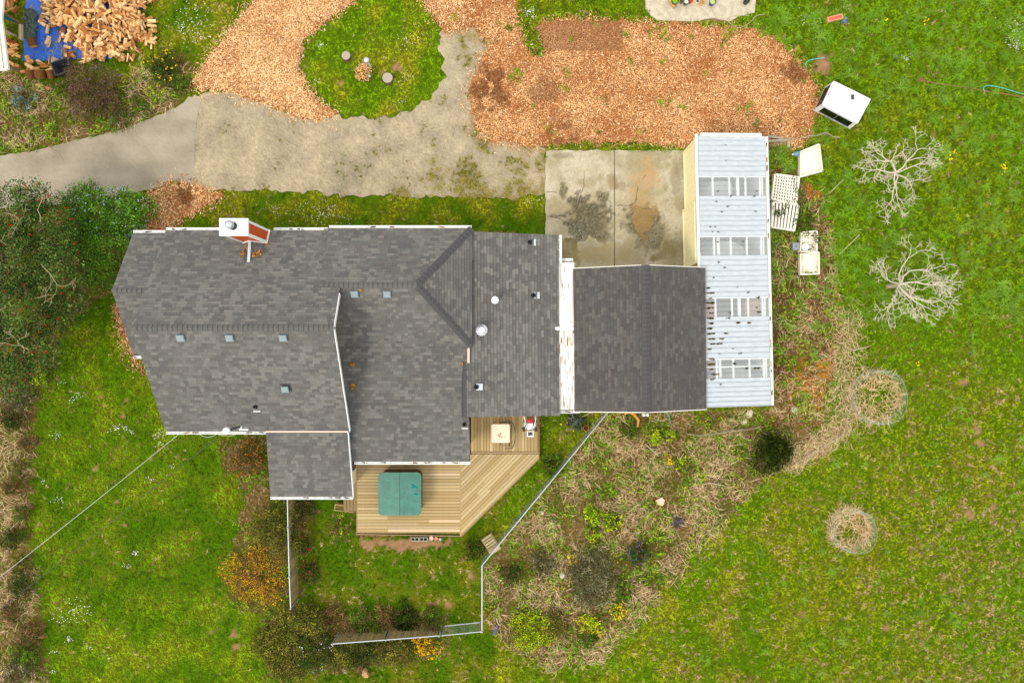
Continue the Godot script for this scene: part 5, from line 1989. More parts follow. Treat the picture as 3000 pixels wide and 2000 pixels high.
func make_firewood() -> void:
	var flat := func(_u: float, _v: float) -> float: return 0.0
	var tarp := patch_sheet([[72, -60], [460, -60], [326, 168], [66, 178]], 44, -0.02, 0.07, flat)
	var tm := mat(lin(34, 92, 196), 0.4, M.soft_tex, Vector3.ONE)
	tm.cull_mode = BaseMaterial3D.CULL_DISABLED
	tag(part("blue_tarp", tarp, tm), "bright blue tarp spread beneath the firewood heap", "tarp")
	var gt := patch_sheet([[72, 28], [112, 34], [110, 112], [66, 114]], 22, 0.05, 0.22, flat)
	var gm := mat(lin(52, 70, 56), 0.35, M.soft_tex, Vector3.ONE)
	gm.cull_mode = BaseMaterial3D.CULL_DISABLED
	tag(part("green_tarp", gt, gm), "crumpled dark green tarp on the blue tarp beside the shed", "tarp")
	var shapes := []
	var raw := []
	for k in 5:
		raw.append(log_shape(k))
		shapes.append(raw[k].mesh())
	var tints := []
	for c in [Color(1, 1, 1), Color(1.0, 0.93, 0.82), Color(0.97, 0.88, 0.78), Color(0.9, 0.76, 0.62), Color(1.0, 0.96, 0.9)]:
		var m := vmat(0.75, M.wood_tex, Vector3(1.2, 9.0, 9.0), false)
		m.albedo_color = c
		tints.append(m)
	var pile := func() -> Vector2:
		for t in 60:
			var u := rng.randf_range(125.0, 455.0)
			var v := rng.randf_range(-70.0, 185.0)
			if heap_height(u, v) > 0.03 + rng.randf() * 0.1 and not (u < 205 and v > 85 and v < 135 and rng.randf() < 0.8):
				return Vector2(u, v)
		return Vector2(290, 60)
	# buried and lower logs, one mass
	var mass := MB.new()
	for k in 620:
		var q: Vector2 = pile.call()
		var h := heap_height(q.x, q.y)
		var x := Transform3D(Basis(Vector3.UP, rng.randf() * TAU) * Basis(Vector3.BACK, rng.randf_range(-0.4, 0.4)) * Basis(Vector3.RIGHT, rng.randf() * TAU), P(q.x, q.y) + Vector3(0, 0.03 + h * rng.randf_range(0.3, 0.92), 0))
		var r: MB = raw[rng.randi() % 5]
		var e := mass.v.size()
		var f := rng.randf_range(0.7, 1.0)
		for j in r.v.size():
			mass.v.append(x * r.v[j])
			mass.n.append(x.basis * r.n[j])
			mass.c.append(Color(r.c[j].r * f, r.c[j].g * f * (0.9 + 0.1 * f), r.c[j].b * f * (0.8 + 0.2 * f)))
		for j in r.i:
			mass.i.append(e + j)
	var mo := part("firewood_heap", mass, M.dull)
	mo.set_meta("kind", "stuff")
	tag(mo, "jumbled lower layers of split firewood in the heap on the blue tarp", "firewood")
	var n := 0
	while n < 236:
		var q: Vector2 = pile.call()
		if n < 14:
			q = Vector2(rng.randf_range(370, 425), rng.randf_range(20, 150))
		var h := heap_height(q.x, q.y)
		var o := part("firewood", shapes[[0, 1, 2, 4, 0, 2, 3, 1][rng.randi() % 8]], tints[rng.randi() % 5], self, Transform3D((Basis(Vector3.UP, rng.randf() * TAU) * Basis(Vector3.BACK, rng.randf_range(-0.35, 0.35)) * Basis(Vector3.RIGHT, rng.randf() * TAU)).scaled(Vector3.ONE * rng.randf_range(0.85, 1.2)), P(q.x, q.y) + Vector3(0, 0.035 + h, 0)))
		tag(o, "split log lying loose on top of the firewood heap on the blue tarp", "firewood", "split logs on the firewood heap")
		n += 1
	for k in 26:
		var q := Vector2(rng.randf_range(78, 165), rng.randf_range(178, 218))
		var o := part("firewood", shapes[rng.randi() % 5], tints[rng.randi() % 4], self, Transform3D(Basis(Vector3.UP, rng.randf() * TAU) * Basis(Vector3.RIGHT, rng.randf() * TAU), P(q.x, q.y) + Vector3(0, 0.05 + 0.16 * rng.randf(), 0)))
		tag(o, "split log lying among the log rounds at the heap's lower corner", "firewood", "split logs by the log rounds")
	# log rounds
	for q in [[97, 224, 0.19, 0, "darkest log round, first of the three below the firewood"], [128, 224, 0.23, 0, "widest log round, second of the three below the firewood"], [157, 224, 0.17, 0, "narrow log round, third of the three below the firewood"], [101, 131, 0.18, 1, "single log round lying on the blue tarp"]]:
		var o := thing("log_round", q[4], "log", P(q[0], q[1]), 0.3 * q[3])
		var x := Transform3D(Basis(Vector3.RIGHT, -1.15 if q[3] == 0 else -1.4), Vector3(0, q[2] * 0.8, 0.16))
		var b := MB.new()
		b.col = lin(112, 74, 42)
		b.lathe(x, [[q[2], 0.0], [q[2] * 1.03, 0.2], [q[2] * 0.98, 0.4]], 14)
		part("bark", b, M.bark, o)
		for e in [[0.0, -1], [0.4, 1]]:
			var f := MB.new()
			f.col = lin(206, 148, 90)
			f.lathe(x, [[q[2] * 0.98, e[0]], [0.0, e[0] + 0.003 * e[1]]], 14)
			part("cut_face", f, M.dull, o)
	# tub tipped over by the purple shrub
	var tub := thing("plastic_tub", "open dark grey plastic tub beside the firewood and the purple shrub", "tub", P(200, 208), 0.35)
	var t := MB.new()
	t.col = lin(52, 58, 62)
	var lo := [Vector3(-0.3, 0.0, 0.24), Vector3(0.3, 0.0, 0.24), Vector3(0.3, 0.0, -0.24), Vector3(-0.3, 0.0, -0.24)]
	var hi := [Vector3(-0.4, 0.55, 0.32), Vector3(0.4, 0.55, 0.32), Vector3(0.4, 0.55, -0.32), Vector3(-0.4, 0.55, -0.32)]
	for k in 4:
		var j := (k + 1) % 4
		t.quad(lo[k], lo[j], hi[j], hi[k])
		t.quad(lo[j] * Vector3(0.94, 1, 0.94), lo[k] * Vector3(0.94, 1, 0.94), hi[k] * Vector3(0.94, 1, 0.94), hi[j] * Vector3(0.94, 1, 0.94))
		t.quad(hi[k], hi[j], hi[j] * Vector3(0.94, 1, 0.94), hi[k] * Vector3(0.94, 1, 0.94))
	t.at(Vector3(0, 0.02, 0), Vector3(0.58, 0.03, 0.46))
	part("body", t, M.plastic, tub)
	var rm := MB.new()
	rm.col = lin(40, 44, 50)
	for k in 4:
		rm.bar(hi[k] * 1.0, hi[(k + 1) % 4] * 1.0, 0.06, 0.04)
	part("rim", rm, M.plastic, tub)
	var bu := thing("basket", "pale grey plastic basket leaning on the dark grey tub", "basket", P(178, 186))
	var bm := MB.new()
	bm.col = lin(176, 166, 140)
	bm.lathe(Transform3D(Basis(Vector3.BACK, 0.7), Vector3(0, 0.08, 0)), [[0.0, 0.0], [0.15, 0.0], [0.19, 0.3], [0.21, 0.3], [0.21, 0.33], [0.17, 0.32], [0.14, 0.03], [0.0, 0.03]], 16)
	part("body", bm, M.plastic, bu)
	# wood store at the very corner
	var sh := thing("wood_store", "open wood store with a pale ribbed roof at the picture's top corner", "shed")
	var pale := mat(lin(214, 212, 196), 0.4, M.stain_tex, Vector3.ONE * 0.6)
	pale.cull_mode = BaseMaterial3D.CULL_DISABLED
	for q in [[-120, -80, 14, -80, 3, 54, -120, 54], [-120, 55, 3, 55, 22, 204, -120, 204]]:
		var c := []
		for k in 4:
			c.append(P(q[k * 2], q[k * 2 + 1], 2.3))
		var m := MB.new()
		for k in 12:
			var f0 := k / 12.0
			var f1 := (k + 0.7) / 12.0
			var f2 := (k + 1.0) / 12.0
			var up := Vector3(0, 0.03, 0)
			m.quad(c[3].lerp(c[2], f0), c[3].lerp(c[2], f1), c[0].lerp(c[1], f1), c[0].lerp(c[1], f0))
			m.quad(c[3].lerp(c[2], f1) + up, c[3].lerp(c[2], f2) + up, c[0].lerp(c[1], f2) + up, c[0].lerp(c[1], f1) + up)
		part("roof_sheet", m, pale, sh)
		var e := MB.new()
		e.bar(c[1] + Vector3(0, 0.01, 0), c[2] + Vector3(0, 0.01, 0), 0.1, 0.12)
		e.bar(c[2] + Vector3(-0.05, 0.0, 0), c[3], 0.08, 0.12)
		part("edge_board", e, M.fascia, sh)
	for q in [[-40, -30], [62, -30], [62, 72], [60, 212], [-40, 212]]:
		var po := MB.new()
		po.col = lin(132, 118, 92)
		po.at(P(q[0], q[1]) + Vector3(0, 0.55, 0), Vector3(0.1, 1.2, 0.1))
		part("post", po, M.wood, sh)
	for k in 7:
		var bd := MB.new()
		bd.col = lin(24, 118, 146)
		bd.at(P(28, 62) + Vector3(0, 0.2 + k * 0.16, 0), Vector3(0.85, 0.14, 0.04), -0.3)
		part("teal_board", bd, M.wood, sh)
	for k in 7:
		var bd := MB.new()
		bd.col = lin(178, 168, 146)
		bd.at(P(30, 102) + Vector3(0, 0.2 + k * 0.16, 0), Vector3(0.85, 0.14, 0.04), -0.3)
		part("grey_board", bd, M.wood, sh)
	var rl := MB.new()
	rl.col = lin(186, 172, 142)
	rl.bar(P(60, 72, 1.0), P(60, 116, 1.0), 0.12, 0.14)
	part("rail", rl, M.wood, sh)
	for k in 38:
		var low := k % 2 == 0
		var u := rng.randf_range(20, 52)
		var v := rng.randf_range(120, 198) if low else rng.randf_range(-10, 48)
		var o := part("firewood", shapes[rng.randi() % 5], tints[1 + rng.randi() % 3], self, Transform3D(Basis(Vector3.UP, rng.randfn(0.0, 0.35) if low else rng.randf() * TAU) * Basis(Vector3.RIGHT, rng.randf() * TAU), P(u, v) + Vector3(0, 0.06 + 0.5 * rng.randf() * (1.0 if k > 12 else 0.0), 0)))
		tag(o, "split log stored under the wood store's pale roof edge", "firewood", "split logs in the wood store")


# ---------- foliage ----------
func leaf_mesh(w: float) -> ArrayMesh:
	var m := MB.new()
	var a := Vector3(0, 0, 0)
	var b := Vector3(0.5, 0.1, -w * 0.5)
	var c := Vector3(0.5, 0.1, w * 0.5)
	var d := Vector3(1.0, 0.02, 0)
	var e := Vector3(0.5, 0.02, 0)
	m.tri(a, e, b); m.tri(e, d, b); m.tri(a, c, e); m.tri(c, d, e)
	return m.mesh()


func tuft_mesh(seed_: int, blades: int, spread: float, wide: float, flat: float) -> ArrayMesh:
	# unit-high tuft: blades lean out and droop
	var r := RandomNumberGenerator.new()
	r.seed = seed_
	var m := MB.new()
	for k in blades:
		var t := r.randf() * TAU
		var d := Vector3(cos(t), 0, sin(t))
		var s := Vector3(-d.z, 0, d.x) * wide * r.randf_range(0.7, 1.2)
		var root := Vector3(r.randfn(0, 0.3), 0, r.randfn(0, 0.3)) * spread
		var l := r.randf_range(0.6, 1.15)
		var lean := r.randf_range(0.3, 1.0) * flat
		var p1 := root + d * lean * 0.4 * l + Vector3(0, 0.6 * l, 0)
		var p2 := root + d * lean * l * 1.1 + Vector3(0, (0.95 - 0.45 * lean) * l, 0)
		m.quad(root - s, root + s, p1 + s * 0.8, p1 - s * 0.8)
		m.tri(p1 - s * 0.8, p1 + s * 0.8, p2)
	return m.mesh()


func leaf(m: MB, b: Basis, p: Vector3, w: float, c: Color) -> void:
	# a kite-shaped leaf, b.x along it, b.y its upper side
	var k := m.v.size()
	m.v.append(p); m.v.append(p + b.x * 0.5 + b.y * 0.1 - b.z * w * 0.5); m.v.append(p + b.x); m.v.append(p + b.x * 0.5 + b.y * 0.1 + b.z * w * 0.5)
	var n := b.y.normalized()
	for q in 4:
		m.n.append(n); m.c.append(c)
	for q in [0, 1, 2, 0, 2, 3]:
		m.i.append(k + q)


func foliage(parent: Node, called: String, blobs: Array, per_m2: float, leaves: int, clump: float, size: float, pal: Array, m: Material, wide: float, up := 0.4) -> void:
	var mb := MB.new()
	for b in blobs:   # [centre, radius across, half height]
		var n := int(per_m2 * b[1] * b[1] * 5.0)
		for k in n:
			var d := Vector3(rng.randfn(), rng.randfn(), rng.randfn()).normalized()
			if d.y < -0.25:
				d.y = -d.y
			var f := 1.0 - 0.45 * pow(rng.randf(), 1.6)
			f *= 1.0 + 0.22 * n_mid.get_noise_3dv(d * 3.0 + b[0] * 2.0)
			var c: Vector3 = b[0] + Vector3(d.x * b[1], d.y * b[2], d.z * b[1]) * f
			var col: Color = tint(pal[rng.randi() % pal.size()], rng.randf_range(0.4, 1.3))
			var cs := clump * rng.randf_range(0.6, 1.3)
			for j in leaves:
				var o := Vector3(rng.randfn(), rng.randfn() * 0.7, rng.randfn()) * cs * 0.5
				var nn := (d * 0.6 + Vector3(0, up, 0) + Vector3(rng.randfn(), rng.randfn(), rng.randfn()) * 0.55).normalized()
				var x := nn.cross(Vector3(rng.randfn(), rng.randfn(), rng.randfn())).normalized()
				var s := size * rng.randf_range(0.7, 1.3)
				leaf(mb, Basis(x, nn, x.cross(nn)) * s, c + o, wide, tint(col, rng.randf_range(0.75, 1.25)))
	part(called, mb, m, parent).set_meta("kind", "stuff")


func bead(m: MB, p: Vector3, r: float, c: Color) -> void:
	var k := m.v.size()
	for d in [Vector3.UP, Vector3.RIGHT, Vector3.BACK, Vector3.LEFT, Vector3.FORWARD, Vector3.DOWN]:
		m.v.append(p + d * r); m.n.append(d); m.c.append(c)
	for q in 4:
		var e := (q + 1) % 4
		m.i.append(k); m.i.append(k + 1 + q); m.i.append(k + 1 + e)
		m.i.append(k + 5); m.i.append(k + 1 + e); m.i.append(k + 1 + q)


func dots(parent: Node, called: String, blobs: Array, n: int, size: float, pal: Array, out := 1.02) -> void:
	var m := MB.new()
	for b in blobs:
		for k in n:
			var d := Vector3(rng.randfn(), absf(rng.randfn()) + 0.2, rng.randfn()).normalized()
			var c: Vector3 = b[0] + Vector3(d.x * b[1], d.y * b[2], d.z * b[1]) * out * rng.randf_range(0.92, 1.05)
			for j in 1 + rng.randi() % 3:
				bead(m, c + Vector3(rng.randfn(), rng.randfn() * 0.5, rng.randfn()) * size * 1.5, size * rng.randf_range(0.7, 1.3), tint(pal[rng.randi() % pal.size()], rng.randf_range(0.85, 1.15)))
	part(called, m, M.dull, parent).set_meta("kind", "stuff")


func grow(m: MB, p: Vector3, d: Vector3, len_: float, r: float, depth: int, flat: float, crook: float) -> void:
	var pts := [p]
	var rad := [r]
	var n := 4
	var q := p
	for k in n:
		d = (d + Vector3(rng.randfn(), rng.randfn() * 0.5, rng.randfn()) * crook).normalized()
		d.y = lerpf(d.y, 0.12, flat)
		d = d.normalized()
		q += d * len_ / n
		pts.append(q)
		rad.append(maxf(0.008, r * (1.0 - 0.45 * (k + 1) / n)))
		if depth > 0 and k >= 1 and rng.randf() < 0.66:
			var side := d.cross(Vector3.UP).normalized() * (1.0 if rng.randf() < 0.5 else -1.0)
			grow(m, q, (d * 0.65 + side * rng.randf_range(0.5, 1.0) + Vector3(0, rng.randf_range(-0.1, 0.35), 0)).normalized(), len_ * rng.randf_range(0.4, 0.7), rad[-1] * 0.68, depth - 1, flat, crook)
	m.tube(pts, rad, 5 if r > 0.02 else 4)
	if depth > 0:
		for s in [-1.0, 1.0]:
			var side: Vector3 = d.cross(Vector3.UP).normalized() * s
			grow(m, q, (d + side * 0.55).normalized(), len_ * 0.5, rad[-1] * 0.8, depth - 1, flat, crook)


func make_trees() -> void:
	# two bare lichen-pale fruit trees
	for q in [[2590, 520, 2.05, 8, "bare pale lichen-covered tree, the upper one of two in the meadow"], [2602, 838, 2.5, 9, "bare pale lichen-covered tree, the lower and wider one in the meadow"]]:
		var t := thing("bare_tree", q[4], "tree", P(q[0], q[1]))
		var tr := MB.new()
		tr.col = lin(196, 182, 156)
		tr.tube([Vector3(0, -0.1, 0), Vector3(0.03, 0.5, 0.02), Vector3(-0.02, 1.0, 0)], [0.12, 0.095, 0.09], 8)
		part("trunk", tr, M.bark, t)
		for k in q[3]:
			var m := MB.new()
			m.col = tint(lin(222, 212, 190), rng.randf_range(0.9, 1.1))
			var a: float = TAU * (k + rng.randf_range(-0.25, 0.25)) / q[3]
			grow(m, Vector3(0, 0.85 + 0.04 * k, 0), Vector3(cos(a), 0.5, sin(a)).normalized(), q[2] * rng.randf_range(0.5, 0.68), 0.04, 3, 0.22, 0.36)
			part("limb", m, M.bark, t)
	# holly with berries and its neighbours on the west side
	var dark := [lin(56, 84, 34), lin(74, 104, 42), lin(46, 68, 30), lin(98, 120, 58), lin(80, 92, 40)]
	var h := thing("holly_tree", "large dark holly tree with red berries at the picture's edge", "tree", P(60, 840))
	var blobs := []
	for q in [[40, 640, 2.9, 1.5, 1.0], [150, 660, 3.1, 1.3, 0.9], [30, 770, 3.6, 1.6, 1.2], [160, 780, 3.4, 1.5, 1.1], [60, 900, 3.5, 1.6, 1.1], [190, 890, 2.6, 1.1, 0.9], [20, 1020, 3.0, 1.4, 1.0], [120, 1020, 2.5, 1.2, 0.9], [100, 585, 2.8, 0.9, 0.6], [40, 1110, 2.2, 1.0, 0.8], [-70, 760, 3.2, 1.6, 1.1], [-80, 960, 3.0, 1.6, 1.1]]:
		blobs.append([P(q[0], q[1], q[2]) - h.position, q[3], q[4]])
	var tr := MB.new()
	tr.col = lin(150, 140, 116)
	tr.tube([Vector3(0, -0.1, 0), Vector3(0.1, 1.0, 0.1), Vector3(0, 2.4, 0)], [0.22, 0.17, 0.13], 9)
	part("trunk", tr, M.bark, h)
	for b in blobs:
		var m := MB.new()
		m.col = tint(lin(186, 176, 136), rng.randf_range(0.7, 1.1))
		var c: Vector3 = b[0]
		m.tube([Vector3(0, 1.4, 0), c * 0.5 + Vector3(0, 0.9, 0), c + Vector3(0, b[2] * 0.5, 0)], [0.09, 0.06, 0.035], 6)
		for k in 1:
			grow(m, c + Vector3(0, b[2] * 0.8, 0), Vector3(rng.randfn(), 0.5, rng.randfn()).normalized(), b[1] * 0.85, 0.022, 2, 0.15, 0.3)
		part("limb", m, M.bark, h)
	foliage(h, "crown", blobs, 23.0, 14, 0.3, 0.1, dark, M.gloss_leaf, 0.55, 0.3)
	dots(h, "berries", blobs, 15, 0.028, [lin(196, 30, 14), lin(214, 50, 24)], 1.04)
	var ce := thing("ceanothus_bush", "dense green bush with pale blue blossom between the holly and the house", "bush", P(340, 660))
	var green := [lin(70, 110, 30), lin(90, 134, 38), lin(56, 92, 26), lin(106, 148, 48)]
	blobs = []
	for q in [[295, 625, 1.9, 1.15, 1.0], [370, 620, 1.6, 1.1, 0.9], [235, 595, 1.8, 0.8, 0.8], [425, 608, 1.1, 0.65, 0.6], [310, 710, 1.8, 1.15, 0.9], [385, 665, 1.3, 0.8, 0.7], [268, 560, 1.9, 0.5, 0.7], [290, 790, 1.4, 0.95, 0.7], [240, 690, 1.8, 1.0, 0.9]]:
		blobs.append([P(q[0], q[1], q[2]) - ce.position, q[3], q[4]])
	var st := MB.new()
	st.col = lin(110, 92, 66)
	for b in blobs:
		st.tube([Vector3(0, -0.1, 0), b[0] * 0.6, b[0]], [0.07, 0.05, 0.02], 6)
	part("stem", st, M.bark, ce)
	foliage(ce, "crown", blobs, 46.0, 14, 0.2, 0.085, green, M.leaf, 0.45, 0.6)
	dots(ce, "blossom", [blobs[1], blobs[5], blobs[0]], 60, 0.022, [lin(196, 206, 232), lin(168, 184, 226)], 1.03)
	# dark conifer in the bramble bed
	var cf := thing("conifer", "small dark feathery conifer at the edge of the bramble bed", "tree", P(2242, 1322))
	var cs := MB.new()
	cs.col = lin(80, 62, 40)
	cs.tube([Vector3(0, -0.1, 0), Vector3(0, 1.4, 0)], [0.07, 0.02], 7)
	part("trunk", cs, M.bark, cf)
	blobs = [[Vector3(0, 0.5, 0), 0.95, 0.5], [Vector3(0.1, 0.9, -0.1), 0.65, 0.5], [Vector3(0.45, 0.45, -0.2), 0.6, 0.4], [Vector3(0, 1.3, 0), 0.3, 0.4]]
	foliage(cf, "crown", blobs, 40.0, 10, 0.22, 0.22, [lin(50, 66, 22), lin(66, 82, 28), lin(36, 50, 18), lin(90, 96, 38)], M.leaf, 0.1, 0.3)


const PAL := {
	dark = [[51, 77, 28], [67, 95, 35], [42, 63, 23]],
	mid = [[84, 125, 28], [107, 148, 35], [67, 104, 23]],
	lime = [[174, 204, 26], [142, 183, 26], [204, 220, 53], [121, 162, 28]],
	purple = [[93, 67, 53], [114, 84, 67], [77, 65, 42], [97, 88, 46], [130, 97, 88]],
	brown = [[130, 97, 60], [107, 81, 49], [155, 121, 77], [97, 97, 42]],
	grey = [[112, 114, 78], [142, 140, 104], [76, 80, 50], [98, 90, 66], [160, 154, 120]],
	olive = [[100, 107, 35], [123, 125, 44], [79, 88, 30], [144, 137, 53]],
	orange = [[220, 137, 42], [237, 181, 42], [174, 118, 51], [139, 125, 46]],
	yellow = [[250, 220, 46], [239, 186, 46], [220, 206, 58]],
	blue = [[107, 135, 130], [130, 153, 148], [88, 111, 97], [111, 107, 70]],
}


func pal(key: String) -> Array:
	var out := []
	for c in PAL[key]:
		out.append(lin(c[0], c[1], c[2]))
	return out


func shrub(called: String, label: String, u: float, v: float, r: float, h: float, key: String, leaf_size := 0.07, flowers := [], dense := 46.0, lobes := 5) -> void:
	# r in survey units, h in metres
	var s := thing(called, label, "bush" if called.ends_with("bush") else "shrub" if called.ends_with("shrub") else "plant", P(u, v))
	var rm := r / UNIT
	var c0 := P(u, v, h * 0.55) - s.position
	var blobs := [[c0 * Vector3(1, 0.8, 1) + Vector3(rng.randfn(), 0, rng.randfn()) * rm * 0.1, rm * 0.55, h * 0.45]]
	lobes += 2
	for k in lobes:
		var t := TAU * (k + rng.randf_range(-0.3, 0.3)) / lobes
		blobs.append([c0 * Vector3(1, rng.randf_range(0.45, 0.9), 1) + Vector3(cos(t), 0, sin(t)) * rm * rng.randf_range(0.4, 0.85), rm * rng.randf_range(0.22, 0.48), h * rng.randf_range(0.25, 0.48)])
	var st := MB.new()
	st.col = lin(120, 96, 66)
	for b in blobs:
		st.tube([Vector3(0, -0.08, 0), b[0] * 0.55, b[0] + Vector3(0, b[2] * 0.7, 0)], [0.03, 0.02, 0.008], 5)
		for k in 3:
			grow(st, b[0] * 0.8, Vector3(rng.randfn(), 0.6, rng.randfn()).normalized(), b[1] * 1.1, 0.009, 1, 0.1, 0.25)
	part("stem", st, M.bark, s)
	foliage(s, "crown", blobs, dense, 10, 0.16 * clampf(rm, 0.5, 1.2), leaf_size, pal(key) + ([] if r < 24 else [lin(74, 84, 30), lin(96, 84, 50)]), M.leaf, 0.45 if leaf_size < 0.15 else 0.12, 0.5)
	if flowers.size():
		var fp := []
		for c in flowers[0]:
			fp.append(lin(c[0], c[1], c[2]))
		dots(s, "flowers", blobs, flowers[1], flowers[2], fp)


func make_shrubs() -> void:
	var violet := [[[136, 116, 190], [160, 140, 206]], 6, 0.016]
	var gold := [[[236, 196, 20], [240, 212, 50]], 10, 0.03]
	var pink := [[[220, 130, 130], [236, 160, 150]], 8, 0.022]
	shrub("purple_shrub", "large purplish brown shrub with violet blossom below the firewood tub", 262, 270, 84, 1.3, "purple", 0.07, violet, 62.0, 7)
	shrub("green_bush", "small bright green bush between the log rounds and the purple shrub", 172, 256, 27, 0.7, "mid", 0.06, [], 90.0)
	shrub("grey_shrub", "blue-grey shrub in the dry bank at the picture's edge below the wood store", 60, 290, 38, 0.7, "blue", 0.08, [], 50.0)
	shrub("flowering_shrub", "green shrub with yellow daffodils beside the wood chips", 478, 196, 56, 0.7, "dark", 0.075, [[[240, 206, 10]], 4, 0.035], 60.0)
	shrub("green_bush", "low green bush at the road verge next to the wood chips", 525, 245, 30, 0.45, "mid", 0.06, [], 70.0)
	shrub("verge_plant", "bright green verge plants above the asphalt road's bend", 410, 310, 42, 0.35, "mid", 0.07, [], 60.0)
	shrub("verge_plant", "yellowish green verge plants between the purple shrub and the wood chips", 450, 268, 40, 0.3, "lime", 0.06, [], 40.0)
	shrub("verge_plant", "green verge plants directly below the purple shrub by the road", 345, 350, 36, 0.35, "mid", 0.06, violet, 55.0)
	shrub("brown_shrub", "brown twiggy shrub tucked under the gutter beside the porch wing", 726, 1345, 56, 0.9, "brown", 0.07, [[[220, 120, 20]], 6, 0.03], 44.0)
	shrub("olive_bush", "olive bush growing through the board fence beside the porch wing", 808, 1560, 72, 1.3, "olive", 0.085, [], 56.0, 6)
	shrub("grey_shrub", "small silvery shrub at the foot of the olive bush", 790, 1562 + 12, 22, 0.9, "grey", 0.08, [], 60.0)
	shrub("heather_shrub", "orange and yellow heather mound left of the fenced lawn", 742, 1690, 84, 0.55, "orange", 0.05, [[[226, 200, 20], [236, 210, 40]], 34, 0.02], 62.0, 7)
	shrub("olive_bush", "broad olive hedge bush at the corner where the two fences meet", 860, 1850, 78, 1.2, "olive", 0.085, [], 56.0, 7)
	shrub("olive_bush", "olive hedge bush with white blossom, below the corner bush", 930, 1905, 62, 1.0, "dark", 0.075, [[[226, 226, 236]], 3, 0.025], 56.0, 6)
	shrub("olive_bush", "lowest sprawling olive hedge bush at the bottom of the picture", 830, 1955, 60, 0.8, "olive", 0.085, [], 44.0, 6)
	shrub("olive_bush", "tall olive hedge bush between the orange heather and the corner bush", 790, 1885, 56, 1.0, "olive", 0.085, [], 56.0, 6)
	shrub("olive_bush", "olive hedge bush just inside the corner of the fenced lawn", 925, 1835, 44, 0.7, "brown", 0.06, [], 50.0, 6)
	shrub("olive_bush", "sprawling hedge bush at the bottom, right of the sawn logs", 1000, 1925, 54, 0.7, "olive", 0.085, [], 50.0, 6)
	shrub("olive_bush", "low olive hedge bush below the fence, left of the forsythia", 1150, 1905, 58, 0.7, "olive", 0.085, [], 50.0, 6)
	shrub("brown_shrub", "dry brown border plants in the bottom border's left half", 985, 1800, 40, 0.4, "brown", 0.07, [], 44.0)
	shrub("brown_shrub", "dry brown border plants between the two green ones", 1125, 1805, 34, 0.35, "brown", 0.07, [], 44.0)
	shrub("olive_bush", "narrow olive bush hugging the board fence above the heather", 880, 1545, 34, 0.7, "brown", 0.06, [], 50.0)
	shrub("dark_shrub", "dark hedge shrub below the middle of the bottom fence", 1060, 1905, 60, 0.8, "dark", 0.075, [], 50.0, 6)
	shrub("forsythia_shrub", "yellow flowering shrub growing through the bottom fence", 1245, 1890, 44, 0.9, "olive", 0.05, [[[236, 190, 10], [224, 170, 20]], 26, 0.028], 34.0)
	shrub("dark_shrub", "dark rounded shrub beside the wire gate", 1275, 1848, 30, 1.1, "dark", 0.05, [], 70.0)
	shrub("border_plant", "dark leafy plants along the inner side of the left fence", 905, 1680, 34, 0.5, "dark", 0.07, [[[206, 20, 60]], 1, 0.03], 60.0)
	shrub("border_plant", "leafy rose against the left fence near the porch wing", 890, 1600, 30, 0.6, "dark", 0.075, [[[206, 20, 60]], 1, 0.03], 50.0)
	shrub("border_plant", "bright green ground cover in the middle of the bottom border", 1060, 1815, 48, 0.3, "mid", 0.07, [], 70.0)
	shrub("strappy_plant", "strap-leaved dark green plant in the bottom border", 1190, 1815, 40, 0.4, "dark", 0.22, [], 40.0)
	shrub("border_plant", "leafy green plant at the right end of the bottom border", 1265, 1800, 28, 0.35, "mid", 0.09, [], 60.0)
	shrub("yellow_shrub", "sparse yellow-leaved shrub at the west foot of the deck", 990, 1545, 42, 0.6, "lime", 0.05, [], 18.0)
	shrub("border_plant", "leafy plants in the shade of the porch wing below its gutter", 900, 1490, 34, 0.4, "dark", 0.075, [], 50.0)
	shrub("lavender_bush", "large grey-green lavender bush in the bramble bed", 1735, 1690, 82, 0.8, "grey", 0.07, [], 84.0, 8)
	shrub("lavender_bush", "smaller grey lavender bush above the large one's left side", 1590, 1655, 46, 0.55, "grey", 0.07, [], 60.0)
	shrub("euphorbia_plant", "lime yellow euphorbia between the diagonal fence and the pink plastic", 1740, 1510, 34, 0.5, "lime", 0.08, [], 90.0)
	shrub("euphorbia_plant", "fresh green euphorbia right of the lime yellow one", 1796, 1535, 34, 0.5, "mid", 0.08, [[[206, 214, 40]], 16, 0.03], 90.0)
	shrub("euphorbia_plant", "small lime tuft south of the first two euphorbias", 1745, 1568, 26, 0.4, "lime", 0.07, [], 70.0)
	shrub("euphorbia_plant", "widest yellow-green euphorbia mound near the wire gate", 1560, 1858, 66, 0.6, "lime", 0.07, [[[226, 206, 10]], 14, 0.028], 80.0, 7)
	shrub("green_bush", "green bush with pink buds above the widest euphorbia", 1620, 1825, 48, 0.5, "olive", 0.085, pink, 60.0)
	shrub("euphorbia_plant", "yellow euphorbia clump right of the pink budded bush", 1728, 1830, 40, 0.5, "lime", 0.07, gold, 80.0)
	shrub("euphorbia_plant", "small golden clump at the bramble bed's right edge", 1808, 1790, 28, 0.4, "lime", 0.07, gold, 80.0)
	shrub("green_bush", "bright green leafy plant above the golden clump", 1825, 1740, 30, 0.4, "mid", 0.09, [], 70.0)
	shrub("green_bush", "deep green leafy plant below the yellow euphorbia clump", 1725, 1870, 28, 0.4, "mid", 0.1, [], 70.0)
	shrub("yellow_plant", "bright yellow flower clump touching the grey lavender bush", 1683, 1640, 18, 0.5, "yellow", 0.07, [], 90.0)
	shrub("rosemary_bush", "dark green rosemary with violet flowers right of the lavender", 1868, 1622, 38, 0.6, "dark", 0.075, [[[130, 120, 196], [150, 140, 210]], 8, 0.016], 70.0)
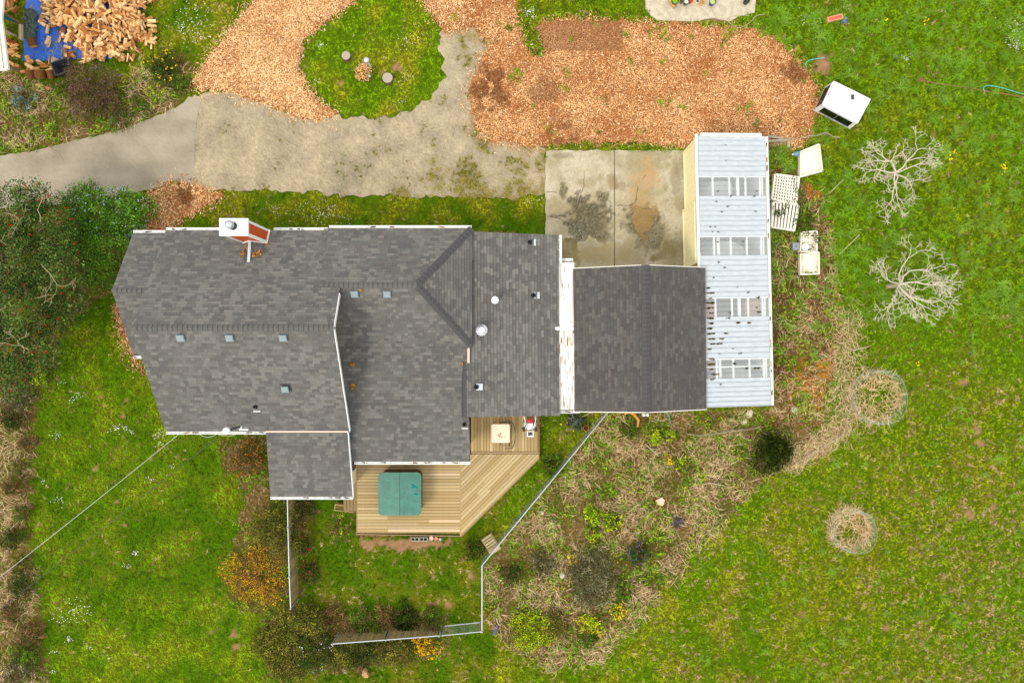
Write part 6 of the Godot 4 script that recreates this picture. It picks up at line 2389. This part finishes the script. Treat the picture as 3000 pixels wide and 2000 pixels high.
	shrub("rosemary_bush", "tiny violet rosemary by the middle of the bramble bed", 1985, 1530, 18, 0.4, "dark", 0.05, [[[120, 116, 200]], 6, 0.016], 60.0)
	shrub("green_bush", "dark leafy bush in the bramble bed just below the wooden chair", 1500, 1680, 36, 0.5, "dark", 0.08, [], 60.0)
	shrub("green_plant", "fresh green leaves just behind the garage's middle", 1845, 1262, 26, 0.3, "mid", 0.09, [], 60.0)
	shrub("green_plant", "fresh green leaves behind the garage, left of three yellow tufts", 1925, 1285, 22, 0.3, "lime", 0.08, [], 60.0)
	shrub("green_plant", "fresh green leaves behind the garage beside the teal hose", 1965, 1278, 18, 0.3, "lime", 0.08, [], 60.0)
	shrub("yellow_plant", "golden leaved sprig in the upper bramble bed", 1962, 1348, 14, 0.3, "yellow", 0.06, [], 70.0)
	shrub("green_plant", "lime green weed patch right of the golden sprig", 2000, 1362, 26, 0.3, "lime", 0.08, [], 60.0)
	shrub("grass_clump", "arching grass clump beside the wooden chair", 1395, 1610, 32, 0.4, "mid", 0.28, [], 24.0)
	shrub("grass_clump", "arching grass clump inside the diagonal fence below the deck's east corner", 1625, 1365, 34, 0.4, "mid", 0.3, [], 22.0)
	shrub("iris_clump", "spiky bluish iris clump between the garage fence and the lawn", 1690, 1233, 24, 0.4, "blue", 0.26, [], 30.0)
	shrub("island_bush", "round yellow and pink bush in the middle of the grass island", 1061, 210, 24, 0.75, "yellow", 0.045, [[[232, 190, 150], [226, 170, 120]], 26, 0.03], 90.0)
	shrub("ivy_shrub", "leafy ivy growing beside the slatted white crates", 2362, 650, 30, 0.4, "mid", 0.08, [], 70.0)
	# the overgrown bank down the picture's left edge
	var bank := [[40, 1170, 46, 0.9, "grey", "silvery shrub right under the holly tree"], [112, 1105, 26, 0.8, "lime", "yellow-green sprig at the holly's lower edge"], [30, 1230, 40, 0.8, "dark", "dark shrub below the silvery one on the left bank"], [70, 1300, 30, 0.7, "brown", "brown shrub with large blue-green leaves on the left bank"], [55, 1360, 26, 0.6, "olive", "olive shrub above the brown bracken on the left bank"], [30, 1430, 36, 0.9, "brown", "brown bracken clump midway down the left bank"], [60, 1505, 26, 0.6, "mid", "green leafy clump on the left bank just above the wire"], [25, 1580, 40, 0.8, "dark", "dark shrub beneath the overhead wire on the left bank"], [50, 1720, 46, 1.0, "dark", "dark green shrub crossed by the second wire"], [25, 1800, 36, 0.8, "brown", "brown shrub in the lower left bank"], [85, 1860, 40, 0.6, "brown", "dry brown clump at the bank's lower lawn edge"], [70, 1920, 44, 0.6, "mid", "yellowish green clump near the lower left corner"], [50, 1970, 50, 0.8, "grey", "silvery grey shrub in the lower left corner"], [55, 1655, 24, 0.6, "olive", "olive sprig between the two dark bank shrubs"]]
	for q in bank:
		shrub("bank_shrub", q[5], q[0], q[1], q[2], q[3], q[4], 0.075, [], 52.0)
	# cages of wire with dead grass grown through them
	for q in [[2572, 1163, 79, 0.75, "wide wire cage full of dead grass in the meadow"], [2497, 1553, 62, 0.9, "smaller wire ring of dead grass in the lower meadow"]]:
		var c := thing("wire_cage", q[4], "wire cage", P(q[0], q[1], q[3] * 0.5) * Vector3(1, 0, 1))
		var rm: float = q[2] / UNIT * 0.96
		for k in 6:
			var y: float = 0.03 + q[3] * k / 5.0
			var pts := []
			var rad := []
			for j in 41:
				var t := TAU * j / 40
				var rr := rm * (1.0 + 0.04 * sin(t * 3.0 + k))
				pts.append(Vector3(cos(t) * rr, y + 0.02 * sin(t * 2.0), sin(t) * rr))
				rad.append(0.005 if k < 5 else 0.008)
			var m := MB.new()
			m.col = lin(150, 172, 158)
			m.tube(pts, rad, 4, false)
			part("hoop", m, M.dull, c)
		var up := MB.new()
		up.col = lin(150, 172, 158)
		for k in 36:
			var t := TAU * k / 36
			up.tube([Vector3(cos(t) * rm, 0, sin(t) * rm), Vector3(cos(t) * rm, q[3], sin(t) * rm)], [0.004, 0.004], 3, false)
		part("upright_wires", up, M.dull, c)
		var dg := MB.new()
		for k in 640:
			var t := rng.randf() * TAU
			var f := sqrt(rng.randf())
			if k % 3 == 0:
				f = rng.randf_range(0.84, 1.02)
			var hole := Vector2(cos(t) * f - 0.12, sin(t) * f - 0.3).length() < 0.34 if q[0] < 2520 else Vector2(cos(t) * f - 0.2, sin(t) * f + 0.1).length() < 0.3
			if hole and rng.randf() < 0.85:
				continue
			dg.col = tint(lin(240, 214, 170).lerp(lin(168, 128, 84), rng.randf()), rng.randf_range(0.7, 1.1))
			var ang := t + 1.3 + rng.randfn() * 1.1
			strand(dg, Vector3(cos(t) * rm * f, 0.03 + rng.randf() * q[3] * 0.25, sin(t) * rm * f), Vector3(cos(ang), rng.randf_range(0.05, 0.5), sin(ang)), rng.randf_range(0.25, 0.6), 0.008)
		part("dead_grass", dg, M.grass, c).set_meta("kind", "stuff")


func strand(m: MB, p: Vector3, d: Vector3, l: float, w: float) -> void:
	d = d.normalized()
	var s := d.cross(Vector3.UP).normalized()
	var bend := s * rng.randf_range(-0.35, 0.35)
	var a := p + (d + bend * 0.5) * l * 0.5
	var b := p + (d * 1.0 + bend * 1.6) * l - Vector3(0, l * 0.2, 0)
	b.y = maxf(b.y, 0.02)
	m.quad(p - s * w, p + s * w, a + s * w, a - s * w)
	m.tri(a - s * w, a + s * w, b)


# ---------- grass and other ground cover ----------
func grass_colour(u: float, v: float, x: float, z: float) -> Array:
	var a := n_big.get_noise_2d(x, z)
	var b := n_mid.get_noise_2d(x, z)
	var f := n_fine.get_noise_2d(x, z)
	var lush := Color(0.20, 0.365, 0.005)
	var deep := Color(0.075, 0.190, 0.003)
	var moss := Color(0.36, 0.37, 0.012)
	var straw := Color(0.50, 0.38, 0.19)
	var c := lush
	var dry := 0.02
	var tall := 0.085
	if u < 900 and v > 800:
		c = deep.lerp(lush, clampf(0.6 + a * 0.7 + b * 0.9, 0, 1)).lerp(moss, clampf(a * 0.4 + b * 0.4, 0, 0.3))
		tall = 0.09
	elif u < 900:
		c = deep.lerp(moss, clampf(0.55 + b * 1.0, 0, 1))
		dry = 0.12
	elif v > 1210 and u < 1450:
		c = tint(deep.lerp(moss, clampf(0.05 + b * 0.8 + (u - 1000) * 0.0006, 0, 0.7)), 0.85)
		dry = 0.05 + 0.15 * clampf(b + f, 0, 1)
	elif v > 540 and v < 700 and u < 1650:
		c = deep.lerp(moss, clampf(0.55 + b * 0.9 + (610 - v) * 0.006, 0, 1))
		tall = 0.06
	elif u < 1330:
		c = lush.lerp(moss, clampf(0.3 + b * 1.2, 0, 1))
	elif v < 520 or u > 2250:
		c = lush.lerp(deep, clampf(0.3 + b * 1.0 + a * 0.6, 0, 0.85)).lerp(moss, clampf(a * 0.7 + f * 0.25 + 0.5 * smoothstep(900.0, 1400.0, v), 0, 0.7))
		tall = 0.15 if v < 900 else 0.10
		dry = 0.025 + 0.20 * smoothstep(900.0, 1500.0, v) * smoothstep(2300.0, 2950.0, u) + 0.04 * smoothstep(800.0, 1200.0, v)
	else:
		c = lush.lerp(moss, clampf(0.5 + b * 0.8, 0, 0.9)).lerp(deep, clampf(-a, 0, 0.4))
		dry = 0.10
		tall = 0.10
	if v > 1400 and u > 1900:
		dry += 0.06
	dry *= clampf(0.9 + b * 1.2 + f * 1.3, 0.15, 2.2)
	if rng.randf() < dry:
		c = straw.lerp(Color(0.26, 0.17, 0.07), rng.randf() * 0.8)
	return [tint(c, clampf(rng.randf_range(0.5, 1.3) + f * 0.5 + b * 0.3, 0.3, 1.7)), tall * (1.0 + b * 0.6)]


func make_grass() -> void:
	var kinds := []
	for k in 4:
		kinds.append(tuft_mesh(40 + k, 13, 0.55, 0.075, 1.25))
	var bufs := [PackedFloat32Array(), PackedFloat32Array(), PackedFloat32Array(), PackedFloat32Array()]
	var step := 7.6
	var v := -110.0
	while v < 2110.0:
		var u := -110.0
		while u < 3110.0:
			var uu := u + rng.randf_range(-4.0, 4.0)
			var vv := v + rng.randf_range(-4.0, 4.0)
			u += step
			var zn := zone_at(uu, vv)
			var orange := false
			var p := Vector3((uu - 1500.0) / UNIT, -0.055, (vv - 1000.0) / UNIT)
			if zn == LAWN:
				pass
			elif zn == GRAVEL:
				if n_mid.get_noise_2d(p.x, p.z) + n_fine.get_noise_2d(p.x, p.z) * 0.6 + (p.x + 6.0) * 0.04 + smoothstep(-8.2, -7.0, p.z) * 0.3 < 0.42 or rng.randf() < 0.5:
					continue
				p.y = -0.01
			elif zn == CHIPS:
				if n_mid.get_noise_2d(p.x * 1.4 + 5.0, p.z * 1.4) < (0.34 if vv < 140 and uu > 1900 else 0.47) or rng.randf() < 0.35:
					continue
				p.y = -0.01
			elif zn == BED or zn == LITTER:
				if rng.randf() < 0.45:
					continue
				orange = zn == LITTER and blot(p.x, p.z, 2390, 1120, 70) + blot(p.x, p.z, 2380, 1225, 45) + blot(p.x, p.z, 2385, 560, 25) > 0.45 and rng.randf() < 0.8
			else:
				continue
			var g := grass_colour(uu, vv, p.x, p.z)
			var c: Color = g[0]
			var h: float = g[1] * rng.randf_range(0.7, 1.35)
			if zn == BED or zn == LITTER:
				h = rng.randf_range(0.08, 0.17)
				var b := n_mid.get_noise_2d(p.x * 1.3, p.z * 1.3)
				if b + rng.randfn() * 0.3 > 0.02:
					c = tint(Color(0.46, 0.34, 0.18).lerp(Color(0.27, 0.18, 0.08), rng.randf()), rng.randf_range(0.7, 1.2))
				else:
					c = tint(Color(0.17, 0.26, 0.016), rng.randf_range(0.6, 1.4))
			if orange:
				h = 0.05
				c = tint(lin(214, 146, 26), rng.randf_range(0.6, 1.1))
			elif zn == GRAVEL:
				h *= 0.6
				c = tint(Color(0.19, 0.19, 0.02), rng.randf_range(0.6, 1.1))
			var w := 0.10 * rng.randf_range(0.8, 1.25) * (1.3 if h > 0.14 else 1.0)
			var bs := Basis(Vector3.UP, rng.randf() * TAU).scaled(Vector3(w, h, w))
			push(bufs[rng.randi() % 4], bs, p, c)
		v += step
	for k in 4:
		var o := copies("grass", kinds[k], M.grass, bufs[k])
		o.set_meta("kind", "stuff")
	# rank clumps in the meadow
	var stars := [tuft_mesh(77, 44, 0.45, 0.018, 1.6), tuft_mesh(78, 30, 0.7, 0.02, 1.1), tuft_mesh(79, 52, 0.9, 0.014, 1.3)]
	var sbuf := [PackedFloat32Array(), PackedFloat32Array(), PackedFloat32Array()]
	var buf := PackedFloat32Array()
	for k in 1900:
		var uu := rng.randf_range(2210, 3080)
		var vv := rng.randf_range(-60, 960) if k < 1400 else rng.randf_range(960, 2060)
		if k > 1780:
			uu = rng.randf_range(1500, 2250)
			vv = rng.randf_range(1240, 1950)
		var zn := zone_at(uu, vv)
		if zn != LAWN and zn != LITTER and zn != BED:
			continue
		var s := rng.randf_range(0.14, 0.42) * (1.0 if k < 1400 else 0.75)
		push(sbuf[k % 3], Basis(Vector3.UP, rng.randf() * TAU).scaled(Vector3(s * rng.randf_range(0.7, 1.2), s, s * rng.randf_range(0.7, 1.2))), P(uu, vv) - Vector3(0, 0.05, 0), tint(Color(0.16, 0.36, 0.012).lerp(Color(0.26, 0.42, 0.06), rng.randf()), rng.randf_range(0.6, 1.15)))
	for k in 3:
		copies("tall_grass", stars[k], M.grass, sbuf[k]).set_meta("kind", "stuff")
	# dead straw lying over the beds and along the old fence line
	var dead := MB.new()
	for k in 44000:
		var uu := rng.randf_range(1420, 2480)
		var vv := rng.randf_range(1200, 1990)
		if k > 33000:
			uu = rng.randf_range(-60, 560) if k < 38500 else rng.randf_range(2262, 2500)
			vv = rng.randf_range(200, 460) if k < 38500 else rng.randf_range(560, 1260)
		if k > 41500:
			var t := rng.randf()
			var q := Vector2(2310, 1362).lerp(Vector2(2470, 1250), t * 2.0) if t < 0.5 else Vector2(2470, 1250).lerp(Vector2(2480, 900), t * 2.0 - 1.0)
			uu = q.x + rng.randfn() * 26.0
			vv = q.y + rng.randfn() * 15.0
		if k < 3500:
			uu = rng.randf_range(-40, 110)
			vv = rng.randf_range(1180, 2000)
		var zn := zone_at(uu, vv)
		if k <= 41500 and zn != BED and zn != LITTER:
			continue
		var p := P(uu, vv)
		var n := n_mid.get_noise_2d(p.x * 0.8 + 3.0, p.z * 0.8)
		if k <= 41500 and n < -0.02 + rng.randfn() * 0.12:
			continue
		var ang := n_big.get_noise_2d(p.x * 2.0, p.z * 2.0) * 9.0 + rng.randfn() * 0.8
		if k > 41500:
			ang = (2.5 if uu < 2460 else 1.6) + rng.randfn() * 0.9
		dead.col = tint(lin(238, 212, 166).lerp(lin(140, 100, 60), pow(rng.randf(), 1.3)), rng.randf_range(0.6, 1.12))
		strand(dead, p + Vector3(0, rng.randf_range(0.02, 0.3) * rng.randf(), 0), Vector3(cos(ang), rng.randf_range(0.0, 0.45), sin(ang)), rng.randf_range(0.15, 0.6), rng.randf_range(0.004, 0.008))
	part("dead_grass", dead, M.grass).set_meta("kind", "stuff")
	# low leafy weeds in the beds
	buf = PackedFloat32Array()
	var lm := leaf_mesh(0.6)
	for k in 5200:
		var uu := rng.randf_range(1420, 2480)
		var vv := rng.randf_range(1200, 1990)
		if k > 3200:
			uu = rng.randf_range(-60, 560)
			vv = rng.randf_range(210, 450)
		if k > 3900:
			uu = rng.randf_range(2262, 2470)
			vv = rng.randf_range(440, 1210)
		if k > 4500:
			uu = rng.randf_range(670, 1310)
			vv = rng.randf_range(1290, 1980)
		var zn := zone_at(uu, vv)
		if zn != BED and zn != LITTER:
			continue
		var p := P(uu, vv)
		if n_mid.get_noise_2d(p.x * 1.3, p.z * 1.3) > 0.1:
			continue
		var col: Color = [lin(92, 130, 26), lin(116, 152, 34), lin(72, 100, 26), lin(144, 154, 44)][rng.randi() % 4]
		for j in 7:
			var t := rng.randf() * TAU
			var x := Vector3(cos(t), rng.randf_range(0.1, 0.6), sin(t)).normalized()
			var nn := (Vector3.UP - x * x.y).normalized()
			push(buf, Basis(x, nn, x.cross(nn)) * rng.randf_range(0.07, 0.14), p + Vector3(rng.randfn() * 0.08, rng.randf_range(0.02, 0.14), rng.randfn() * 0.08), tint(col, rng.randf_range(0.7, 1.3)))
	copies("weeds", lm, M.leaf, buf).set_meta("kind", "stuff")
	# bramble canes
	var cane := MB.new()
	for k in 330:
		var uu := rng.randf_range(1430, 2300)
		var vv := rng.randf_range(1220, 1960)
		if k > 260:
			uu = rng.randf_range(-20, 420)
			vv = rng.randf_range(215, 430)
		if zone_at(uu, vv) != BED:
			continue
		cane.col = [lin(134, 98, 62), lin(104, 72, 46), lin(170, 138, 96)][rng.randi() % 3]
		var t := rng.randf() * TAU
		var l := rng.randf_range(0.4, 1.1)
		var a := P(uu, vv)
		var d := Vector3(cos(t), 0, sin(t)) * l
		var s := Vector3(-d.z, 0, d.x) * rng.randf_range(-0.3, 0.3)
		cane.tube([a, a + d * 0.3 + s * 0.5 + Vector3(0, rng.randf_range(0.15, 0.4), 0), a + d * 0.7 + s + Vector3(0, rng.randf_range(0.1, 0.35), 0), a + d + Vector3(0, 0.03, 0)], [0.008, 0.008, 0.006, 0.004], 4, false)
	part("bramble_canes", cane, M.dull).set_meta("kind", "stuff")
	# wood chips
	var chip := BoxMesh.new()
	chip.size = Vector3.ONE
	buf = PackedFloat32Array()
	v = -70.0
	var cs := 2.5
	while v < 1130.0:
		var u := 320.0
		while u < 2420.0:
			var soft := 9.0 + 12.0 * absf(n_mid.get_noise_2d(u * 0.02, v * 0.02))
			if zone_at(u, v) == HARD or zone_at(u + rng.randfn() * soft, v + rng.randfn() * soft) != CHIPS:
				u += cs
				continue
			var p := Vector3((u + rng.randf_range(-2, 2) - 1500.0) / UNIT, 0.012, (v + rng.randf_range(-2, 2) - 1000.0) / UNIT)
			u += cs
			var b := n_mid.get_noise_2d(p.x, p.z) + 0.5 * n_big.get_noise_2d(p.x * 2.0, p.z * 2.0)
			var f := clampf(0.45 - b * 0.6 + rng.randfn() * 0.38 - (0.3 if p.x < -8.0 and p.z < -9.0 else 0.0), 0.0, 1.0)
			var col := lin(242, 198, 144).lerp(lin(164, 102, 54), f)
			if rng.randf() < 0.06:
				col = lin(250, 228, 192)
			var damp := clampf(blot(p.x, p.z, 1430, 262, 62) + blot(p.x, p.z, 545, 560, 40) + blot(p.x, p.z, 2330, 215, 40) + blot(p.x, p.z, 1650, 400, 50) * 0.7 + blot(p.x, p.z, 1600, 270, 50) * 0.6, 0, 1) if n_mid.get_noise_2d(p.x * 2.0, p.z * 2.0) > -0.35 else 0.0
			col = col.lerp(lin(104, 58, 26), damp * rng.randf_range(0.5, 1.0))
			if u > 1380:
				col = Color(col.r * 0.93, col.g * 0.87, col.b * 0.82)
			if u > 1570 and u < 1830 and v > 60 and v < 150:
				col = col.lerp(lin(138, 96, 64), 0.6)
			var l := 0.022 + 0.13 * pow(rng.randf(), 1.7) * (1.7 if rng.randf() < 0.03 else 1.0)
			p.y += rng.randf() * 0.03
			push(buf, Basis(Vector3.UP, rng.randf() * TAU) * Basis(Vector3.BACK, rng.randfn() * 0.3) * Basis(Vector3.RIGHT, rng.randfn() * 0.35) * Basis.from_scale(Vector3(l, 0.008, rng.randf_range(0.012, 0.034))), p, tint(col, rng.randf_range(0.7, 1.15)))
		v += cs
	copies("wood_chips", chip, M.dull, buf).set_meta("kind", "stuff")
	# fallen leaves in the litter and on the bank
	buf = PackedFloat32Array()
	for k in 9000:
		var uu := rng.randf_range(2255, 2480)
		var vv := rng.randf_range(430, 1250)
		if k > 5200:
			uu = rng.randf_range(1430, 2300)
			vv = rng.randf_range(1205, 1960)
		if k > 7600:
			uu = rng.randf_range(660, 1310)
			vv = rng.randf_range(1280, 1990)
		var zn := zone_at(uu, vv)
		if zn != LITTER and zn != BED:
			continue
		var p := P(uu, vv)
		if n_mid.get_noise_2d(p.x + 30.0, p.z) < -0.1:
			continue
		push(buf, Basis(Vector3.UP, rng.randf() * TAU) * Basis(Vector3.BACK, rng.randfn() * 0.4) * Basis(Vector3.RIGHT, rng.randfn() * 0.4) * rng.randf_range(0.05, 0.1), p + Vector3(0, rng.randf_range(0.0, 0.06), 0), tint([lin(176, 120, 76), lin(146, 92, 54), lin(200, 152, 110), lin(112, 72, 44)][rng.randi() % 4], rng.randf_range(0.8, 1.2)))
	copies("fallen_leaves", lm, M.leaf, buf).set_meta("kind", "stuff")
	# loose stones on the driveway
	buf = PackedFloat32Array()
	var peb := SphereMesh.new()
	peb.radius = 1.0
	peb.height = 1.3
	peb.radial_segments = 6
	peb.rings = 3
	for k in 42000:
		var uu := rng.randf_range(560, 1620)
		var vv := rng.randf_range(20, 640)
		if zone_at(uu, vv) != GRAVEL:
			continue
		var s := rng.randf_range(0.006, 0.013)
		push(buf, Basis(Vector3.UP, rng.randf() * TAU).scaled(Vector3(s * 1.3, s, s)), P(uu, vv) + Vector3(0, 0.004, 0), tint([lin(178, 168, 146), lin(140, 132, 116), lin(206, 198, 180), lin(112, 104, 90), lin(150, 130, 90)][rng.randi() % 5], rng.randf_range(0.8, 1.2)))
	copies("gravel", peb, M.dull, buf).set_meta("kind", "stuff")
	# flowers scattered in the lawns
	buf = PackedFloat32Array()
	var disc := CylinderMesh.new()
	disc.top_radius = 1.0
	disc.bottom_radius = 0.6
	disc.height = 0.4
	disc.radial_segments = 7
	disc.rings = 0
	for q in [[560, 50, 60, 70], [590, 110, 40, 40], [545, 80, 40, 30], [182, 1120, 14, 10], [235, 1155, 16, 12], [215, 1170, 16, 14], [345, 1255, 16, 26], [372, 1255, 12, 14], [395, 1265, 12, 8], [165, 1275, 18, 16], [470, 1275, 20, 24], [472, 1300, 14, 8], [505, 1365, 8, 8], [440, 1402, 14, 12], [398, 1620, 10, 20], [370, 1655, 10, 10], [175, 1465, 18, 16], [125, 1410, 10, 8], [230, 1780, 45, 50], [200, 1810, 40, 30], [205, 1870, 10, 22], [158, 1965, 12, 10], [155, 1908, 12, 8], [260, 1895, 16, 8], [320, 1925, 14, 6], [1550, 35, 20, 40], [1565, 50, 10, 10], [940, 133, 14, 18], [932, 240, 14, 10], [1195, 120, 40, 30], [1190, 235, 30, 12], [1180, 300, 20, 8], [2985, 90, 50, 90], [2975, 135, 24, 50], [2655, 170, 20, 24], [2440, 30, 60, 24], [2355, 60, 30, 14], [960, 620, 50, 70], [900, 630, 50, 20], [1000, 660, 30, 14], [1570, 590, 30, 14], [2750, 30, 60, 16], [800, 615, 30, 12]]:
		for k in q[3]:
			var uu: float = q[0] + rng.randfn() * q[2] * 0.55
			var vv: float = q[1] + rng.randfn() * q[2] * 0.4
			if zone_at(uu, vv) == LAWN:
				push(buf, Basis(Vector3.UP, rng.randf() * TAU) * rng.randf_range(0.010, 0.018), P(uu, vv) + Vector3(0, rng.randf_range(0.05, 0.1), 0), lin(240, 240, 244))
	copies("daisies", disc, M.dull, buf).set_meta("kind", "stuff")
	buf = PackedFloat32Array()
	for q in [[2778, 458, 14, 7], [2792, 447, 10, 4], [2930, 495, 18, 12], [2705, 66, 12, 6], [2685, 1067, 8, 5], [2592, 62, 8, 3], [1395, 1610, 10, 3], [490, 185, 30, 14], [830, 1790, 20, 10], [815, 1755, 14, 6], [1655, 1240, 60, 4], [2710, 1470, 40, 4]]:
		for k in q[3]:
			push(buf, Basis(Vector3.UP, rng.randf() * TAU) * rng.randf_range(0.022, 0.036), P(q[0] + rng.randfn() * q[2] * 0.5, q[1] + rng.randfn() * q[2] * 0.5) + Vector3(0, rng.randf_range(0.16, 0.3), 0), lin(246, 206, 10))
	copies("daffodils", disc, M.dull, buf).set_meta("kind", "stuff")


func make_small_things() -> void:
	# overhead wires
	for q in [[[527, 1268, 2.9], [-260, 1890, 6.4], 0.008, lin(214, 214, 210), "pale overhead wire crossing the lawn to the house gutter"], [[640, 1277, 2.8], [-260, 1985, 5.8], 0.011, lin(66, 72, 62), "thin dark overhead wire crossing the lawn below the pale one"]]:
		var a := P(q[0][0], q[0][1], q[0][2])
		var b := P(q[1][0], q[1][1], q[1][2])
		var pts := []
		var rad := []
		for k in 17:
			var f := k / 16.0
			pts.append(a.lerp(b, f) - Vector3(0, 1.0 * f * (1.0 - f), 0))
			rad.append(q[2])
		var m := MB.new()
		m.col = q[3]
		m.tube(pts, rad, 6)
		tag(part("overhead_wire", m, M.plastic), q[4], "wire")
	for q in [[[571, 1262], [590, 1280], [620, 1281], [640, 1268], "slack pale cable loop hanging at the gutter, the one nearer the corner"], [[618, 1266], [650, 1277], [690, 1276], [700, 1264], "slack pale cable loop hanging at the gutter by the service mast"]]:
		var pts := []
		for k in 4:
			pts.append(P(q[k][0], q[k][1], 2.9))
		var cv := []
		var rad := []
		for k in 13:
			var f := k / 12.0
			cv.append(pts[0].bezier_interpolate(pts[1] + (pts[1] - pts[0]) * 0.3, pts[2] + (pts[2] - pts[3]) * 0.3, pts[3], f))
			rad.append(0.009)
		var m := MB.new()
		m.col = lin(206, 200, 180)
		m.tube(cv, rad, 5)
		tag(part("cable", m, M.plastic), q[4], "cable")
	# hoses and lines in the grass
	var teal := lin(84, 190, 172)
	for q in [[[[3060, 290], [2990, 275], [2935, 259], [2895, 252], [2880, 258], [2884, 270]], 0.02, teal, "garden_hose", "teal garden hose curling into the meadow from the picture's edge", "hose"], [[[2361, 199], [2360, 187], [2370, 178], [2390, 174], [2414, 170]], 0.018, teal, "garden_hose", "short teal hose on the brown molehill by the wood chips", "hose"], [[[1896, 1208], [1925, 1206], [1950, 1206], [1960, 1216], [1963, 1232], [1968, 1248]], 0.022, lin(40, 146, 120), "garden_hose", "teal hose hooked behind the garage", "hose"], [[[1918, 1228], [1935, 1232], [1948, 1230], [1957, 1220], [1955, 1210], [1940, 1208], [1925, 1218]], 0.014, lin(90, 150, 130), "garden_hose", "thin looped green hose behind the garage inside the teal one's hook", "hose"], [[[2694, 236], [2760, 248], [2840, 259], [2900, 270], [3060, 295]], 0.022, lin(136, 88, 56), "rusty_cable", "rusty cable lying straight through the meadow beside the teal hose", "cable"], [[[2240, 44], [2215, 48], [2198, 66], [2170, 82], [2150, 78], [2130, 60], [2150, 48], [2195, 47]], 0.014, lin(168, 160, 126), "garden_hose", "pale looped hose on the chips beside the concrete slab", "hose"], [[[380, 1010], [356, 1040], [354, 1058], [372, 1072], [400, 1085], [430, 1100]], 0.016, lin(130, 100, 56), "garden_hose", "brown hose along the house's west wall", "hose"]]:
		var pts := []
		var rad := []
		for k in q[0].size():
			pts.append(P(q[0][k][0], q[0][k][1]) + Vector3(0, 0.07, 0))
		var sm := []
		for k in pts.size() - 1:
			var p0: Vector3 = pts[maxi(k - 1, 0)]
			var p3: Vector3 = pts[mini(k + 2, pts.size() - 1)]
			for j in 6:
				sm.append(pts[k].cubic_interpolate(pts[k + 1], p0, p3, j / 6.0))
		sm.append(pts[-1])
		for k in sm.size():
			rad.append(q[1])
		var m := MB.new()
		m.col = q[2]
		m.tube(sm, rad, 7)
		tag(part(q[3], m, M.plastic), q[4], q[5])
	for q in [[2430, 566, 2465, 529, "pale stick leaning in the litter near the upper bare tree"], [2458, 746, 2512, 690, "pale stick leaning near the lower bare tree"], [1691, 1227, 1735, 1205, "short pale pole leaning on the fence behind the garage"], [1890, 1300, 1928, 1334, "bleached stick in the upper bramble bed"], [2075, 1413, 2110, 1418, "short bleached stick in the middle of the bramble bed"], [2500, 900 + 126, 2540, 1015, "bleached stick above the wide wire cage"]]:
		var m := MB.new()
		m.col = lin(206, 192, 166)
		m.tube([P(q[0], q[1]) + Vector3(0, 0.04, 0), P(q[2], q[3]) + Vector3(0, 0.22, 0)], [0.02, 0.014], 6)
		tag(part("stick", m, M.bark), q[4], "stick")
	# ivy over the crates
	var ivy := thing("ivy", "ivy trailing over the two slatted crates and the tray", "ivy", P(2340, 600))
	var iv := MB.new()
	for path in [[[2318, 508], [2322, 540], [2328, 575], [2335, 605], [2330, 640], [2318, 665]], [[2262, 620], [2280, 632], [2300, 600]], [[2350, 690], [2380, 690], [2385, 710], [2365, 735]], [[2335, 560], [2345, 590], [2340, 620]]]:
		for k in 150:
			var f: float = rng.randf() * (path.size() - 1)
			var i0 := int(f)
			var q: Vector2 = Vector2(path[i0][0], path[i0][1]).lerp(Vector2(path[i0 + 1][0], path[i0 + 1][1]), f - i0) + Vector2(rng.randfn(), rng.randfn()) * 5.0
			if n_fine.get_noise_2d(q.x * 0.05, q.y * 0.05) < -0.1:
				continue
			var t := rng.randf() * TAU
			var x := Vector3(cos(t), rng.randf_range(-0.2, 0.3), sin(t)).normalized()
			var nn := (Vector3.UP - x * x.y).normalized()
			leaf(iv, Basis(x, nn, x.cross(nn)) * rng.randf_range(0.05, 0.1), P(q.x, q.y) + Vector3(0, 0.27 + rng.randf() * 0.05, 0) - ivy.position, 0.7, tint(lin(58, 82, 30), rng.randf_range(0.6, 1.3)))
	part("leaves", iv, M.leaf, ivy).set_meta("kind", "stuff")
